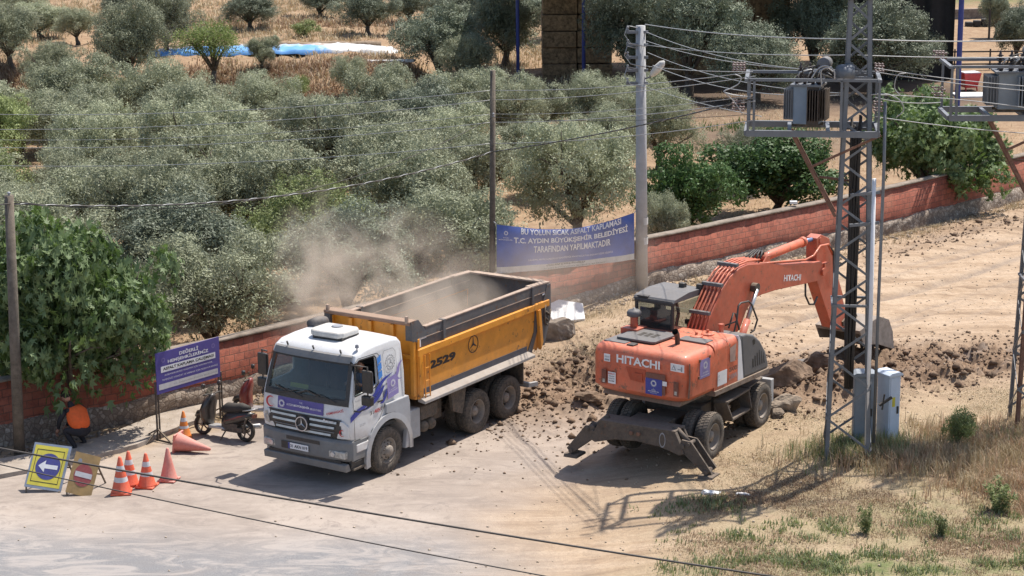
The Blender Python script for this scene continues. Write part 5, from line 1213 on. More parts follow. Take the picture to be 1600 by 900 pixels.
decal(cwt, 'paper_scrap', -.69, 1.84, .11, .10, 'ink', .007)
for y in (.88, -.98):
    q = plate(cwt, 'tail_lamp', rear(y+(.0), 1.66, .008+.02), NX, UZ, .12, .32, .018, 'redlamp'); decal(q, 'lens', y-.03, 1.69, .06, .08, 'lamp', .05); decal(q, 'lens', y-.03, 1.84, .06, .10, 'redlamp', .05)
s_ = U(); s_.smooth = False; s_.poly([(-2.02, -1.248, 2.38), (-1.97, -1.25, 2.36), (-1.95, -1.25, 1.9), (-1.98, -1.25, 1.6), (-2.05, -1.24, 1.6), (-2.0, -1.245, 2.0)]); s_.build('rust_streak', M['rusty'], cwt)
# side marks
def sd(x, z, off=.004): return ub((x, -1.24-off, z))
q = plate(cwt, 'side_sticker', sd(-1.56, 1.92), UX, UZ, .42, .42, .003, 'bannerl'); rosette(q, sd(-1.34, 2.20, .01), UX, UZ, .10); text(q, 'AYDIN', sd(-1.45, 2.02, .012), UX, UZ, .22, .035, 'ink', bold=0); text(q, 'BÜYÜKŞEHİR', sd(-1.51, 1.96, .012), UX, UZ, .32, .035, 'ink', bold=.01)
for x, z in ((-1.57, 2.34), (-1.15, 2.35), (-1.60, 1.97)):
    s_ = U(); s_.box(x-.03, x+.03, -1.26, -1.24, z-.03, z+.03); s_.build('latch', M['rusty'], cwt)
q = plate(e1, 'paper_notice', sd(-.80, 1.58), UX, UZ, .40, .32, .003, 'ink'); text(q, 'DİKKAT', sd(-.76, 1.78, .008), (1, 0, .1), UZ, .3, .06, 'inkb', bold=.03); text(q, 'YAKLAŞMA', sd(-.76, 1.68, .008), (1, 0, .1), UZ, .3, .06, 'inkb', bold=.02)
text(e2, 'ZAXIS', sd(-.32, 1.80, .008), UX, UZ, .37, .10, 'rusty', bold=.05, name='model_lettering'); text(e2, '210W', sd(-.32, 1.62, .008), UX, UZ, .37, .12, 'inkg', bold=.02, name='model_lettering')
s_ = U(); s_.poly([(-.28, -1.2405, 2.34), (.0, -1.2405, 2.4), (-.04, -1.2405, 2.0), (-.26, -1.2405, 2.02)]); s_.build('faded_patch', pbr('faded_grey', (.42, .28, .24), .8, dust=.3), e2)
# cab
CB = dict(x0=-.44, x1=1.15, y0=.14, y1=1.18, z0=1.5, z1=3.27)
s_ = U(); x0, x1, y0, y1 = -.44, 1.15, .14, 1.18
prof = [(x0, 1.5), (x0-.0, 3.12), (x0+.08, 3.24), (.2, 3.30), (.85, 3.26), (1.0, 3.16), (1.26, 2.5), (1.26, 2.2), (1.0, 1.5)]
fr_ = MB(UM)
def beam(a, b_, w=.07): fr_.bar(a, b_, w, w)
for y in (y0+.04, y1-.04):
    beam((x0+.04, y, 1.5), (x0+.04, y, 3.16)); beam((x0+.04, y, 3.2), (.90, y, 3.24)); beam((.90, y, 3.24), (1.12, y, 3.12)); beam((1.12, y, 3.12), (1.42, y, 2.5)); beam((1.42, y, 2.5), (1.15, y, 1.6)); beam((x0+.04, y, 1.6), (1.15, y, 1.6)); 
for x, z in ((x0+.04, 3.18), (x0+.04, 2.42), (.92, 3.24)): fr_.bar((x, y0, z), (x, y1, z), .11, .11)
cabf = fr_.build('cab', M['dark'], EX, bevel=.02)
s_ = U(); s_.prism([(x0-.02, 3.20), (x0+.04, 3.27), (.20, 3.34), (.85, 3.32), (1.10, 3.22), (1.14, 3.12), (1.0, 3.18)], 'y', y0-.02, y1+.02); s_.box(.2, .26, y0+.05, y1-.05, 3.33, 3.34); s_.build('cab_roof', M['hgrey'], cabf, bevel=.03)
s_ = U(); s_.box(x0+.02, 1.05, y0+.02, y1-.02, 1.5, 2.38-.2); s_.box(x0+.0, x0+.03, y0, y1, 1.5, 2.42); s_.build('cab_base', M['hgrey'], cabf)
def pane(name, pts): 
    b = U(); b.poly(pts); return b.build(name, M['glassc'], cabf)
pane('rear_glass', [(x0+.02, y0+.08, 2.46), (x0+.02, y1-.08, 2.46), (x0+.02, y1-.08, 3.12), (x0+.02, y0+.08, 3.12)])
pane('side_glass', [(x0+.08, y0+.03, 2.2), (x0+.08, y0+.03, 3.14), (1.06, y0+.03, 3.14), (1.38, y0+.03, 2.5), (1.30, y0+.03, 2.2)])
pane('door_glass', [(x0+.08, y1-.03, 2.2), (x0+.08, y1-.03, 3.14), (1.06, y1-.03, 3.14), (1.38, y1-.03, 2.5), (1.30, y1-.03, 2.2)])
pane('front_glass', [(1.12, y0+.08, 3.12), (1.12, y1-.08, 3.12), (1.42, y1-.08, 2.5), (1.42, y0+.08, 2.5)])
s_ = U(); s_.box(-.15, .35, .42, .92, 1.9, 2.3); s_.box(-.22, -.08, .42, .92, 2.3, 2.95); s_.box(-.2, -.1, .54, .8, 2.95, 3.12); s_.box(-.36, -.34, .26, 1.08, 2.4, 3.0); s_.build('seat', M['navy'], cabf, bevel=.04)  # includes a dark panel added behind the rear glass to darken the window
s_ = U(); s_.bar((.75, .9, 2.2), (.62, .9, 2.65), .03); s_.bar((.6, .35, 2.2), (.5, .35, 2.55), .03); s_.box(.46, .54, .31, .39, 2.52, 2.62); s_.bar((.85, .3, 2.2), (.85, .3, 2.75), .02); s_.box(.78, .86, .22, .36, 2.68, 2.86); s_.build('controls', M['dark'], cabf)
for x, y in ((.62, .55), (.74, .16), (-.40, 1.02), (-.40, .88)):
    s_ = U(); s_.box(x-.07, x+.07, y-.07, y+.07, 3.31 if x > 0 else 3.25, 3.43 if x > 0 else 3.29); s_.build('work_lamp', M['dark'], cabf, bevel=.015)
# boom
BY0, BY1 = -.36, .10
bp = [(.15, 1.75), (-.02, 2.2), (.30, 2.78), (.82, 3.33), (1.22, 3.58), (1.62, 3.70), (2.0, 3.72), (3.01, 3.57), (3.73, 3.40), (5.24, 3.18), (5.62, 3.14), (5.86, 2.95), (5.80, 2.76), (5.5, 2.66), (5.26, 2.68), (3.37, 2.84), (2.70, 2.86), (2.31, 2.84), (1.98, 2.62), (1.70, 2.25), (.75, 1.75)]
s_ = U(); s_.prism(bp, 'y', BY0, BY1); bo = s_.build('boom', M['hredd'], EX, bevel=.018)
s_ = U(); s_.cyl((2.21, BY0-.14, 3.14), (2.21, BY1+.14, 3.14), .075); s_.cyl((2.21, BY0-.16, 3.14), (2.21, BY0-.02, 3.14), .11); s_.build('boom_pin', M['darkmetal'], bo)
text(bo, 'HITACHI', ub((3.72, BY0-.004, 2.99)), UM.to_3x3() @ Vector((1, 0, -.16)), UM.to_3x3() @ Vector((.16, 0, 1)), .86, .155, 'ink', bold=.03, depth=.006, name='boom_lettering')
for sg, y in ((-1, -.50), (1, .24)):
    s_ = U(); s_.smooth = True; s_.tube([(1.25, y, 1.75), (1.78, y, 2.46)], .085, 12); cy = s_.build('boom_cylinder', M['hredd'], EX)
    s_ = U(); s_.smooth = True; s_.tube([(1.76, y, 2.44), (2.2, y, 3.1)], .05, 10); s_.build('piston_rod', M['chrome'], cy)
s_ = U(); s_.smooth = True; s_.tube([(3.05, -.13, 3.62), (3.45, -.13, 3.66), (5.1, -.13, 3.69)], .105, 14); s_.tube([(5.0, -.13, 3.69), (5.12, -.13, 3.695)], .125, 14); cy = s_.build('arm_cylinder', M['hred'], EX)
s_ = U(); s_.smooth = True; s_.tube([(5.1, -.13, 3.695), (5.75, -.13, 3.66)], .055, 10); s_.build('piston_rod', pbr('blue_rod', (.12, .22, .42), .3, metal=.3, dust=.2), cy)
s_ = U()
for y in (-.30, .04): s_.prism([(2.75, 3.55), (3.1, 3.5), (3.15, 3.72), (3.0, 3.74)], 'y', y-.02, y+.02)
s_.build('cylinder_bracket', M['hredd'], bo)
# pipes and hoses along the boom
for i in range(5):
    y = -.33+i*.10; o = .055; s_ = U(); s_.smooth = True
    pts = [(-.05, y-.02, 2.40), (.28, y, 2.86), (.80, y, 3.40), (1.20, y, 3.66), (1.62, y, 3.78), (2.0, y, 3.79), (2.6, y, 3.72)]; s_.tube(pts, .024, 6)
    s_.build('hydraulic_pipe', M['hred'], bo)
    s_ = U(); s_.smooth = True; s_.tube([(2.6, y, 3.72), (2.75, y+.02, 3.86-.03*i), (3.0, y*.5, 3.84), (3.3, y*.3, 3.62)], .022, 6); s_.build('hose', M['cable'], bo); s_ = U(); s_.smooth = True; s_.tube([(-.05, y-.02, 2.42), (-.2, y-.04, 2.36), (-.28, y*1.2, 2.55-.0*i)], .024, 6); s_.build('hose', M['cable'], bo)
for x, z, x2, z2 in ((.28, 2.90, 0, 0), (.82, 3.45, 0, 0), (1.5, 3.79, 0, 0)):
    s_ = U(); s_.box(x-.05, x+.05, -.38, .14, z-.04, z+.03); s_.build('pipe_clamp', M['hgrey'], bo)
s_ = U(); s_.smooth = True
s_.tube([(2.6, -.33, 3.62), (3.5, -.34, 3.50), (4.8, -.36, 3.32), (5.2, -.38, 3.36), (5.45, -.42, 3.56), (5.9, -.40, 3.52), (6.2, -.38, 3.2)], .028, 6); s_.build('hydraulic_pipe', M['hred'], bo)
s_ = U(); s_.smooth = True
s_.tube([(4.95, -.3, 2.72), (4.93, -.32, 2.4), (5.1, -.34, 2.15), (5.35, -.34, 2.1), (5.55, -.32, 2.25)], .025, 6); s_.build('hose', M['cable'], EX); s_ = U(); s_.smooth = True; s_.tube([(5.9, -.40, 3.52), (6.15, -.42, 3.3), (6.2, -.42, 2.8), (6.32, -.4, 2.3)], .025, 6); s_.build('hose', M['cable'], EX); s_ = U(); s_.smooth = True; s_.tube([(5.95, -.36, 3.5), (6.25, -.42, 3.2), (6.32, -.42, 2.7), (6.4, -.38, 2.3)], .022, 6); s_.build('hose', M['cable'], EX)
# stick
s_ = U(); s_.prism([(5.52, 3.72), (5.75, 3.78), (6.19, 3.61), (6.50, 2.97), (7.19, 1.56), (7.24, 1.15), (7.05, 1.08), (6.47, 1.26), (5.60, 2.60), (5.55, 2.9)], 'y', -.28, .02); stc = s_.build('stick', M['hredd'], EX, bevel=.018)
s_ = U(); s_.cyl((5.72, -.42, 2.86), (5.72, .16, 2.86), .10); s_.build('stick_pin', M['hredd'], stc); s_ = U(); s_.box(5.75, 6.0, -.40, -.28, 2.82, 3.05); s_.build('cover_plate', M['hredd'], stc); s_ = U(); s_.cyl((5.72, -.3, 3.64), (5.72, .04, 3.64), .08); s_.build('stick_pin', M['hredd'], stc)
s_ = U(); s_.smooth = True; s_.tube([(6.45, -.13, 3.1), (7.15, -.13, 1.9)], .09, 12); cy = s_.build('bucket_cylinder', M['hredd'], EX)
s_ = U(); s_.smooth = True; s_.tube([(7.12, -.13, 1.95), (7.45, -.13, 1.45)], .05, 10); s_.build('piston_rod', M['chrome'], cy)
s_ = U()
for y in (-.30, .04): s_.bar((7.0, y, 1.25), (7.48, y, 1.45), .05, .14); s_.bar((7.48, y, 1.45), (7.75, y, 1.05), .05, .12)
s_.build('bucket_link', M['darkmetal'], EX)
# bucket, opened forward
bk = [(7.05, 1.12), (7.50, 1.20), (8.15, 1.28), (8.72, 1.08), (8.98, .70), (9.08, .20), (9.02, .20), (8.90, .66), (8.66, 1.0), (8.12, 1.19), (7.5, 1.1), (7.1, 1.02)]
s_ = U(); s_.prism(bk, 'y', -.74, .48)
for y in (-.76, .48): s_.prism([(7.05, 1.12), (7.50, 1.20), (8.15, 1.28), (8.72, 1.08), (8.98, .70), (9.08, .20), (8.2, .52), (7.3, .72)], 'y', y, y+.025)
bkt = s_.build('bucket', pbr('worn_bucket', (.30, .27, .25), .6, dust=.4, var=.2, metal=.2, rust=.1), EX, bevel=.006)
for k in range(5):
    y = -.70+k*.285; s_ = U(); s_.prism([(8.98, .30), (9.12, .28), (9.16, .02), (9.10, .0)], 'y', y-.045, y+.045); s_.build('tooth', M['hmud'], bkt)
s_ = U()
for y in (-.22, .0): s_.prism([(7.2, 1.1), (7.4, 1.3), (7.9, 1.32), (8.0, 1.18)], 'y', y-.02, y+.02)
s_.build('bucket_ear', M['hmud'], bkt)
# ------------------------------------------------------------------ lattice pylons with transformer platforms
def pylon(cx, cy, zg, rz, label, tname='lattice_pylon', rust=False, H=11.6, plat=True, flipx=1, halfb=.5, mirror=False):
    root = empty(tname, (cx, cy, zg), rz, label, 'pylon'); mt = M['galv']
    hw = lambda z: np.interp(z, [0, 7.2, H], [halfb, .27, .2])
    for sx in (-1, 1):
        for sy in (-1, 1):
            b = MB(); a0, a1 = hw(0), hw(H)
            for (w0, w1, dx, dy) in ((0, .09, 1, 0), (0, .09, 0, 1)):
                # angle iron: two thin flanges
                t = .012; X0 = sx*a0; Y0 = sy*a0; X1 = sx*a1; Y1 = sy*a1
                fx = -sx*.095 if dx else -sx*t; fy = -sy*.095 if dy else -sy*t
                b.add([(X0, Y0, -.3), (X0+fx, Y0, -.3), (X0+fx, Y0+fy, -.3), (X0, Y0+fy, -.3), (X1, Y1, H), (X1+fx, Y1, H), (X1+fx, Y1+fy, H), (X1, Y1+fy, H)], [(0, 1, 2, 3), (4, 5, 6, 7), (0, 1, 5, 4), (1, 2, 6, 5), (2, 3, 7, 6), (3, 0, 4, 7)])
            b.build('leg', M['rusty'] if rust and sx*sy > 0 else mt, root)
    zs = [0.25]
    while zs[-1] < H-.4: zs.append(zs[-1]+max(.42, 1.45*hw(zs[-1])))
    for i in range(len(zs)-1):
        z0, z1 = zs[i], zs[i+1]; a, c = hw(z0), hw(z1); sgn = 1 if i % 2 else -1
        for f_ in range(4):
            ca, sa = [(1, 0), (0, 1), (-1, 0), (0, -1)][f_]; off = .008
            P = lambda u, w, o: (ca*w*u-sa*-(w+o)*-1 if False else ca*u*w-sa*(-w-o), sa*u*w+ca*(-w-o), None)
            s2 = sgn if f_ % 2 == 0 else -sgn
            p0 = P(-s2, a, off); p1 = P(s2, c, off)
            b = MB(); b.bar((p0[0], p0[1], z0), (p1[0], p1[1], z1), .05, .012, up=(ca*0-sa*-1 if False else sa, -ca, 0)); b.build('brace', M['rusty'] if rust and f_ == 1 else mt, root)
    for z in (3.45, 7.15, 8.3):
        b = MB(); a = hw(z)+.02
        for p, q in (((-a, -a), (a, -a)), ((a, -a), (a, a)), ((a, a), (-a, a)), ((-a, a), (-a, -a))): b.bar((*p, z), (*q, z), .05, .05)
        b.build('ring_frame', mt, root)
    if plat:
        x0, x1, y0, y1, zb, zt = -2.30*flipx, .42*flipx, -.70, .70, 7.17, 8.29
        if flipx < 0: x0, x1 = -.42, 2.3
        b = MB()
        for y in (y0, y1): b.bar((x0, y, zb), (x1, y, zb), .08, .13)
        for x in (x0, x0+.9, x0+1.7, x1): b.bar((x, y0, zb), (x, y1, zb), .08, .10)
        b.build('platform_frame', mt, root)
        b = MB()
        for y in (y0, y1): b.bar((x0, y, zt), (x1, y, zt), .06, .06)
        for x in (x0, x1): b.bar((x, y0-.12, zt), (x, y1+.12, zt), .08, .06)
        b.build('guard_rail', mt, root)
        for (x, y) in ((x0+.04, y0), (x0+.16, y0), (x0+.04, y1), (x0+1.95, y0), (x1, y0), (x1, y1)):
            b = MB(); b.bar((x, y, zb), (x, y, zt), .06, .05); b.build('guard_post', mt, root)
        for y in (-.3, .3):
            b = MB(); xe = -1.35*flipx; b.bar((xe, y, zb-.05), (-.40*flipx, y*.9, 5.35), .07, .06); b.build('strut', M['rusty'], root)
        b = MB(); b.bar((-.95*flipx, -.3, 6.4), (.5*flipx, -.3, 7.1), .05, .05); b.bar((-.75*flipx, .3, 6.1), (.1*flipx, .3, 6.0), .05, .05); b.build('strut', M['rusty'], root)
    return root
TWZ = float(G0(7.28, 41.55))
T1 = pylon(7.28, 41.55, TWZ-.05, R(-8), 'grey lattice pylon with a transformer platform standing right of the excavator')
T2 = pylon(11.92, 43.75, float(G0(11.9, 43.7)), R(-4), 'second lattice pylon with rusty braces at the right edge of the picture', rust=True)
def trafo(cx, cy, cz, rz, label, flip=1, shadowed=True):
    r = empty('transformer', (cx, cy, cz), rz, label, 'transformer')
    b = MB(); b.box(-.27, .27, -.26, .26, .06, .86); tk = b.build('tank', M['trafo'] if shadowed else M['cab_grey'], r, bevel=.015)
    b = MB(); b.box(-.33, .33, -.31, .31, .86, .90); b.build('lid', M['galv'], r)
    b = MB()
    for i in range(5): x = .06+i*.055; b.box(x, x+.014, -.44, -.26, .15, .80)
    for i in range(3): x = .3+i*.05; b.box(x, x+.014, -.30, .22, .15, .80)
    b.box(.02, .275, -.262, -.258, .06, .86); b.build('radiator', M['trafod'] if shadowed else M['cab_grey'], r)
    b = MB()
    for i in range(4): y = -.25+i*.15; b.box(-.47, -.27, y, y+.015, .15, .8)
    for i in range(4): x = -.46+i*.05; b.box(x, x+.014, -.3, .2, .18, .78)
    b.build('radiator', M['galv'], r)
    b = MB(); b.box(-.3, .3, -.2, -.14, 0, .06); b.box(-.3, .3, .14, .2, 0, .06); b.build('skid', M['darkmetal'], r)
    for i, x in enumerate((-.2, 0, .2)):
        b = MB(); b.smooth = True; b.lathe([(.90, .05), (.94, .035)]+[q for k in range(5) for q in ((.95+k*.06, .03), (.965+k*.06, .07), (.985+k*.06, .03))]+[(1.27, .02), (1.32, .015), (1.32, .001)], (x, .12, 0), 'z', 12); b.build('bushing', M['porc'], r)
    for i, x in enumerate((-.22, -.05, .12, .25)):
        b = MB(); b.smooth = True; b.lathe([(.90, .035), (.96, .045), (1.0, .02), (1.04, .03), (1.08, .001)], (x, -.15, 0), 'z', 10); b.build('terminal', M['porc'], r)
    b = MB(); b.smooth = True; b.lathe([(-.16, .001), (-.15, .10), (-.13, .135), (.22, .135), (.24, .10), (.25, .001)], (.32, 0, 1.32), 'y', 18); b.build('oil_conservator', M['hgrey'], r)
    b = MB(); b.bar((.32, .0, .9), (.32, .0, 1.2), .05); b.smooth = True; b.tube([(.32, .1, 1.2), (.2, .1, 1.1), (.15, .1, .9)], .02, 6); b.build('conservator_bracket', M['galv'], r)
    g = random.Random(3)
    for i in range(7):
        b = MB(); b.smooth = True; x = -.2+.07*i; hgt = 1.15+g.uniform(-.05, .15)
        b.tube([(x, -.15, 1.05), (x+.05, -.2, hgt), (x+.25, -.15+g.uniform(-.1, .2), hgt+.05), (.62, g.uniform(-.1, .1), 1.0), (.75, 0, .8)], .018, 5); b.build('lead', M['alu'] if i % 3 == 0 else M['cable'], r)
    return r
def loc_of(root, v): 
    m = Matrix.Rotation(root.rotation_euler.z, 4, 'Z'); return Vector(root.location)+m @ Vector(v)
p = loc_of(T1, (-1.02, 0, 7.24)); trafo(p.x, p.y, p.z, R(-20), 'blue grey transformer with brown shadowed fins on the platform of the left pylon')
p = loc_of(T2, (-.85, 0, 7.24)); q = trafo(p.x, p.y, p.z, R(-4), 'plain grey transformer on the platform at the right edge', shadowed=False); q.scale = (1.25, 1.1, 1.0)
b = MB(); b.smooth = True; b.lathe([(-.2, .001), (-.2, .16), (-.1, .17), (.1, .16), (.12, .001)], (0, 0, 0), 'x', 18)
hn = b.build('horn', M['galv']); hn.location = loc_of(T1, (-.24, -.36, 8.42)); hn.rotation_euler = (0, 0, R(25)); tag(hn, 'round grey steel drum clamped to the left pylon above the transformer', 'drum'); hn.name = 'steel_drum'
# cable bundle down the pylon
cbt = empty('cable_bundle', tuple(loc_of(T1, (.0, .05, 0))), 0, 'thick bundle of black cables running down inside the left pylon', 'cables')
g = random.Random(8)
for i in range(11):
    b = MB(); b.smooth = True; a = 2*PI*i/11; x, y = math.cos(a)*.09, math.sin(a)*.05
    pts = [(x*1.3+g.uniform(-.02, .02), y, 7.6-g.uniform(0, .5))]+[(x+g.uniform(-.02, .02), y+g.uniform(-.015, .015), z) for z in np.arange(6.6, 1.7, -.7)]+[(x*.8, y, 1.5)]
    b.tube(pts, .028, 6); b.build('cable', M['cable'], cbt)
b = MB(); b.smooth = True; b.tube([(0, 0, 0), (0.0, 0, 3.0), (.02, 0, 6.0), (0, 0, 7.4)], .035, 8); pp = b.build('conduit', M['galv']); pp.location = loc_of(T1, (.56, -.3, .4)); tag(pp, 'thin grey conduit pipe rising beside the left pylon above the pale cabinet', 'pipe')
b = MB(); b.smooth = True; b.tube([(0, 0, .2), (0, 0, 3.4), (-.02, 0, 6.2)], .045, 8); pp = b.build('conduit', M['ink']); pp.location = loc_of(T1, (.40, -.42, 0)); tag(pp, 'white plastic conduit strapped to the near right leg of the left pylon', 'pipe')
# clutter of insulators on the pylons
def insul(parent, p, d, n=4, r=.05, mat='porc'):
    b = MB(); b.smooth = True; p = Vector(p); d = Vector(d).normalized(); pts = []; rs = []
    for k in range(n):
        for t, q in ((0, .4), (.35, 1), (.7, .4)): pts.append(p+d*(k+t)*.075); rs.append(r*q)
    b.tube(pts, rs, 8); return b.build('insulator', M[mat], parent)
M['inspink'] = pbr('dusty_porcelain', (.22, .15, .15), .4, dust=.2)
for T in (T1, T2):
    for z in (8.55, 8.45, 7.75, 7.62): 
        for y in (-.3, .1): insul(T, (.32, y, z), (1, -.05, -.05), 3, .028, 'inspink'); insul(T, (-2.34, y-.1, z), (-1, -.2, .05), 4, .030, 'inspink')
    b = MB(); b.bar((-.5, -.3, 9.95), (.3, -.3, 9.95), .07); b.bar((-.5, .3, 9.95), (.3, .3, 9.95), .07); b.build('crossarm', M['galv'], T)
    for x in (-.45, -.25): insul(T, (x, -.3, 10.0), (-.3, -1, .1), 5, .05)
    for z in (5.85, 5.2): 
        b = MB(); b.bar((-.1, -.45, z), (.52, -.40, z+.06), .06); b.build('crossarm', M['galv'], T)
# cabinets
def cabinet(p, rz, w, d, h, mat, label, marks=True):
    r = empty('electric_cabinet', tuple(p), rz, label, 'cabinet'); b = MB(); b.box(-w/2-.03, w/2+.03, -d/2-.03, d/2+.03, -.1, .08); b.build('plinth', M['concrete'], r)
    b = MB(); b.box(-w/2, w/2, -d/2, d/2, .08, h-.06); b.build('body', M[mat], r, bevel=.012)
    b = MB(); b.prism([(-w/2-.04, h-.06), (w/2+.04, h-.06), (w/2+.04, h-.02), (w/2-.05, h+.03), (-w/2+.05, h+.03), (-w/2-.04, h-.02)], 'y', -d/2-.04, d/2+.04); b.build('roof', M[mat], r, bevel=.012)
    b = MB(); b.box(-w/2+.03, w/2-.03, -d/2-.012, -d/2, .14, h-.10); dr = b.build('door', M[mat], r, bevel=.006)
    b = MB(); b.box(w/2-.10, w/2-.06, -d/2-.035, -d/2-.012, h*.45, h*.55); b.build('handle', M['dark'], dr)
    if marks:
        b = MB(); b.box(-w/2+.08, -w/2+.16, -d/2-.016, -d/2-.0125, h*.55, h*.68); b.build('warning_label', M['yellow'], dr)
        b = MB(); b.box(w/2, w/2+.012, -d/2+.03, d/2-.03, .14, h-.1); b.build('door', M[mat], r)
    return r
cabinet((8.30, 42.3, .50), R(28), .31, .42, 1.66, 'cab_box', 'pale blue steel cabinet standing right behind the left pylon foot')
cabinet((7.72, 42.12, .48), R(-4), .46, .35, 1.72, 'cab_grey', 'darker grey steel box framed between the left pylon legs', False)
b = MB(); b.bar((0, 0, 1.05), (.28, .1, 1.2), .05); b.bar((.06, 0, .95), (.1, 0, 1.3), .03); q = b.build('cable_clamp', M['dark']); q.location = (8.0, 41.75, .5); tag(q, 'dark cable clamp between the left pylon and the pale cabinet', 'clamp')
# ------------------------------------------------------------------ poles
def pole(name, foot, top, r0, r1, mat, label, cat='pole'):
    root = empty(name, tuple(foot), 0, label, cat); b = MB(); b.smooth = True; f = Vector(foot); t = Vector(top)-f
    b.tube([(0, 0, -.4), t*.5, t], [r0, (r0+r1)/2, r1], 16); b.build('shaft', M[mat], root); return root, t
cpf = on(1003, 452); cpt = at(1001, 40, cpf.y); CPo, ct = pole('concrete_pole', cpf, cpt, .19, .14, 'concrete', 'tall pale concrete pole holding the right end of the banner')
for k, dz in enumerate((-.18, -.55, -.92, -1.3, -1.68)):
    b = MB(); z = ct.z+dz; b.bar((ct.x-.42, -.08, z), (ct.x+.22, -.08, z), .08, .08); b.build('bracket', M['galv'], CPo)
    for x in (-.38,): insul(CPo, (ct.x+x, -.08, z+.04), (0, 0, 1), 2, .045, 'inkg')
for i in range(3):
    b = MB(); b.smooth = True; z = ct.z-.1-.6*i; b.tube([(ct.x-.1, -.12, z+.05), (ct.x-.4, -.16, z+.12), (ct.x-.48, -.16, z-.15), (ct.x-.3, -.16, z-.4), (ct.x+.15, -.18, z-.5)], .014, 5); b.build('jumper', M['alu'], CPo)
for z in (1.4, 2.0):   # old whitewash and paper marks
    b = MB(); b.smooth = True; b.lathe([(z, .183-z*.006), (z+.22, .183-(z+.22)*.006)], (0, 0, 0), 'z', 16, caps=False); b.build('painted_band', M['whitew'], CPo)
lz = ct.z-1.55; lm = empty('street_lamp', (cpf.x+ct.x, cpf.y, cpf.z+lz), 0, 'small street lamp head on the right side of the concrete pole', 'lamp')
b = MB(); b.smooth = True; b.tube([(.12, -.1, 0), (.25, -.14, .05), (.34, -.2, .16)], .025, 8); b.build('arm', M['galv'], lm)
b = MB(); b.smooth = True; pts = [Vector((.30, -.2, .10))+Vector((.42, -.25, .52)).normalized()*t_*.62 for t_ in (0, .15, .5, .85, 1)]; b.tube(pts, [.05, .10, .13, .10, .03], 12); b.build('lamp_head', M['whitew'], lm)
wpf = on(769, 509); wpt = at(770, 110, wpf.y); WPo, wt = pole('wooden_pole', wpf, wpt, .095, .075, 'wood', 'slim dark wooden pole holding the left end of the banner')
lpf = on(30, 712); lpt = at(14, 305, lpf.y); LPo, lt = pole('wooden_pole', lpf, lpt, .13, .10, 'wood', 'grey wooden pole at the left edge in front of the fig tree')
insul(LPo, (lt.x, 0, lt.z-.05), (0, 0, 1), 2, .05, 'inkg')
insul(WPo, (wt.x, -.08, wt.z-1.3), (0, -.2, 1), 2, .04, 'inkg')
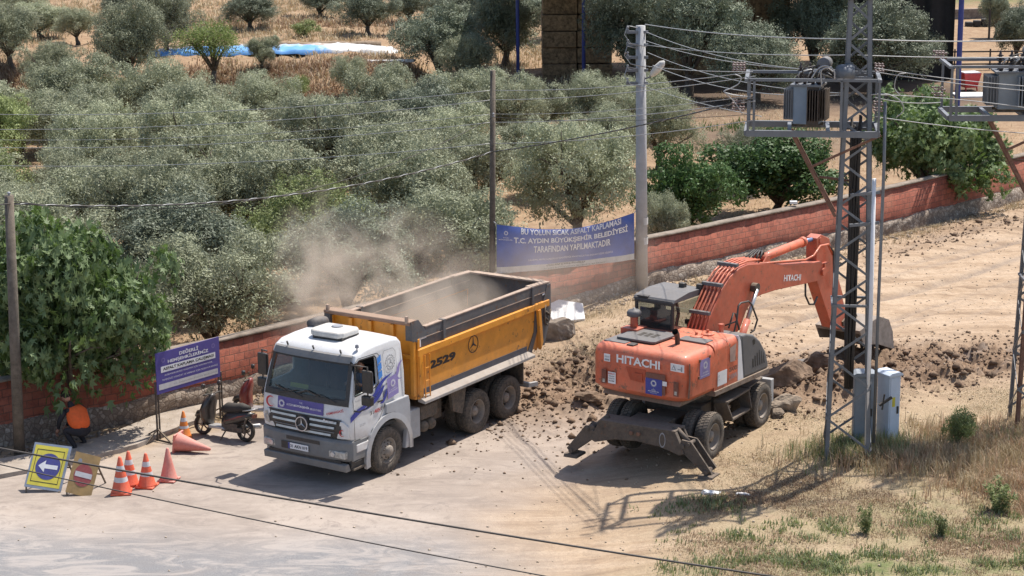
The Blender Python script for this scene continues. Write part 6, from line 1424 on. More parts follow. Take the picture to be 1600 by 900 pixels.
# ------------------------------------------------------------------ street banner
def banner():
    r = empty('street_banner', (0, 56, 0), 0, 'blue and white cloth banner strung between the wooden and concrete poles', 'banner')
    YA, YB = wpf.y-.12, cpf.y-.3; A = at(776, 350, YA)-Vector((0, 56, 0)); B = at(776, 427, YA)-Vector((0, 56, 0)); C_ = at(991, 333, YB)-Vector((0, 56, 0)); D_ = at(991, 405, YB)-Vector((0, 56, 0))
    nx, nz = 60, 16
    def P(u, v, off=0):        # v: 0 bottom, 1 top
        bt = B.lerp(D_, u); tp = A.lerp(C_, u); p = bt.lerp(tp, v)
        p = p+Vector((0, -.03*math.sin(u*9+v*2)-.02*math.sin(u*23-v*5)-off, -.32*math.sin(PI*u)*v**1.5-.05*math.sin(PI*u)*(1-v)))
        if v > .9: p.y += .06*(v-.9)*10*math.sin(PI*u)
        return p
    b = MB(); b.smooth = True; vs = [P(i/nx, j/nz) for j in range(nz+1) for i in range(nx+1)]; w = nx+1
    b.mi = 0; b.add(vs, [(j*w+i, j*w+i+1, (j+1)*w+i+1, (j+1)*w+i) for j in range(2, nz) for i in range(nx)])
    bb = b.build('banner_cloth', pbr('blue_cloth', (.05, .12, .46), .6, dust=.18, dcol=(.25, .25, .4), var=.25, scale=.8), r)
    b = MB(); b.smooth = True; b.add([v.copy() for v in vs], [(j*w+i, j*w+i+1, (j+1)*w+i+1, (j+1)*w+i) for j in range(0, 2) for i in range(nx)]); b.build('white_hem', M['whitew'], r)
    def words(s, u0, u1, v0, v1, mat='ink', bold=.02, shear=0):
        o = text(r, s, (0, 0, 0), (1, 0, 0), (0, 0, 1), 1, 1, mat, bold=bold, shear=shear, depth=0); me = o.data; n = len(me.vertices); co = np.zeros(n*3); me.vertices.foreach_get('co', co); co = co.reshape(-1, 3)
        out = [P(u0+c[0]*(u1-u0), v0+c[2]*(v1-v0), .012) for c in co]; me.vertices.foreach_set('co', np.array([tuple(p) for p in out]).ravel()); return o
    words('BU YOLUN SICAK ASFALT KAPLAMASI', .17, .90, .84, .985)
    words('T.C. AYDIN BÜYÜKŞEHİR BELEDİYESİ', .12, .95, .60, .80, bold=.03)
    words('TARAFINDAN YAPILMAKTADIR', .26, .82, .40, .56, bold=.02)
    words('ÇALIŞMALARIMIZ SÜRESİNCE VERDİĞİMİZ RAHATSIZLIKTAN DOLAYI ÖZÜR DİLERİZ.', .22, .84, .21, .27, bold=.0)
    words('ÖZLEM ÇERÇİOĞLU', .35, .63, .07, .125, 'inkb', .03, .3); words('AYDIN BÜYÜKŞEHİR BELEDİYE BAŞKANI', .33, .78, .01, .05, 'inkb', 0)
    em = rosette(r, (0, 0, 0), X_, Z_, 1, depth=0); me = em.data
    for v in me.vertices: v.co = P(.065+v.co.x*.017, .84+v.co.z*.055, .014)
    words('AYDIN', .045, .085, .725, .75, bold=0); words('BÜYÜKŞEHİR', .015, .11, .68, .71, bold=.02)
    for u, v, q in ((0, 1, wpf+Vector((.0, 0, 0))), ):
        pass
    b = MB(); b.smooth = True
    for p, tgt in ((P(0, 1), WPo.location+Vector((.02, 0, P(0, 1).z+.1))), (P(0, 0), WPo.location+Vector((.02, 0, P(0, 0).z))), (P(1, 1), CPo.location+Vector((-.1, 0, P(1, 1).z-.2))), (P(1, 0), CPo.location+Vector((-.1, 0, P(1, 0).z-.4)))):
        b.tube([p, Vector((tgt[0], tgt[1]-56, tgt[2]))], .012, 5)
    b.build('tie_rope', M['alu'], r)
banner()
# ------------------------------------------------------------------ purple notice board on a stand
def board():
    a = at(246, 617, 44.6); c = at(344.5, 588, 46.3); h = at(246, 553, 44.6).z-a.z; xd = Vector((c.x-a.x, c.y-a.y, 0)); w = xd.length; xd.normalize()
    base = Vector((a.x, a.y, 0)); r = empty('notice_board', tuple(base), math.atan2(xd.y, xd.x), 'purple notice board on a thin steel stand beside the wall', 'sign')
    z0 = (a.z+c.z)/2; rise = (c.z-a.z)
    b = MB(); b.add([(0, 0, a.z), (w, 0, c.z), (w, 0, c.z+h), (0, 0, a.z+h), (0, .02, a.z), (w, .02, c.z), (w, .02, c.z+h), (0, .02, a.z+h)], [(0, 1, 2, 3), (7, 6, 5, 4), (0, 4, 5, 1), (3, 2, 6, 7), (0, 3, 7, 4), (1, 5, 6, 2)]); pn = b.build('panel', M['banner'], r)
    xa = Vector((w, 0, rise)).normalized(); ua = Vector((0, 0, 1))
    def pt(u, v): return Vector((u*w, -.003, a.z+u*rise+v*h))
    def tx(s, u0, u1, v0, v1, m_='ink', bold=.02, d=.003): text(pn, s, pt(u0, v0), xa, ua, (u1-u0)*w, (v1-v0)*h, m_, bold=bold, depth=d)
    def bx(u0, u1, v0, v1, m_): 
        b = MB(); b.poly([pt(u0, v0), pt(u1, v0), pt(u1, v1), pt(u0, v1)]); return b.build('white_strip', M[m_], pn)
    tx('DEĞERLİ', .36, .66, .82, .93, bold=.03); tx('HEMŞEHRİLERİMİZ', .18, .82, .68, .80, bold=.03)
    bx(.07, .93, .50, .65, 'ink'); tx('ASFALT KAPLAMA ÇALIŞMASI', .10, .90, .53, .62, 'inkb', .03, .006)
    tx('ALIŞKANLIKLARINIZI YENİLEMEK İÇİN YAPILMAKTADIR.', .12, .88, .40, .46, bold=.0); tx('TEMİNİNİZ HÜRRİYET VE SABRINIZ İÇİN TEŞEKKÜR EDERİZ', .08, .96, .29, .35, bold=.0)
    bx(.03, .96, .09, .23, 'band'); tx('T.C. AYDIN BÜYÜKŞEHİR BELEDİYESİ', .25, .94, .13, .18, 'inkg', 0, .006)
    rosette(pn, pt(.11, .80), xa, ua, .07, 'bannerl'); rosette(pn, pt(.90, .82), xa, ua, .07, 'bannerl')
    for u, z in ((.0, a.z), (1.0, c.z)):
        x = u*w; b = MB()
        b.bar((x-.02, .04, 0), (x-.02, .04, z+.3), .035); b.bar((x+.06, .04, 0.02), (x+.06, .04, z+.1), .03); b.bar((x, .04, .28), (x-.05, -.45, 0.02), .03); b.bar((x, .04, .28), (x, .5, 0.02), .03); b.bar((x-.35*(1-u)-.02, .04, .02), (x, .04, .3), .03); b.bar((x, -.45, .02), (x, .5, .02), .03); b.build('stand', M['darkmetal'], r)
board()
# ------------------------------------------------------------------ road signs leaning by the kerb
def panel_sign(tl, tr, br, bl, Yt, Yb, face, label, kind):
    P = [at(*bl, Yb), at(*br, Yb), at(*tr, Yt), at(*tl, Yt)]; base = P[0].copy(); base.z = 0; r = empty('road_sign', tuple(base), 0, label, 'sign')
    Q = [p-base for p in P]; mn = min(q.z for q in Q); 
    xd = (Q[1]-Q[0]).normalized(); up_ = (Q[3]-Q[0]).normalized(); n = xd.cross(up_).normalized(); w = (Q[1]-Q[0]).length; h = (Q[3]-Q[0]).length; up = n.cross(xd)
    def pt(u, v, o=0): return Q[0].lerp(Q[1], u).lerp(Q[3].lerp(Q[2], u), v)+n*o
    def quadm(name, u0, u1, v0, v1, mat, o, par): 
        b = MB(); b.poly([pt(u0, v0, o), pt(u1, v0, o), pt(u1, v1, o), pt(u0, v1, o)]); return b.build(name, M[mat], par)
    b = MB(); b.add([pt(0, 0), pt(1, 0), pt(1, 1), pt(0, 1), pt(0, 0, -.02), pt(1, 0, -.02), pt(1, 1, -.02), pt(0, 1, -.02)], [(0, 1, 2, 3), (7, 6, 5, 4), (0, 4, 5, 1), (1, 5, 6, 2), (2, 6, 7, 3), (3, 7, 4, 0)])
    if kind == 'arrow':
        pn = b.build('plate', M['steelblue'], r); quadm('yellow_field', .05, .93, .06, .95, 'yellow', .003, pn)
        b = MB()
        for (u0, u1, v0, v1) in ((.12, .86, .14, .155), (.12, .86, .85, .865), (.12, .135, .14, .865), (.845, .86, .14, .865)): b.poly([pt(u0, v0, .006), pt(u1, v0, .006), pt(u1, v1, .006), pt(u0, v1, .006)])
        b.build('border_line', M['inkb'], pn)
        b = MB(); b.poly([pt(.5+.33*math.cos(t_), .5+.29*math.sin(t_), .007) for t_ in np.linspace(0, 2*PI, 33)[:-1]]); b.build('blue_disc', M['signblue'], pn)
        b = MB(); b.poly([pt(u, v, .010) for u, v in ((.24, .50), (.42, .63), (.42, .545), (.76, .545), (.76, .455), (.42, .455), (.42, .37))]); b.build('arrow', M['ink'], pn)
    else:
        pn = b.build('plate', M['ochre'], r); b = MB(); b.poly([pt(.5+.36*math.cos(t_), .48+.27*math.sin(t_), .005) for t_ in np.linspace(0, 2*PI, 33)[:-1]]); b.build('red_disc', M['signred'], pn)
        quadm('white_bar', .18, .84, .43, .55, 'band', .009, pn); b = MB(); b.poly([pt(.25+.08*math.cos(t_), .80+.06*math.sin(t_), .005) for t_ in np.linspace(0, 2*PI, 17)[:-1]]); b.build('grey_spot', M['inkg'], pn)
    b = MB(); m1 = pt(.2, .9, -.03); m2 = pt(.8, .9, -.03); g1 = Vector((m1.x+.1, m1.y+.45, 0.0)); g2 = Vector((m2.x+.1, m2.y+.45, 0.0)); b.bar(m1, g1, .03); b.bar(m2, g2, .03); b.bar(m1.lerp(g1, .6), m2.lerp(g2, .6), .03); b.bar(pt(.05, .02, -.02), Vector((pt(.05, 0).x, pt(.05, 0).y, 0)), .03); b.bar(pt(.95, .02, -.02), Vector((pt(.95, 0).x, pt(.95, 0).y, 0)), .03); b.build('prop', M['darkmetal'], r)
    return r
panel_sign((54.5, 690.5), (112.5, 698), (95, 769), (37.5, 760), 41.45, 40.95, None, 'yellow sign with a white left arrow on a blue disc, leaning at the kerb', 'arrow')
panel_sign((119, 705), (158, 714.5), (141.5, 779), (102, 768.5), 41.1, 40.7, None, 'dirty ochre no entry sign leaning beside the yellow arrow sign', 'noentry')
# ------------------------------------------------------------------ cones
def cone(loc, h, mats, label, bands=True, fallen=None, name='traffic_cone'):
    r = empty(name, tuple(loc), random.uniform(0, 1.5), label, 'cone', 'traffic cones by the parked lorry'); w = h*.27
    b = MB(); b.prism([(-w, -w), (w, -w), (w, w), (-w, w)], 'z', 0, .035*h/.7); bs = b.build('base', M[mats], r, bevel=.015)
    rr = lambda t_: (.185*(1-t_)+.028*t_)*h/.72; b = MB(); b.smooth = True; b.lathe([(.03, rr(0)+.02), (.06, rr(.03)), (h*.5, rr(.5)), (h*.97, rr(.97)), (h, rr(1)*.6), (h, .001)], (0, 0, 0), 'z', 20); b.build('body', M[mats], r)
    if bands:
        for t0, t1 in ((.30, .46), (.62, .76)):
            b = MB(); b.smooth = True; b.lathe([(h*t0, rr(t0)+.003), (h*t1, rr(t1)+.003)], (0, 0, 0), 'z', 20, caps=False); b.build('band', M['band'], r)
    if fallen is not None: r.rotation_euler = fallen; 
    return r
gg_ = lambda px, py: on(px, py)
cone(gg_(190, 770), .82, 'cone', 'leftmost of the four standing cones, two white bands, nearest the camera')
cone(gg_(203, 758), .78, 'cone', 'banded cone standing just behind the leftmost cone')
cone(gg_(230, 760), .76, 'cone', 'banded cone standing alone between the cone pair and the faded pink cone')
cone(gg_(264, 750), .74, 'conef', 'faded pink cone without bands, rightmost of the standing row', False)
cone(gg_(288, 683), .64, 'coneo', 'amber orange cone standing behind the fallen cone')
p = gg_(277, 704); cone((p.x, p.y, .21), .86, 'conef', 'pale red cone lying on its side near the scooter', False, fallen=(0, R(97), R(-18)))
# ------------------------------------------------------------------ people
def skinmesh(name, J, E, mat, parent, root, sub=2):
    ks = list(J); me = bpy.data.meshes.new(name); me.from_pydata([J[k][0] for k in ks], [(ks.index(a), ks.index(b_)) for a, b_ in E], [])
    o = bpy.data.objects.new(name, me); COL.objects.link(o); o.modifiers.new('s', 'SKIN').use_smooth_shade = True
    sv = me.skin_vertices[0].data
    for i, k in enumerate(ks):
        r = J[k][1]; r = r if hasattr(r, '__len__') else (r, r); sv[i].radius = r; sv[i].use_root = (k == root)
    m = o.modifiers.new('u', 'SUBSURF'); m.levels = sub; m.render_levels = sub
    applied(o, name); o.data.materials.clear(); o.data.materials.append(M[mat]); o.data.polygons.foreach_set('use_smooth', [True]*len(o.data.polygons))
    if parent: o.parent = parent
    return o
def head(parent, c, face, r=.105, hair='hair', cap=None):
    """egg shaped head with nose, eyes, ears, hair; face = unit direction"""
    f = Vector(face).normalized(); z = Vector((0, 0, 1)); s = z.cross(f).normalized(); z = f.cross(s); Mx = Matrix((( f.x, s.x, z.x), (f.y, s.y, z.y), (f.z, s.z, z.z))); c = Vector(c)
    def ell(name, ctr, rad, mat, seg=16, par=parent, zmin=None):
        b = MB(); b.smooth = True; vs = []; n = 10
        for i in range(n+1):
            ph = -PI/2+PI*i/n
            for k in range(seg):
                a = 2*PI*k/seg; v = Vector((math.cos(ph)*math.cos(a)*rad[0], math.cos(ph)*math.sin(a)*rad[1], math.sin(ph)*rad[2]))
                vs.append(c+Mx @ (v+Vector(ctr)))
        b.add(vs, [(i*seg+k, i*seg+(k+1) % seg, (i+1)*seg+(k+1) % seg, (i+1)*seg+k) for i in range(n) for k in range(seg)]); return b.build(name, M[mat], par)
    h = ell('head', (0, 0, 0), (r*.92, r*.78, r*1.12), 'skin'); ell('nose', (r*.92, 0, -.01), (.02, .014, .028), 'skin', 8, h); ell('mouth', (r*.82, 0, -.06), (.012, .03, .008), 'inkr', 8, h)
    for q in (-1, 1): ell('eye', (r*.80, q*.035, .015), (.012, .014, .009), 'hair', 8, h); ell('ear', (-.005, q*r*.78, -.005), (.02, .012, .032), 'skin', 8, h)
    ell('hair', (-.018, 0, .028), (r*.93, r*.84, r*1.06), hair, 16, h); return h
def hand(parent, w, d, side):
    """palm and five fingers from the wrist w along d"""
    w = Vector(w); d = Vector(d).normalized(); s = d.cross(Vector((0, 0, 1))).normalized(); n = s.cross(d); b = MB(); b.smooth = True
    b.tube([w-d*.01, w+d*.04, w+d*.09], [.026, .038, .036], 8)
    for i, L in enumerate((.07, .08, .075, .06)):
        o = w+d*.085+s*(.027-.018*i); b.tube([o, o+d*L*.5-n*.005, o+d*L*.8-n*.03, o+d*L*.85-n*.05], [.009, .0085, .008, .006], 6)
    o = w+d*.03+s*.035*side; b.tube([o, o+d*.03+s*.03*side, o+d*.06+s*.03*side-n*.02], [.012, .010, .007], 6)
    return b.build('hand', M['skin'], parent)
# crouching road worker under the fig tree
wf_ = on(127, 704); WK = empty('person', tuple(wf_), R(-12), 'person in an orange hi-vis vest and dark trousers crouching under the fig tree', 'person')
J = {'pel': ((.05, .05, .42), (.15, .12)), 'chest': ((-.14, .10, .74), (.17, .13)), 'neck': ((-.24, .14, .93), .065), 'neck2': ((-.28, .16, 1.0), .05),
     'sl': ((-.30, -.02, .84), .075), 'el': ((-.42, -.06, .62), .052), 'wl': ((-.50, .04, .42), .036), 'sr': ((-.06, .30, .86), .075), 'er': ((-.26, .40, .62), .052), 'wr': ((-.44, .30, .42), .036),
     'hl': ((.03, -.06, .40), .12), 'kl': ((-.30, -.12, .47), .075), 'al': ((-.06, -.12, .10), .05), 'tl': ((-.22, -.13, .05), .045), 'hr': ((.08, .16, .40), .12), 'kr': ((-.26, .28, .46), .075), 'ar': ((.0, .22, .10), .05), 'tr': ((-.16, .24, .05), .045)}
Eg = [('pel', 'chest'), ('chest', 'neck'), ('neck', 'neck2'), ('chest', 'sl'), ('sl', 'el'), ('el', 'wl'), ('chest', 'sr'), ('sr', 'er'), ('er', 'wr'), ('pel', 'hl'), ('hl', 'kl'), ('kl', 'al'), ('al', 'tl'), ('pel', 'hr'), ('hr', 'kr'), ('kr', 'ar'), ('ar', 'tr')]
skinmesh('body', J, Eg, 'navy', WK, 'pel')
V_ = {'pel': ((.08, .04, .40), (.22, .19)), 'chest': ((-.10, .10, .70), (.26, .21)), 'neck': ((-.20, .13, .88), (.13, .11)), 'sl': ((-.28, .0, .84), .10), 'sr': ((-.06, .27, .86), .10)}
skinmesh('vest', V_, [('pel', 'chest'), ('chest', 'neck'), ('chest', 'sl'), ('chest', 'sr')], 'hiviz', WK, 'pel'); WK.scale = (1.12, 1.12, 1.12)
head(WK, (-.36, .18, 1.08), (-.75, .25, -.6)); hand(WK, (-.50, .04, .42), (-.4, .1, -.8), 1); hand(WK, (-.44, .30, .42), (-.5, -.1, -.8), -1)
# lorry driver (seated, seen through the open window); made in the lorry's coordinates
DR = empty('person', (TR.location.x, TR.location.y, 0), .991, 'lorry driver in a blue shirt at the wheel, seen through the open cab window', 'person')
J = {'pel': ((1.12, -.74, 1.80), (.16, .13)), 'chest': ((1.14, -.76, 2.12), (.17, .12)), 'neck': ((1.08, -.78, 2.33), .06), 'neck2': ((1.05, -.79, 2.40), .05), 'sl': ((1.10, -.96, 2.26), .075), 'el': ((.98, -1.12, 2.06), .052), 'wl': ((.76, -1.02, 2.14), .036), 'sr': ((1.10, -.56, 2.26), .075), 'er': ((.96, -.48, 2.05), .052), 'wr': ((.76, -.58, 2.12), .036), 'hl': ((1.08, -.84, 1.80), .10), 'kl': ((.68, -.86, 1.82), .075), 'al': ((.58, -.86, 1.42), .05), 'hr': ((1.08, -.64, 1.80), .10), 'kr': ((.68, -.62, 1.82), .075), 'ar': ((.58, -.62, 1.42), .05)}
Eg = [('pel', 'chest'), ('chest', 'neck'), ('neck', 'neck2'), ('chest', 'sl'), ('sl', 'el'), ('el', 'wl'), ('chest', 'sr'), ('sr', 'er'), ('er', 'wr'), ('pel', 'hl'), ('hl', 'kl'), ('kl', 'al'), ('pel', 'hr'), ('hr', 'kr'), ('kr', 'ar')]
skinmesh('body', J, Eg, 'skin', DR, 'pel')
S_ = {k: (J[k][0], tuple(q+.015 for q in (J[k][1] if hasattr(J[k][1], '__len__') else (J[k][1],)*2))) for k in ('pel', 'chest', 'neck', 'sl', 'sr', 'el', 'er')}
skinmesh('shirt', S_, [('pel', 'chest'), ('chest', 'neck'), ('chest', 'sl'), ('sl', 'el'), ('chest', 'sr'), ('sr', 'er')], 'shirt', DR, 'pel')
S_ = {k: (J[k][0], tuple(q+.015 for q in (J[k][1] if hasattr(J[k][1], '__len__') else (J[k][1],)*2))) for k in ('pel', 'hl', 'kl', 'al', 'hr', 'kr', 'ar')}
skinmesh('trousers', S_, [('pel', 'hl'), ('hl', 'kl'), ('kl', 'al'), ('pel', 'hr'), ('hr', 'kr'), ('kr', 'ar')], 'navy', DR, 'pel')
head(DR, (1.0, -.80, 2.51), (-.8, -.55, -.1)); hand(DR, (.76, -1.02, 2.14), (-.3, .4, .2), 1); hand(DR, (.76, -.58, 2.12), (-.3, -.4, .2), -1)
# ------------------------------------------------------------------ scooters; x rear to front of the scooter
def scooter(loc, rz, label, red=False):
    r = empty('scooter', tuple(loc), rz, label, 'scooter', None); A = lambda n, b, m, p=None, **k: b.build(n, M[m] if isinstance(m, str) else m, p or r, **k)
    for x in (-.62, .62):
        b = MB(); b.smooth = True; b.lathe([(-.045, .17), (-.06, .2), (-.045, .235), (0, .25), (.045, .235), (.06, .2), (.045, .17)], (x, 0, .25), 'y', 24, closed=True); w_ = A('wheel', b, 'black')
        b = MB(); b.lathe([(-.04, .172), (.04, .172)], (x, 0, .25), 'y', 20, caps=False); b.lathe([(-.05, .04), (.05, .04)], (x, 0, .25), 'y', 12)
        for k in range(5):
            a = 2*PI*k/5; b.bar((x, 0, .25), (x+.165*math.cos(a), 0, .25+.165*math.sin(a)), .03, .025)
        A('rim', b, 'scoot' if not red else 'silver', w_)
    b = MB(); b.smooth = True; b.tube([(.62, .07, .25), (.50, .07, .62)], .022, 8); b.tube([(.62, -.07, .25), (.50, -.07, .62)], .022, 8); b.tube([(.50, 0, .6), (.40, 0, .95)], .03, 8); A('fork', b, 'silver')
    b = MB(); b.smooth = True; b.tube([(.84, 0, .42), (.76, 0, .50), (.62, 0, .53), (.48, 0, .50)], [.03, .075, .09, .06], 10); A('mudguard', b, 'scoot')
    # leg shield and headlamp nose
    b = MB(); b.smooth = True; sec = [((.42, .26), .10, .12), ((.47, .45), .22, .15), ((.47, .65), .26, .14), ((.42, .82), .23, .13), ((.38, .95), .12, .09), ((.36, 1.02), .06, .05)]
    vs = []; n = 12
    for (x, z), w, d in sec:
        for k in range(n): a = 2*PI*k/n; vs.append((x+math.cos(a)*d*(1.25 if math.cos(a) > 0 else .8), math.sin(a)*w, z))
    b.add(vs, [(i*n+k, i*n+(k+1) % n, (i+1)*n+(k+1) % n, (i+1)*n+k) for i in range(len(sec)-1) for k in range(n)]+[list(range(n))[::-1], list(range(5*n, 6*n))]); fs_ = A('front_fairing', b, 'scootr' if red else 'scoot')
    b = MB(); b.smooth = True; b.lathe([(.0, .07), (.05, .05), (.06, .001)], (.50, 0, .86), 'x', 14); A('headlight', b, 'lamp', fs_)
    b = MB(); b.poly([(.50, -.15, .98), (.50, .15, .98), (.40, .12, 1.18), (.40, -.12, 1.18)]); A('windshield', b, 'glass', fs_)
    # floor and tail
    b = MB(); b.prism([(.36, .22), (.36, .30), (-.05, .30), (-.12, .24)], 'y', -.16, .16); A('footboard', b, 'silver', bevel=.02)
    b = MB(); b.smooth = True; sec = [((.02, .40), .10, .16), ((-.14, .48), .16, .20), ((-.40, .54), .17, .17), ((-.64, .60), .13, .12), ((-.84, .66), .05, .05)]; vs = []
    for (x, z), w, d in sec:
        for k in range(n): a = 2*PI*k/n; vs.append((x, math.cos(a)*w, z+math.sin(a)*d))
    b.add(vs, [(i*n+k, i*n+(k+1) % n, (i+1)*n+(k+1) % n, (i+1)*n+k) for i in range(4) for k in range(n)]+[list(range(n))[::-1], list(range(4*n, 5*n))]); tl = A('tail_fairing', b, 'scootr' if red else 'scoot')
    b = MB()
    for s_2 in (-1, 1): b.poly([(-.05, s_2*.165, .42), (-.5, s_2*.168, .62), (-.72, s_2*.13, .66), (-.45, s_2*.172, .56)])
    A('trim_stripe', b, 'scootr' if not red else 'silver', tl)
    b = MB(); b.smooth = True; b.tube([(.06, 0, .68), (-.10, 0, .74), (-.36, 0, .75), (-.50, 0, .79), (-.72, 0, .80)], [.07, .13, .13, .12, .06], 12); A('seat', b, 'black')
    b = MB(); b.smooth = True; b.tube([(-.60, .12, .74), (-.86, .11, .80), (-.86, -.11, .80), (-.60, -.12, .74)], .015, 6); A('grab_rail', b, 'silver')
    b = MB(); b.box(-.88, -.82, -.07, .07, .60, .68); A('tail_lamp', b, 'redlamp', tl)
    b = MB(); b.smooth = True; b.tube([(.38, .34, 1.02), (.36, .18, 1.03), (.38, 0, .98), (.36, -.18, 1.03), (.38, -.34, 1.02)], .018, 8); A('handlebar', b, 'dark')
    for q in (-1, 1):
        b = MB(); b.smooth = True; b.tube([(.38, q*.22, 1.03), (.42, q*.30, 1.20)], .008, 5); b.tube([(.42, q*.30, 1.18), (.41, q*.31, 1.28)], [.05, .045], 10); A('mirror', b, 'scoot')
    b = MB(); b.smooth = True; b.tube([(-.20, -.14, .30), (-.45, -.17, .30), (-.90, -.18, .38)], [.03, .05, .06], 10); A('exhaust', b, 'silver')
    b = MB(); b.box(-.45, .0, -.10, .12, .20, .40); b.cyl((-.62, -.1, .25), (-.62, .1, .25), .05); b.bar((-.1, .08, .28), (-.6, .10, .27), .08, .10); A('engine', b, 'darkmetal')
    b = MB(); b.bar((-.15, .12, .25), (-.12, .32, .02), .025); b.tube([(-.62, .1, .3), (-.70, .12, .58)], .03, 8); A('side_stand', b, 'darkmetal')
    return r
a_, c_ = on(318, 679), on(383, 690); ang = math.atan2(a_.y-c_.y, a_.x-c_.x)
sc1 = scooter(((a_.x+c_.x)/2, (a_.y+c_.y)/2, 0), ang, 'black scooter with red trim parked beside the purple notice board'); sc1.rotation_euler = (R(6), 0, ang)
p = on(399, 665); sc2 = scooter((p.x+.2, p.y+.5, 0), ang+.25, 'dark red and black scooter half hidden behind the front of the lorry', True)
# ------------------------------------------------------------------ stones, clods and loose things
def stone(name, p, r, sq, mat, label, cat, seed=0, group=None, rz=0):
    g = np.random.default_rng(seed+40); bm = bmesh.new(); bmesh.ops.create_icosphere(bm, subdivisions=4, radius=1)
    pl = g.normal(size=(14, 3)); pl /= np.linalg.norm(pl, axis=1)[:, None]; dd = g.uniform(.50, .82, 14)
    for v in bm.verts:
        c = np.array(v.co); 
        for q, d in zip(pl, dd):
            k = c@q
            if k > d: c = c-q*(k-d)*.99
        c = c*(1+.16*float(fbm(c[0]*2+seed, c[1]*2+c[2], seed))+.10*float(fbm(c[0]*6+seed, c[1]*6+c[2]*5, seed, 2))); v.co = Vector(c*r*1.35*np.array(sq))
    me = bpy.data.meshes.new(name); bm.to_mesh(me); bm.free(); me.materials.append(M[mat]); o = bpy.data.objects.new(name, me); COL.objects.link(o)
    o.location = p; o.rotation_euler = (0, 0, rz); tag(o, label, cat, group); return o
def onS(px, py, up=0): p = ong(px, py); p.z += up; return p
stone('soil_lump', onS(1228, 618, .22), .55, (1.15, .8, .62), 'clod', 'large brown lump of earth beside the front wheel of the excavator', 'earth lump', 1)
stone('rock', onS(1226, 646, .12), .34, (1.1, .8, .6), 'rock', 'pale square rock on the ground in front of the excavator', 'rock', 2)
stone('rock', onS(1213, 655, .06), .16, (1, 1, .8), 'darkmetal', 'small dark round stone under the pale rock by the excavator', 'rock', 3)
stone('asphalt_slab', onS(1250, 584, .30), .36, (1.1, .6, .30), 'bedgrey', 'black broken slab of asphalt on top of the dug soil', 'slab', 4, rz=.6)
stone('soil_lump', onS(1288, 588, .14), .42, (1.1, .8, .6), 'clod', 'brown earth lump behind the left pylon leg, right of the black slab', 'earth lump', 5)
stone('rock', onS(1324, 600, .05), .16, (1, .8, .8), 'whitestone', 'small white rock seen through the left pylon', 'rock', 6)
stone('rock', onS(855, 640, .05), .26, (1.3, .8, .4), 'rock', 'flat stone on the broken ground left of the excavator', 'rock', 7)
stone('rock', onS(925, 643, .05), .24, (1.4, .8, .45), 'clod', 'flat brown clod beside the rear wheel of the excavator', 'rock', 8)
stone('concrete_block', onS(872, 528, .25), .62, (1.0, .8, .55), 'concrete_old', 'grey concrete block beneath the white slab behind the lorry', 'block', 9)
p = onS(884, 500, .15)
b = MB(); b.prism([(-.55, -.35), (.35, -.55), (.62, .15), (.05, .6), (-.5, .45)], 'z', 0, .14); q = b.build('white_slab', M['whitestone'], bevel=.03); q.location = p; q.rotation_euler = (R(22), R(-8), .4); tag(q, 'white stone slab tilted on rubble behind the tail of the lorry', 'slab')
stone('plastic_bag', onS(1108, 771, .02), .16, (1.2, .6, .35), 'whitestone', 'white plastic scrap on the grass inside the pylon shadow, left one', 'litter', 10)
stone('plastic_bag', onS(1160, 772, .02), .12, (1.3, .6, .3), 'whitestone', 'small white scrap on the grass inside the pylon shadow, right one', 'litter', 12)
p = at(1258, 324, 67); b = MB(); b.box(-.12, .12, -.08, .08, 0, .09); q = b.build('loose_brick', M['whitestone'], bevel=.01); ww = float(wally(3.0)); 
pw = on(1237, 392); q.location = (pw.x, float(wally(pw.x)), .3+1.60); tag(q, 'pale loose brick lying on top of the wall below the citrus tree', 'brick')
def scatter(n, fx, size, mat, name, label, seed):
    g = np.random.default_rng(seed); pts = []
    while len(pts) < n:
        x = g.uniform(-12, 21, 4000); y = g.uniform(35, 72, 4000); w = fx(x, y)*(wd(x, y) < -.15); k = g.uniform(size=4000) < w; pts += list(zip(x[k], y[k]))
    P = np.array(pts[:n]); z = G(P[:, 0], P[:, 1]); T = np.array([[1, 0, 0], [0, 1, 0], [-1, 0, 0], [0, -1, 0], [0, 0, .8], [0, 0, -.6]]); F0 = np.array([[0, 1, 4], [1, 2, 4], [2, 3, 4], [3, 0, 4], [1, 0, 5], [2, 1, 5], [3, 2, 5], [0, 3, 5]])
    s = size*g.uniform(.4, 1, (n, 1, 1))**2.2*1.6; V = T[None]*(1+g.uniform(-.35, .35, (n, 6, 3))); a = g.uniform(0, 6.28, n); ca, sa = np.cos(a)[:, None], np.sin(a)[:, None]
    X = V[..., 0]*ca-V[..., 1]*sa; Y = V[..., 0]*sa+V[..., 1]*ca; V = np.stack([X, Y, V[..., 2]], -1)*s; V += np.stack([P[:, 0], P[:, 1], z+s[:, 0, 0]*.25], -1)[:, None, :]
    F = (np.arange(n)[:, None, None]*6+F0[None]).reshape(-1, 3); o = np_mesh(name, V.reshape(-1, 3), F, M[mat]); tag(o, label, 'ground cover', kind='stuff'); return o
scatter(9000, lambda x, y: soilmask(x, y)*.9+.007*gauss(x, y, 1, 44, 3), .034, 'clod', 'soil_clods', 'loose brown clods scattered over the freshly dug ground', 1)
scatter(700, lambda x, y: soilmask(x, y)**2, .10, 'clod', 'large_soil_clods', 'bigger brown clods on the freshly dug ground', 2)
scatter(5200, lambda x, y: .25*sm(-3, 4, x)+.03, .022, 'pebble', 'gravel', 'fine pale gravel strewn over the dusty ground', 3)
scatter(2200, lambda x, y: np.exp(-((wd(x, y)+.7)/.35)**2), .05, 'stone', 'wall_rubble', 'pale rubble lying along the foot of the wall', 4)
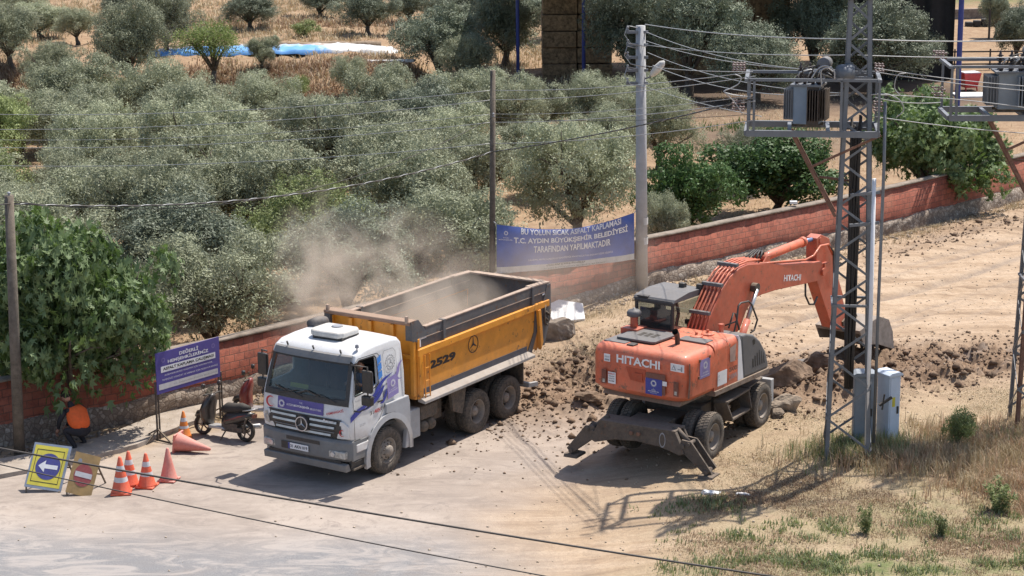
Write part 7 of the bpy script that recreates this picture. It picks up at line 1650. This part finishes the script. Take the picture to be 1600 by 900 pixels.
# ------------------------------------------------------------------ grasses
def grass(P, hgt, wid, mat, name, label, nb=9, spread=.10, lean=.45, seed=0, glob=True):
    g = np.random.default_rng(seed); n = len(P)*nb; C = np.repeat(P, nb, 0); C = C+np.concatenate([g.normal(size=(n, 2))*spread, np.zeros((n, 1))], 1); C[:, 2] = G(C[:, 0], C[:, 1])-.02
    h = hgt*np.repeat(g.uniform(.55, 1.2, len(P)), nb)*g.uniform(.5, 1.1, n); a = g.uniform(0, 6.28, n); ln = g.uniform(.1, 1, n)*lean; d = np.stack([np.cos(a), np.sin(a), np.zeros(n)], -1); s = np.stack([-np.sin(a), np.cos(a), np.zeros(n)], -1)*wid*.5*g.uniform(.6, 1.3, (n, 1))
    up = np.array([0, 0, 1.]); m = C+up*h[:, None]*.55+d*(ln*h*.3)[:, None]; t = C+up*(h*(1-.35*ln))[:, None]+d*(ln*h)[:, None]
    V = np.stack([C-s, C+s, m+s*.8, t, m-s*.8], 1).reshape(-1, 3); i = np.arange(n)[:, None]*5; F = np.concatenate([i+np.array([[0, 1, 2]]), i+np.array([[0, 2, 4]]), i+np.array([[4, 2, 3]])]); o = np_mesh(name, V, F, M[mat]); return tag(o, label, 'grass', kind='stuff')
def spots(n, f, x0, x1, y0, y1, seed):
    g = np.random.default_rng(seed); out = np.zeros((0, 2))
    while len(out) < n:
        x = g.uniform(x0, x1, 6000); y = g.uniform(y0, y1, 6000); k = g.uniform(size=6000) < f(x, y); out = np.vstack([out, np.stack([x[k], y[k]], -1)])
    out = out[:n]; return np.concatenate([out, np.zeros((n, 1))], 1)
pn_ = lambda x, y, s=.5, sd=1: np.clip(.5+fbm(x*s, y*s, sd)*2.2, 0, 1)
tall = lambda x, y: gauss(x, y, 8.3, 41.2, 1.7, .8, R(-6))+gauss(x, y, 12.2, 42.6, 2.2, 1.1)+.7*gauss(x, y, 10.2, 41.4, 1.6, .6)+.35*gauss(x, y, 11.0, 39.6, 1.8, 1.0)
grass(spots(1500, tall, 5.5, 16, 38, 46, 1), .42, .012, 'straw', 'tall_dry_grass', 'tall pale dry grass around the feet of both pylons', 11, .09, .7, 1)
grass(spots(800, lambda x, y: (gauss(x, y, 12.4, 42.6, 2.0, 1.0)+.5*gauss(x, y, 8.6, 40.9, 1.5, .6)+.9*gauss(x, y, 11.5, 39.3, 1.5, .8)), 5.5, 16, 36, 46, 2), .45, .014, 'strawb', 'brown_dry_weeds', 'brown dead weeds between the two pylons', 12, .10, .8, 2)
grass(spots(350, lambda x, y: gauss(x, y, 7.6, 41.6, .9, .6)+.6*gauss(x, y, 11.9, 42.6, .8, .5), 5.5, 14, 39, 45, 3), .40, .016, 'oliveg', 'grey_green_weeds', 'grey green weeds growing up inside the pylon feet', 10, .10, .5, 3)
lowr = lambda x, y: sm(2.5, 5, x-.25*(y-38))*sm(46.5, 43, y-.2*x)*pn_(x, y, .6, 7)*(1-soilmask(x, y))
grass(spots(22000, lowr, 1.5, 16, 34.6, 48, 4), .075, .010, 'straw', 'short_straw', 'short trampled straw on the lower right ground', 6, .10, 1.6, 4)
grass(spots(5200, lambda x, y: lowr(x, y)*pn_(x, y, 1.1, 9)**2*sm(42.5, 39, y), 3.5, 16, 34.6, 43, 5), .12, .010, 'strawb', 'short_brown_weeds', 'short brown weeds on the lower right ground', 7, .08, 1.0, 5)
grass(spots(2600, lambda x, y: lowr(x, y)*pn_(x, y, .9, 23)**2*sm(41.5, 38, y), 3.0, 16, 34.6, 43, 15), .10, .014, 'strawb', 'grey_brown_ground_cover', 'low grey brown ground cover on the lower right ground', 7, .11, 1.2, 15)
gm = lambda x, y: 1.3*gauss(x, y, 7.2, 35.5, 2.6, .45)*pn_(x, y, 1.3, 8)+.12*gauss(x, y, 9.0, 37.5, 3.2, .9)*pn_(x, y, 1.6, 3)**3*2+.5*.8*gauss(x, y, 4.0, 38.9, .7, .35)+.6*gauss(x, y, 4.8, 37.3, 1.2, .5)*pn_(x, y, 2, 5)**2
grass(spots(700, gm, 1.5, 14, 34.8, 41, 6), .17, .022, 'weedg', 'green_weeds', 'fresh green weeds along the bottom right edge', 12, .09, .8, 6)
for i, (px, py, w, hh) in enumerate(((1352, 832, 26, 46), (1470, 838, 24, 38), (1560, 800, 50, 50))):
    q = onS(px, py); s = q.y/CF; tree('weed', q, w*s, hh*s, ['single light green weed below the left pylon', 'light green weed below and right of the pale cabinet', 'larger grey green weed near the right edge', 'yellow green weed at the bottom edge, under the single weed', 'dark green weed at the left end of the bottom green strip', 'broad dark green weed in the middle of the bottom green strip', 'dark green weed at the right end of the bottom green strip'][i], 'leafy weeds at the lower right', k=i % 3)
for i, (px, py, w, hh) in enumerate(((1498, 700, 60, 62),)):
    q = onS(px, py); s = q.y/CF; tree('bush', q, w*s, hh*s, 'dark grey green shrub left of the second pylon foot', k=1)
foot = lambda x, y: np.exp(-((wd(x, y)+.9)/.6)**2)*pn_(x, y, .7, 13)*(x > -9)
grass(spots(1700, foot, -9, 20, 45, 75, 7), .20, .012, 'straw', 'wall_foot_grass', 'dry straw grass along the foot of the wall', 8, .10, .9, 7)
grass(spots(700, lambda x, y: gauss(x, y, 3.0, 52.5, 2.4, 1.2, R(45)), -2, 8, 48, 58, 8), .12, .014, 'straw', 'straw_patch', 'patch of trampled straw behind the lorry, before the wall', 8, .14, 1.3, 8)
fld = lambda x, y: (wd(x, y) > .5)*pn_(x, y, .3, 17)
grass(spots(8000, lambda x, y: fld(x, y)*(y < 103), -32, 34, 46, 103, 9), .20, .022, 'straw', 'grove_grass', 'dry grass under the trees of the olive grove', 5, .2, .9, 9)
grass(spots(13000, lambda x, y: sm(103, 107, y)*pn_(x, y, .16, 19)*(x < 5), -46, 5, 103, 168, 10), .42, .05, 'straw', 'slope_grass', 'tall straw coloured grass on the far dry slope', 5, .3, .9, 10)
grass(spots(7000, lambda x, y: np.exp(-((y-107)/3.5)**2)*pn_(x, y, .2, 29)*(x < 1)+.25*np.exp(-((y-132)/3.)**2)*(x < 1), -44, 1, 100, 140, 11), .45, .05, 'strawb', 'bank_weeds', 'reddish brown dead weeds on the bank below the pond cover', 5, .3, .9, 11)
grass(spots(2600, lambda x, y: (np.maximum.reduce([gauss(x, y, -17, 101, 5, 1.6), gauss(x, y, -10, 101.5, 4, 1.3), gauss(x, y, 0.5, 97, 2.2, 1.5), gauss(x, y, -24, 100, 4, 2), .8*gauss(x, y, 12, 91, 2, 1.2)])), -34, 16, 86, 108, 12), .30, .05, 'grass', 'field_greens', 'strip of green plants below the far bank', 6, .25, .8, 12)
# ------------------------------------------------------------------ pond cover on the terrace
def cover():
    g0 = on(425, 84); root = empty('pond_cover', tuple(g0), 0, 'long blue and white plastic cover spread on the dry terrace', 'cover')
    L, Wd = 14.6, 3.0
    def zf(x, y): return .18+.34*np.exp(-(y/1.6)**2)*(1-(x/(L/2))**4).clip(0, 1)+.12*fbm(x*1.3, y*1.8, 3)+.05*fbm(x*5, y*5, 5)
    def col(): 
        m, nt, b = newmat('blue_white_film'); tc = N(nt, 'ShaderNodeTexCoord'); sp = N(nt, 'ShaderNodeSeparateXYZ'); nt.links.new(tc.outputs['Object'], sp.inputs[0])
        f = mth(nt, 'ADD', sp.outputs[1], mth(nt, 'MULTIPLY', mth(nt, 'SUBTRACT', noise(nt, .9, 5, .6), .5), 2.2)); c = ramp(nt, mth(nt, 'ADD', mth(nt, 'MULTIPLY', f, .25), .5), [(.40, (.14, .36, .72)), (.50, (.55, .60, .66)), (.56, (.36, .27, .2))])
        gx = ramp(nt, mth(nt, 'ADD', mth(nt, 'MULTIPLY', sp.outputs[0], .08), mth(nt, 'MULTIPLY', noise(nt, 1.4, 4), .3)), [(.36, 0.), (.42, 1.)]); c = mix(nt, gx, c, (.62, .6, .57)); nt.links.new(c, b.inputs['Base Color']); b.inputs['Roughness'].default_value = .45; return m
    o = heap_mesh(-L/2, L/2, -Wd/2, Wd/2, zf, 'film', col(), root, 40)
    for v in o.data.vertices:
        e = (v.co.x/(L/2))**2+(v.co.y/(Wd/2))**4
        if e > .9: v.co.z -= (e-.9)*1.4
    b = MB(); b.smooth = True; g = random.Random(4)
    b.tube([(-L/2+1+i*.9, Wd/2-.2+g.uniform(-.1, .1), .3+g.uniform(-.04, .06)) for i in range(15)], .22, 8); b.build('earth_edge', M['soil'], root); root.rotation_euler = (0, 0, R(3))
cover()
b = MB(); b.prism([(-1.6, -.3), (1.6, -.3), (1.7, .3), (-1.4, .35)], 'z', 0, .12); q = b.build('white_sheet', M['whitestone'], bevel=.03); q.location = on(602, 97); tag(q, 'flat white sheet on the ground right of the pond cover', 'sheet')
# ------------------------------------------------------------------ hay barn
M['hay'] = pbr('hay_bale', (.38, .25, .14), .95, dust=.1, var=.35, scale=5, bump=.9, bscale=18)
M['net'] = pbr('black_netting', (.012, .014, .018), .8, dust=.03, var=.2)
def haystack(px0, px1, Yf, rows, label, seed):
    a = at(px0, 0, Yf); c = at(px1, 0, Yf); w = c.x-a.x; n = max(2, round(w/2.2)); bw = w/n; r = empty('hay_stack', (a.x, Yf, 0), 0, label, 'hay stack', 'stacks of hay bales under the barn'); g = random.Random(seed)
    for j in range(rows):
        for i in range(n):
            b = MB(); o = g.uniform(-.12, .12); x0 = i*bw+.02; b.box(x0+g.uniform(-.03, .05), x0+bw-g.uniform(-.01, .08), o, 3.0, j*.92+g.uniform(-.01, .02), j*.92+g.uniform(.87, .93)); b.build('bale', M['hay'], r, bevel=.06)
    return r
haystack(846, 958, 111.5, 5, 'tall stack of brown hay bales left of the concrete pole top', 1)
haystack(1010, 1236, 110.5, 5, 'wide stack of hay bales behind the trees, between pole and pylon', 2)
b = MB(); b.smooth = True; n = 40; vs = []
for j in range(2):
    for i in range(n+1): vs.append((i/n*6.6, .12*math.sin(i*.9)+.06*math.sin(i*2.3), j*5.4))
b.add(vs, [(i, i+1, n+2+i, n+1+i) for i in range(n)]); b.add([(v[0], v[1]+.05, v[2]) for v in vs], [(i, n+1+i, n+2+i, i+1) for i in range(n)])
nq = empty('net_screen', (at(1300, 0, 108).x, 108, 0), 0, 'black shade netting hanging from the barn behind the right pylon trees', 'netting'); b.build('netting', M['net'], nq)
for x in (0, 2.9, 4.4, 6.6):
    b = MB(); b.bar((x, -.08, 0), (x, -.08, 5.4), .08); b.build('upright', M['cable'], nq)
bx0 = at(800, 0, 107).x; barn = empty('hay_barn', (bx0, 107, 0), 0, 'open barn on blue steel posts sheltering the hay', 'barn')
for k, (px, Yp) in enumerate(((809, 109.5), (912, 108.5), (1500, 97.0))):
    a = at(px, 60, Yp); b = MB(); b.cyl((a.x-bx0, Yp-107, 0), (a.x-bx0, Yp-107, 6.2), .10 if k < 2 else .13); b.build('post', M['polem'], barn)
b = MB(); b.prism([(-1.5, 6.2), (24, 6.2), (24, 6.4), (-1.5, 6.4)], 'y', -2.0, 12); b.build('roof', M['galv'], barn)
# things at the upper right
def onf(px, py): return on(px, py)
w0 = onf(1490, 30); w1 = onf(1580, 27); b = MB(); b.box(0, (w1-w0).length+4, -.2, .2, 0, .7); q = b.build('terrace_wall', M['concrete_old']); q.location = w0; q.rotation_euler = (0, 0, math.atan2(w1.y-w0.y, w1.x-w0.x)); tag(q, 'low grey terrace wall below the green field at top right', 'wall')
w0 = onf(1508, 42); b = MB(); [b.box(i*.55, i*.55+.5, -.2, .25, 0, .35+.1*(i % 3)) for i in range(6)]; q = b.build('tyre_row', M['black'], bevel=.08); q.location = w0; tag(q, 'row of dark heaped rubble below the terrace wall at top right', 'rubble')
a = onf(1545, 62); b = MB(); b.cyl((0, 0, 0), (0, 0, 4.2), .07); q = b.build('dark_post', M['cable']); q.location = a; tag(q, 'thin black post beyond the blue post at top right', 'post')
p = onf(1514, 142); r = empty('red_bin', tuple(p), .2, 'red plastic bin on the ground beside the blue post at upper right', 'bin')
b = MB(); b.add([(-.32, -.3, .2), (.32, -.3, .2), (.32, .3, .2), (-.32, .3, .2), (-.48, -.42, .95), (.48, -.42, .95), (.48, .42, .95), (-.48, .42, .95)], [(0, 1, 2, 3), (0, 1, 5, 4), (1, 2, 6, 5), (2, 3, 7, 6), (3, 0, 4, 7)]); M['binred'] = pbr('red_plastic', (.55, .02, .03), .4, dust=.08); b.build('tub', M['binred'], r)
b = MB(); b.bar((-.3, -.25, .25), (-.3, -.25, -.2), .06); b.bar((.3, -.25, .25), (.36, -.3, -.2), .06); b.build('leg', M['binred'], r)
b = MB(); b.box(-.44, .44, -.38, .38, .93, 1.0); b.build('rim', M['whitestone'], r)
p = onf(1540, 150); b = MB(); b.box(-1.6, 1.6, -.8, .8, 0, .10); q = b.build('concrete_slab', M['whitestone']); q.location = p; tag(q, 'pale concrete slab on the ground right of the red bin', 'slab')
p = onf(1560, 108); r = empty('rail_fence', tuple(p), 0, 'dark rail fence behind the second transformer platform', 'fence')
for z in (.3, .65, 1.0):
    b = MB(); b.bar((-2.6, 0, z), (1.6, 0, z), .06, .08); b.build('rail', M['cable'], r)
for x in (-2.5, -.5, 1.5): b = MB(); b.bar((x, 0, 0), (x, 0, 1.15), .08); b.build('post', M['cable'], r)
# ------------------------------------------------------------------ overhead wires
def wire(a, c, sag, r, mat, label, name='power_line', grp=None, wrap=False):
    a = Vector(a); c = Vector(c); n = 26; o = empty if False else None
    pts = [a.lerp(c, i/n)-Vector((0, 0, sag*4*(i/n)*(1-i/n))) for i in range(n+1)]
    b = MB(); b.smooth = True; b.tube([p-a for p in pts], r, 5); q = b.build(name, M[mat]); q.location = a; tag(q, label, 'wire', grp)
    if wrap:
        b = MB(); b.smooth = True; k = 220; off = []
        for i in range(k+1):
            t = i/k; p = a.lerp(c, t)-Vector((0, 0, sag*4*t*(1-t)))-a; w = t*150; off.append(p+Vector((0, math.cos(w), math.sin(w)))*r*.9)
        b.tube(off, r*.6, 4); b.build('twisted_strand', M['alu'] if wrap == 2 else M['cable'], q)
    return q
def T1p(x, y, z): return loc_of(T1, (x, y, z))
def T2p(x, y, z): return loc_of(T2, (x, y, z))
YW = wpf.y
LW = 'bare wires between the left pylon, the wooden pole and the left edge'
ins = [(1172, 113), (1180, 119), (1176, 150), (1180, 158), (1176, 188)]
wood = [(770, 141), (770, 156), (770, 178), (770, 191), (770, 224)]
left = [(-40, 178), (-40, 202), (-40, 218), (-40, 230), (-40, 258)]
nm = ['topmost', 'second', 'third', 'fourth', 'lowest']
for i in range(5):
    A = at(*ins[i], 40.9); B = at(*wood[i], YW); Cc = at(*left[i], 62)
    wire(A, B, .12, .009 if i not in (2,) else .006, 'alu', f'{nm[i]} bare wire from the platform rail of the left pylon to the wooden pole', grp=LW)
    wire(B, Cc, .25, .010 if i != 2 else .007, 'alu', f'{nm[i]} bare wire from the wooden pole across the grove to the left edge', grp=LW)
A = at(1176, 154, 40.9); B = at(770, 237, YW-.1); Cl = at(17, 318, lpf.y)
wire(A, B, .10, .016, 'cable', 'twisted black cable from the left pylon past the concrete pole to the wooden pole', 'black_cable', wrap=2)
wire(B, Cl, .55, .018, 'cable', 'twisted black cable sagging from the wooden pole to the grey pole at the left', 'black_cable', wrap=2)
wire(at(770, 183, YW), at(17, 314, lpf.y), 1.05, .010, 'cable', 'thin dark cable sagging from higher on the wooden pole to the left pole', 'black_cable')
wire(Cl, at(-60, 322, 40), .02, .016, 'cable', 'short black cable leaving the left pole out of the picture', 'black_cable')
wire(at(770, 183, YW), at(1180, 178, 40.9), .12, .007, 'cable', 'thin dark wire from the wooden pole to the left pylon platform', 'black_cable')
Yc = cpf.y-.15
CW = 'wires fanning out from the concrete pole'
for (p0, p1, Y1, sg, rr, lab) in (((1008, 38), (1330, 61), 41.6, .10, .013, 'topmost wire from the concrete pole to the left pylon'), ((1008, 70), (1330, 86), 41.6, .10, .011, 'wire from the second bracket of the concrete pole to the left pylon'),
    ((1008, 103), (1176, 112), 40.9, .05, .009, 'wire from the lamp height of the concrete pole to the platform rail'), ((1010, 50), (1325, 112), 41.6, .25, .010, 'slanting wire from near the top of the concrete pole to the transformer'), ((1010, 64), (1325, 109), 41.6, .22, .010, 'slanting wire from the first bracket of the concrete pole to the transformer'),
    ((1012, 82), (1325, 146), 41.6, .25, .009, 'slanting wire from the third bracket of the concrete pole to the platform'), ((1020, 102), (1325, 148), 41.6, .30, .010, 'slanting wire passing the street lamp down to the platform'), ((1010, 136), (1190, 182), 40.9, .06, .008, 'lowest slanting wire from the concrete pole to the platform floor')):
    wire(at(*p0, Yc), at(*p1, Y1), sg, rr, 'alu', lab, grp=CW)
RW = 'wires between the two pylons'
for (p0, p1, sg, rr, lab) in (((1340, 61), (1660, 61), .05, .013, 'topmost wire between the two pylons'), ((1340, 86), (1660, 88), .04, .010, 'second wire from the top between the two pylons'), ((1366, 106), (1660, 138), .06, .009, 'wire from the insulators right of the transformer to the right edge'), ((1366, 112), (1660, 146), .05, .009, 'wire just under it from the same insulators to the right edge'),
    ((1366, 148), (1660, 178), -.08, .009, 'wire from the pylon ring to the lower rail of the second platform'), ((1366, 182), (1660, 212), .05, .010, 'lowest wire crossing the right fig tree to the right edge'), ((1366, 152), (1470, 160), .06, .010, 'short wire from the left pylon over the top of the right fig tree')):
    wire(at(*p0, 41.3), at(*p1, 42.6), sg, rr, 'alu', lab, grp=RW)
def curl(pts, Y, r, mat, label):
    P = [at(*p, Y) for p in pts]; a = P[0]; b = MB(); b.smooth = True; sm_ = []
    Q = [np.array(p-a) for p in P]; n = 30; QQ = [2*Q[0]-Q[1]]+Q+[2*Q[-1]-Q[-2]]
    for k in range(n):
        t = k/(n-1)*(len(Q)-1); i = min(int(t), len(Q)-2); u = t-i; w, x, y, z = QQ[i:i+4]; sm_.append(Vector(.5*((2*x)+(-w+y)*u+(2*w-5*x+4*y-z)*u*u+(-w+3*x-3*y+z)*u**3)))
    b.tube(sm_, r, 5); q = b.build('wire_loop', M[mat]); q.location = a; tag(q, label, 'wire')
curl([(1148, 116), (1158, 121), (1154, 131), (1142, 138), (1131, 143), (1145, 148), (1168, 151)], 40.9, .012, 'alu', 'pale wire loop hanging left of the transformer platform')
curl([(1133, 145), (1148, 160), (1160, 178)], 40.9, .009, 'alu', 'short wire tail dangling below the pale loop')
curl([(1416, 114), (1402, 118), (1398, 138), (1408, 150), (1402, 144)], 41.2, .010, 'alu', 'pale wire loop right of the left pylon')
curl([(1360, 148), (1385, 147), (1405, 156), (1412, 172), (1400, 184)], 41.2, .012, 'alu', 'second pale wire loop right of the pylon above the fig tree')
curl([(1268, 122), (1278, 108), (1290, 103), (1303, 110), (1304, 124)], 40.8, .014, 'alu', 'pale lead curving over the top of the transformer')
curl([(1284, 135), (1283, 112), (1292, 106), (1302, 112)], 40.7, .014, 'alu', 'second pale lead curving over the transformer')
wire(at(-30, 695, 15), at(1215, 902, 13.6), .03, .0085, 'cable', 'thicker dark cable crossing the whole foreground', 'black_cable')
wire(at(-30, 719, 15.2), at(900, 909, 14), .03, .0055, 'cable', 'thinner dark cable crossing the lower left foreground', 'black_cable')
# ------------------------------------------------------------------ dust in the air
def dust(c, rad, dens, label, seed, rz=0, scale=2.0, lo=.42, hi=.72):
    bm = bmesh.new(); bmesh.ops.create_icosphere(bm, subdivisions=3, radius=1); me = bpy.data.meshes.new('dust_cloud'); bm.to_mesh(me); bm.free()
    m = bpy.data.materials.new('airborne_dust'); m.use_nodes = True; nt = m.node_tree; nt.nodes.clear(); out = N(nt, 'ShaderNodeOutputMaterial'); v = N(nt, 'ShaderNodeVolumePrincipled')
    tc = N(nt, 'ShaderNodeTexCoord'); ln = N(nt, 'ShaderNodeVectorMath', operation='LENGTH'); nt.links.new(tc.outputs['Object'], ln.inputs[0])
    fall = mth(nt, 'POWER', mth(nt, 'SUBTRACT', 1.0, ln.outputs['Value'], True), .8)
    ge = N(nt, 'ShaderNodeNewGeometry'); va = N(nt, 'ShaderNodeVectorMath', operation='ADD'); nt.links.new(ge.outputs['Position'], va.inputs[0]); va.inputs[1].default_value = (seed*7.1, seed*3.3, 0)
    nz = noise(nt, scale, 5, .62, va.outputs[0], .8); f = ramp(nt, nz, [(lo, 0.), (hi, 1.)])
    nt.links.new(mth(nt, 'MULTIPLY', mth(nt, 'MULTIPLY', fall, f), dens), v.inputs['Density']); v.inputs['Color'].default_value = (.84, .72, .60, 1); v.inputs['Anisotropy'].default_value = .2
    nt.links.new(v.outputs[0], out.inputs['Volume']); me.materials.append(m); o = bpy.data.objects.new('dust_cloud', me); COL.objects.link(o); o.location = c; o.scale = rad; o.rotation_euler = (0, 0, rz); tag(o, label, 'dust', kind='stuff'); return o
tw = Matrix.Translation(TR.location) @ Matrix.Rotation(.991, 4, 'Z')
dust(tw @ Vector((5.0, .1, 2.35)), (3.0, 1.4, 1.3), 1.9, 'brown dust boiling up from the load inside the dump body', 1, .991, 1.3, .38, .64)
dust(tw @ Vector((5.6, 2.2, 3.0)), (3.6, 2.3, 2.1), .85, 'thin dust drifting from the dump body towards the olive grove', 2, .991, .9, .46, .66)
dust(at(490, 415, 49.0), (1.25, 1.0, 2.3), 1.2, 'pale column of dust rising left of the dump body', 3, 0, 1.3, .44, .64)
dust(at(860, 430, 52.5), (4.5, 2.2, 1.5), .28, 'faint dust hanging in front of the wall behind the lorry tail', 4, R(45), .7, .3, .7)

print('objects', len(bpy.data.objects), 'verts', sum(len(m.vertices) for m in bpy.data.meshes))
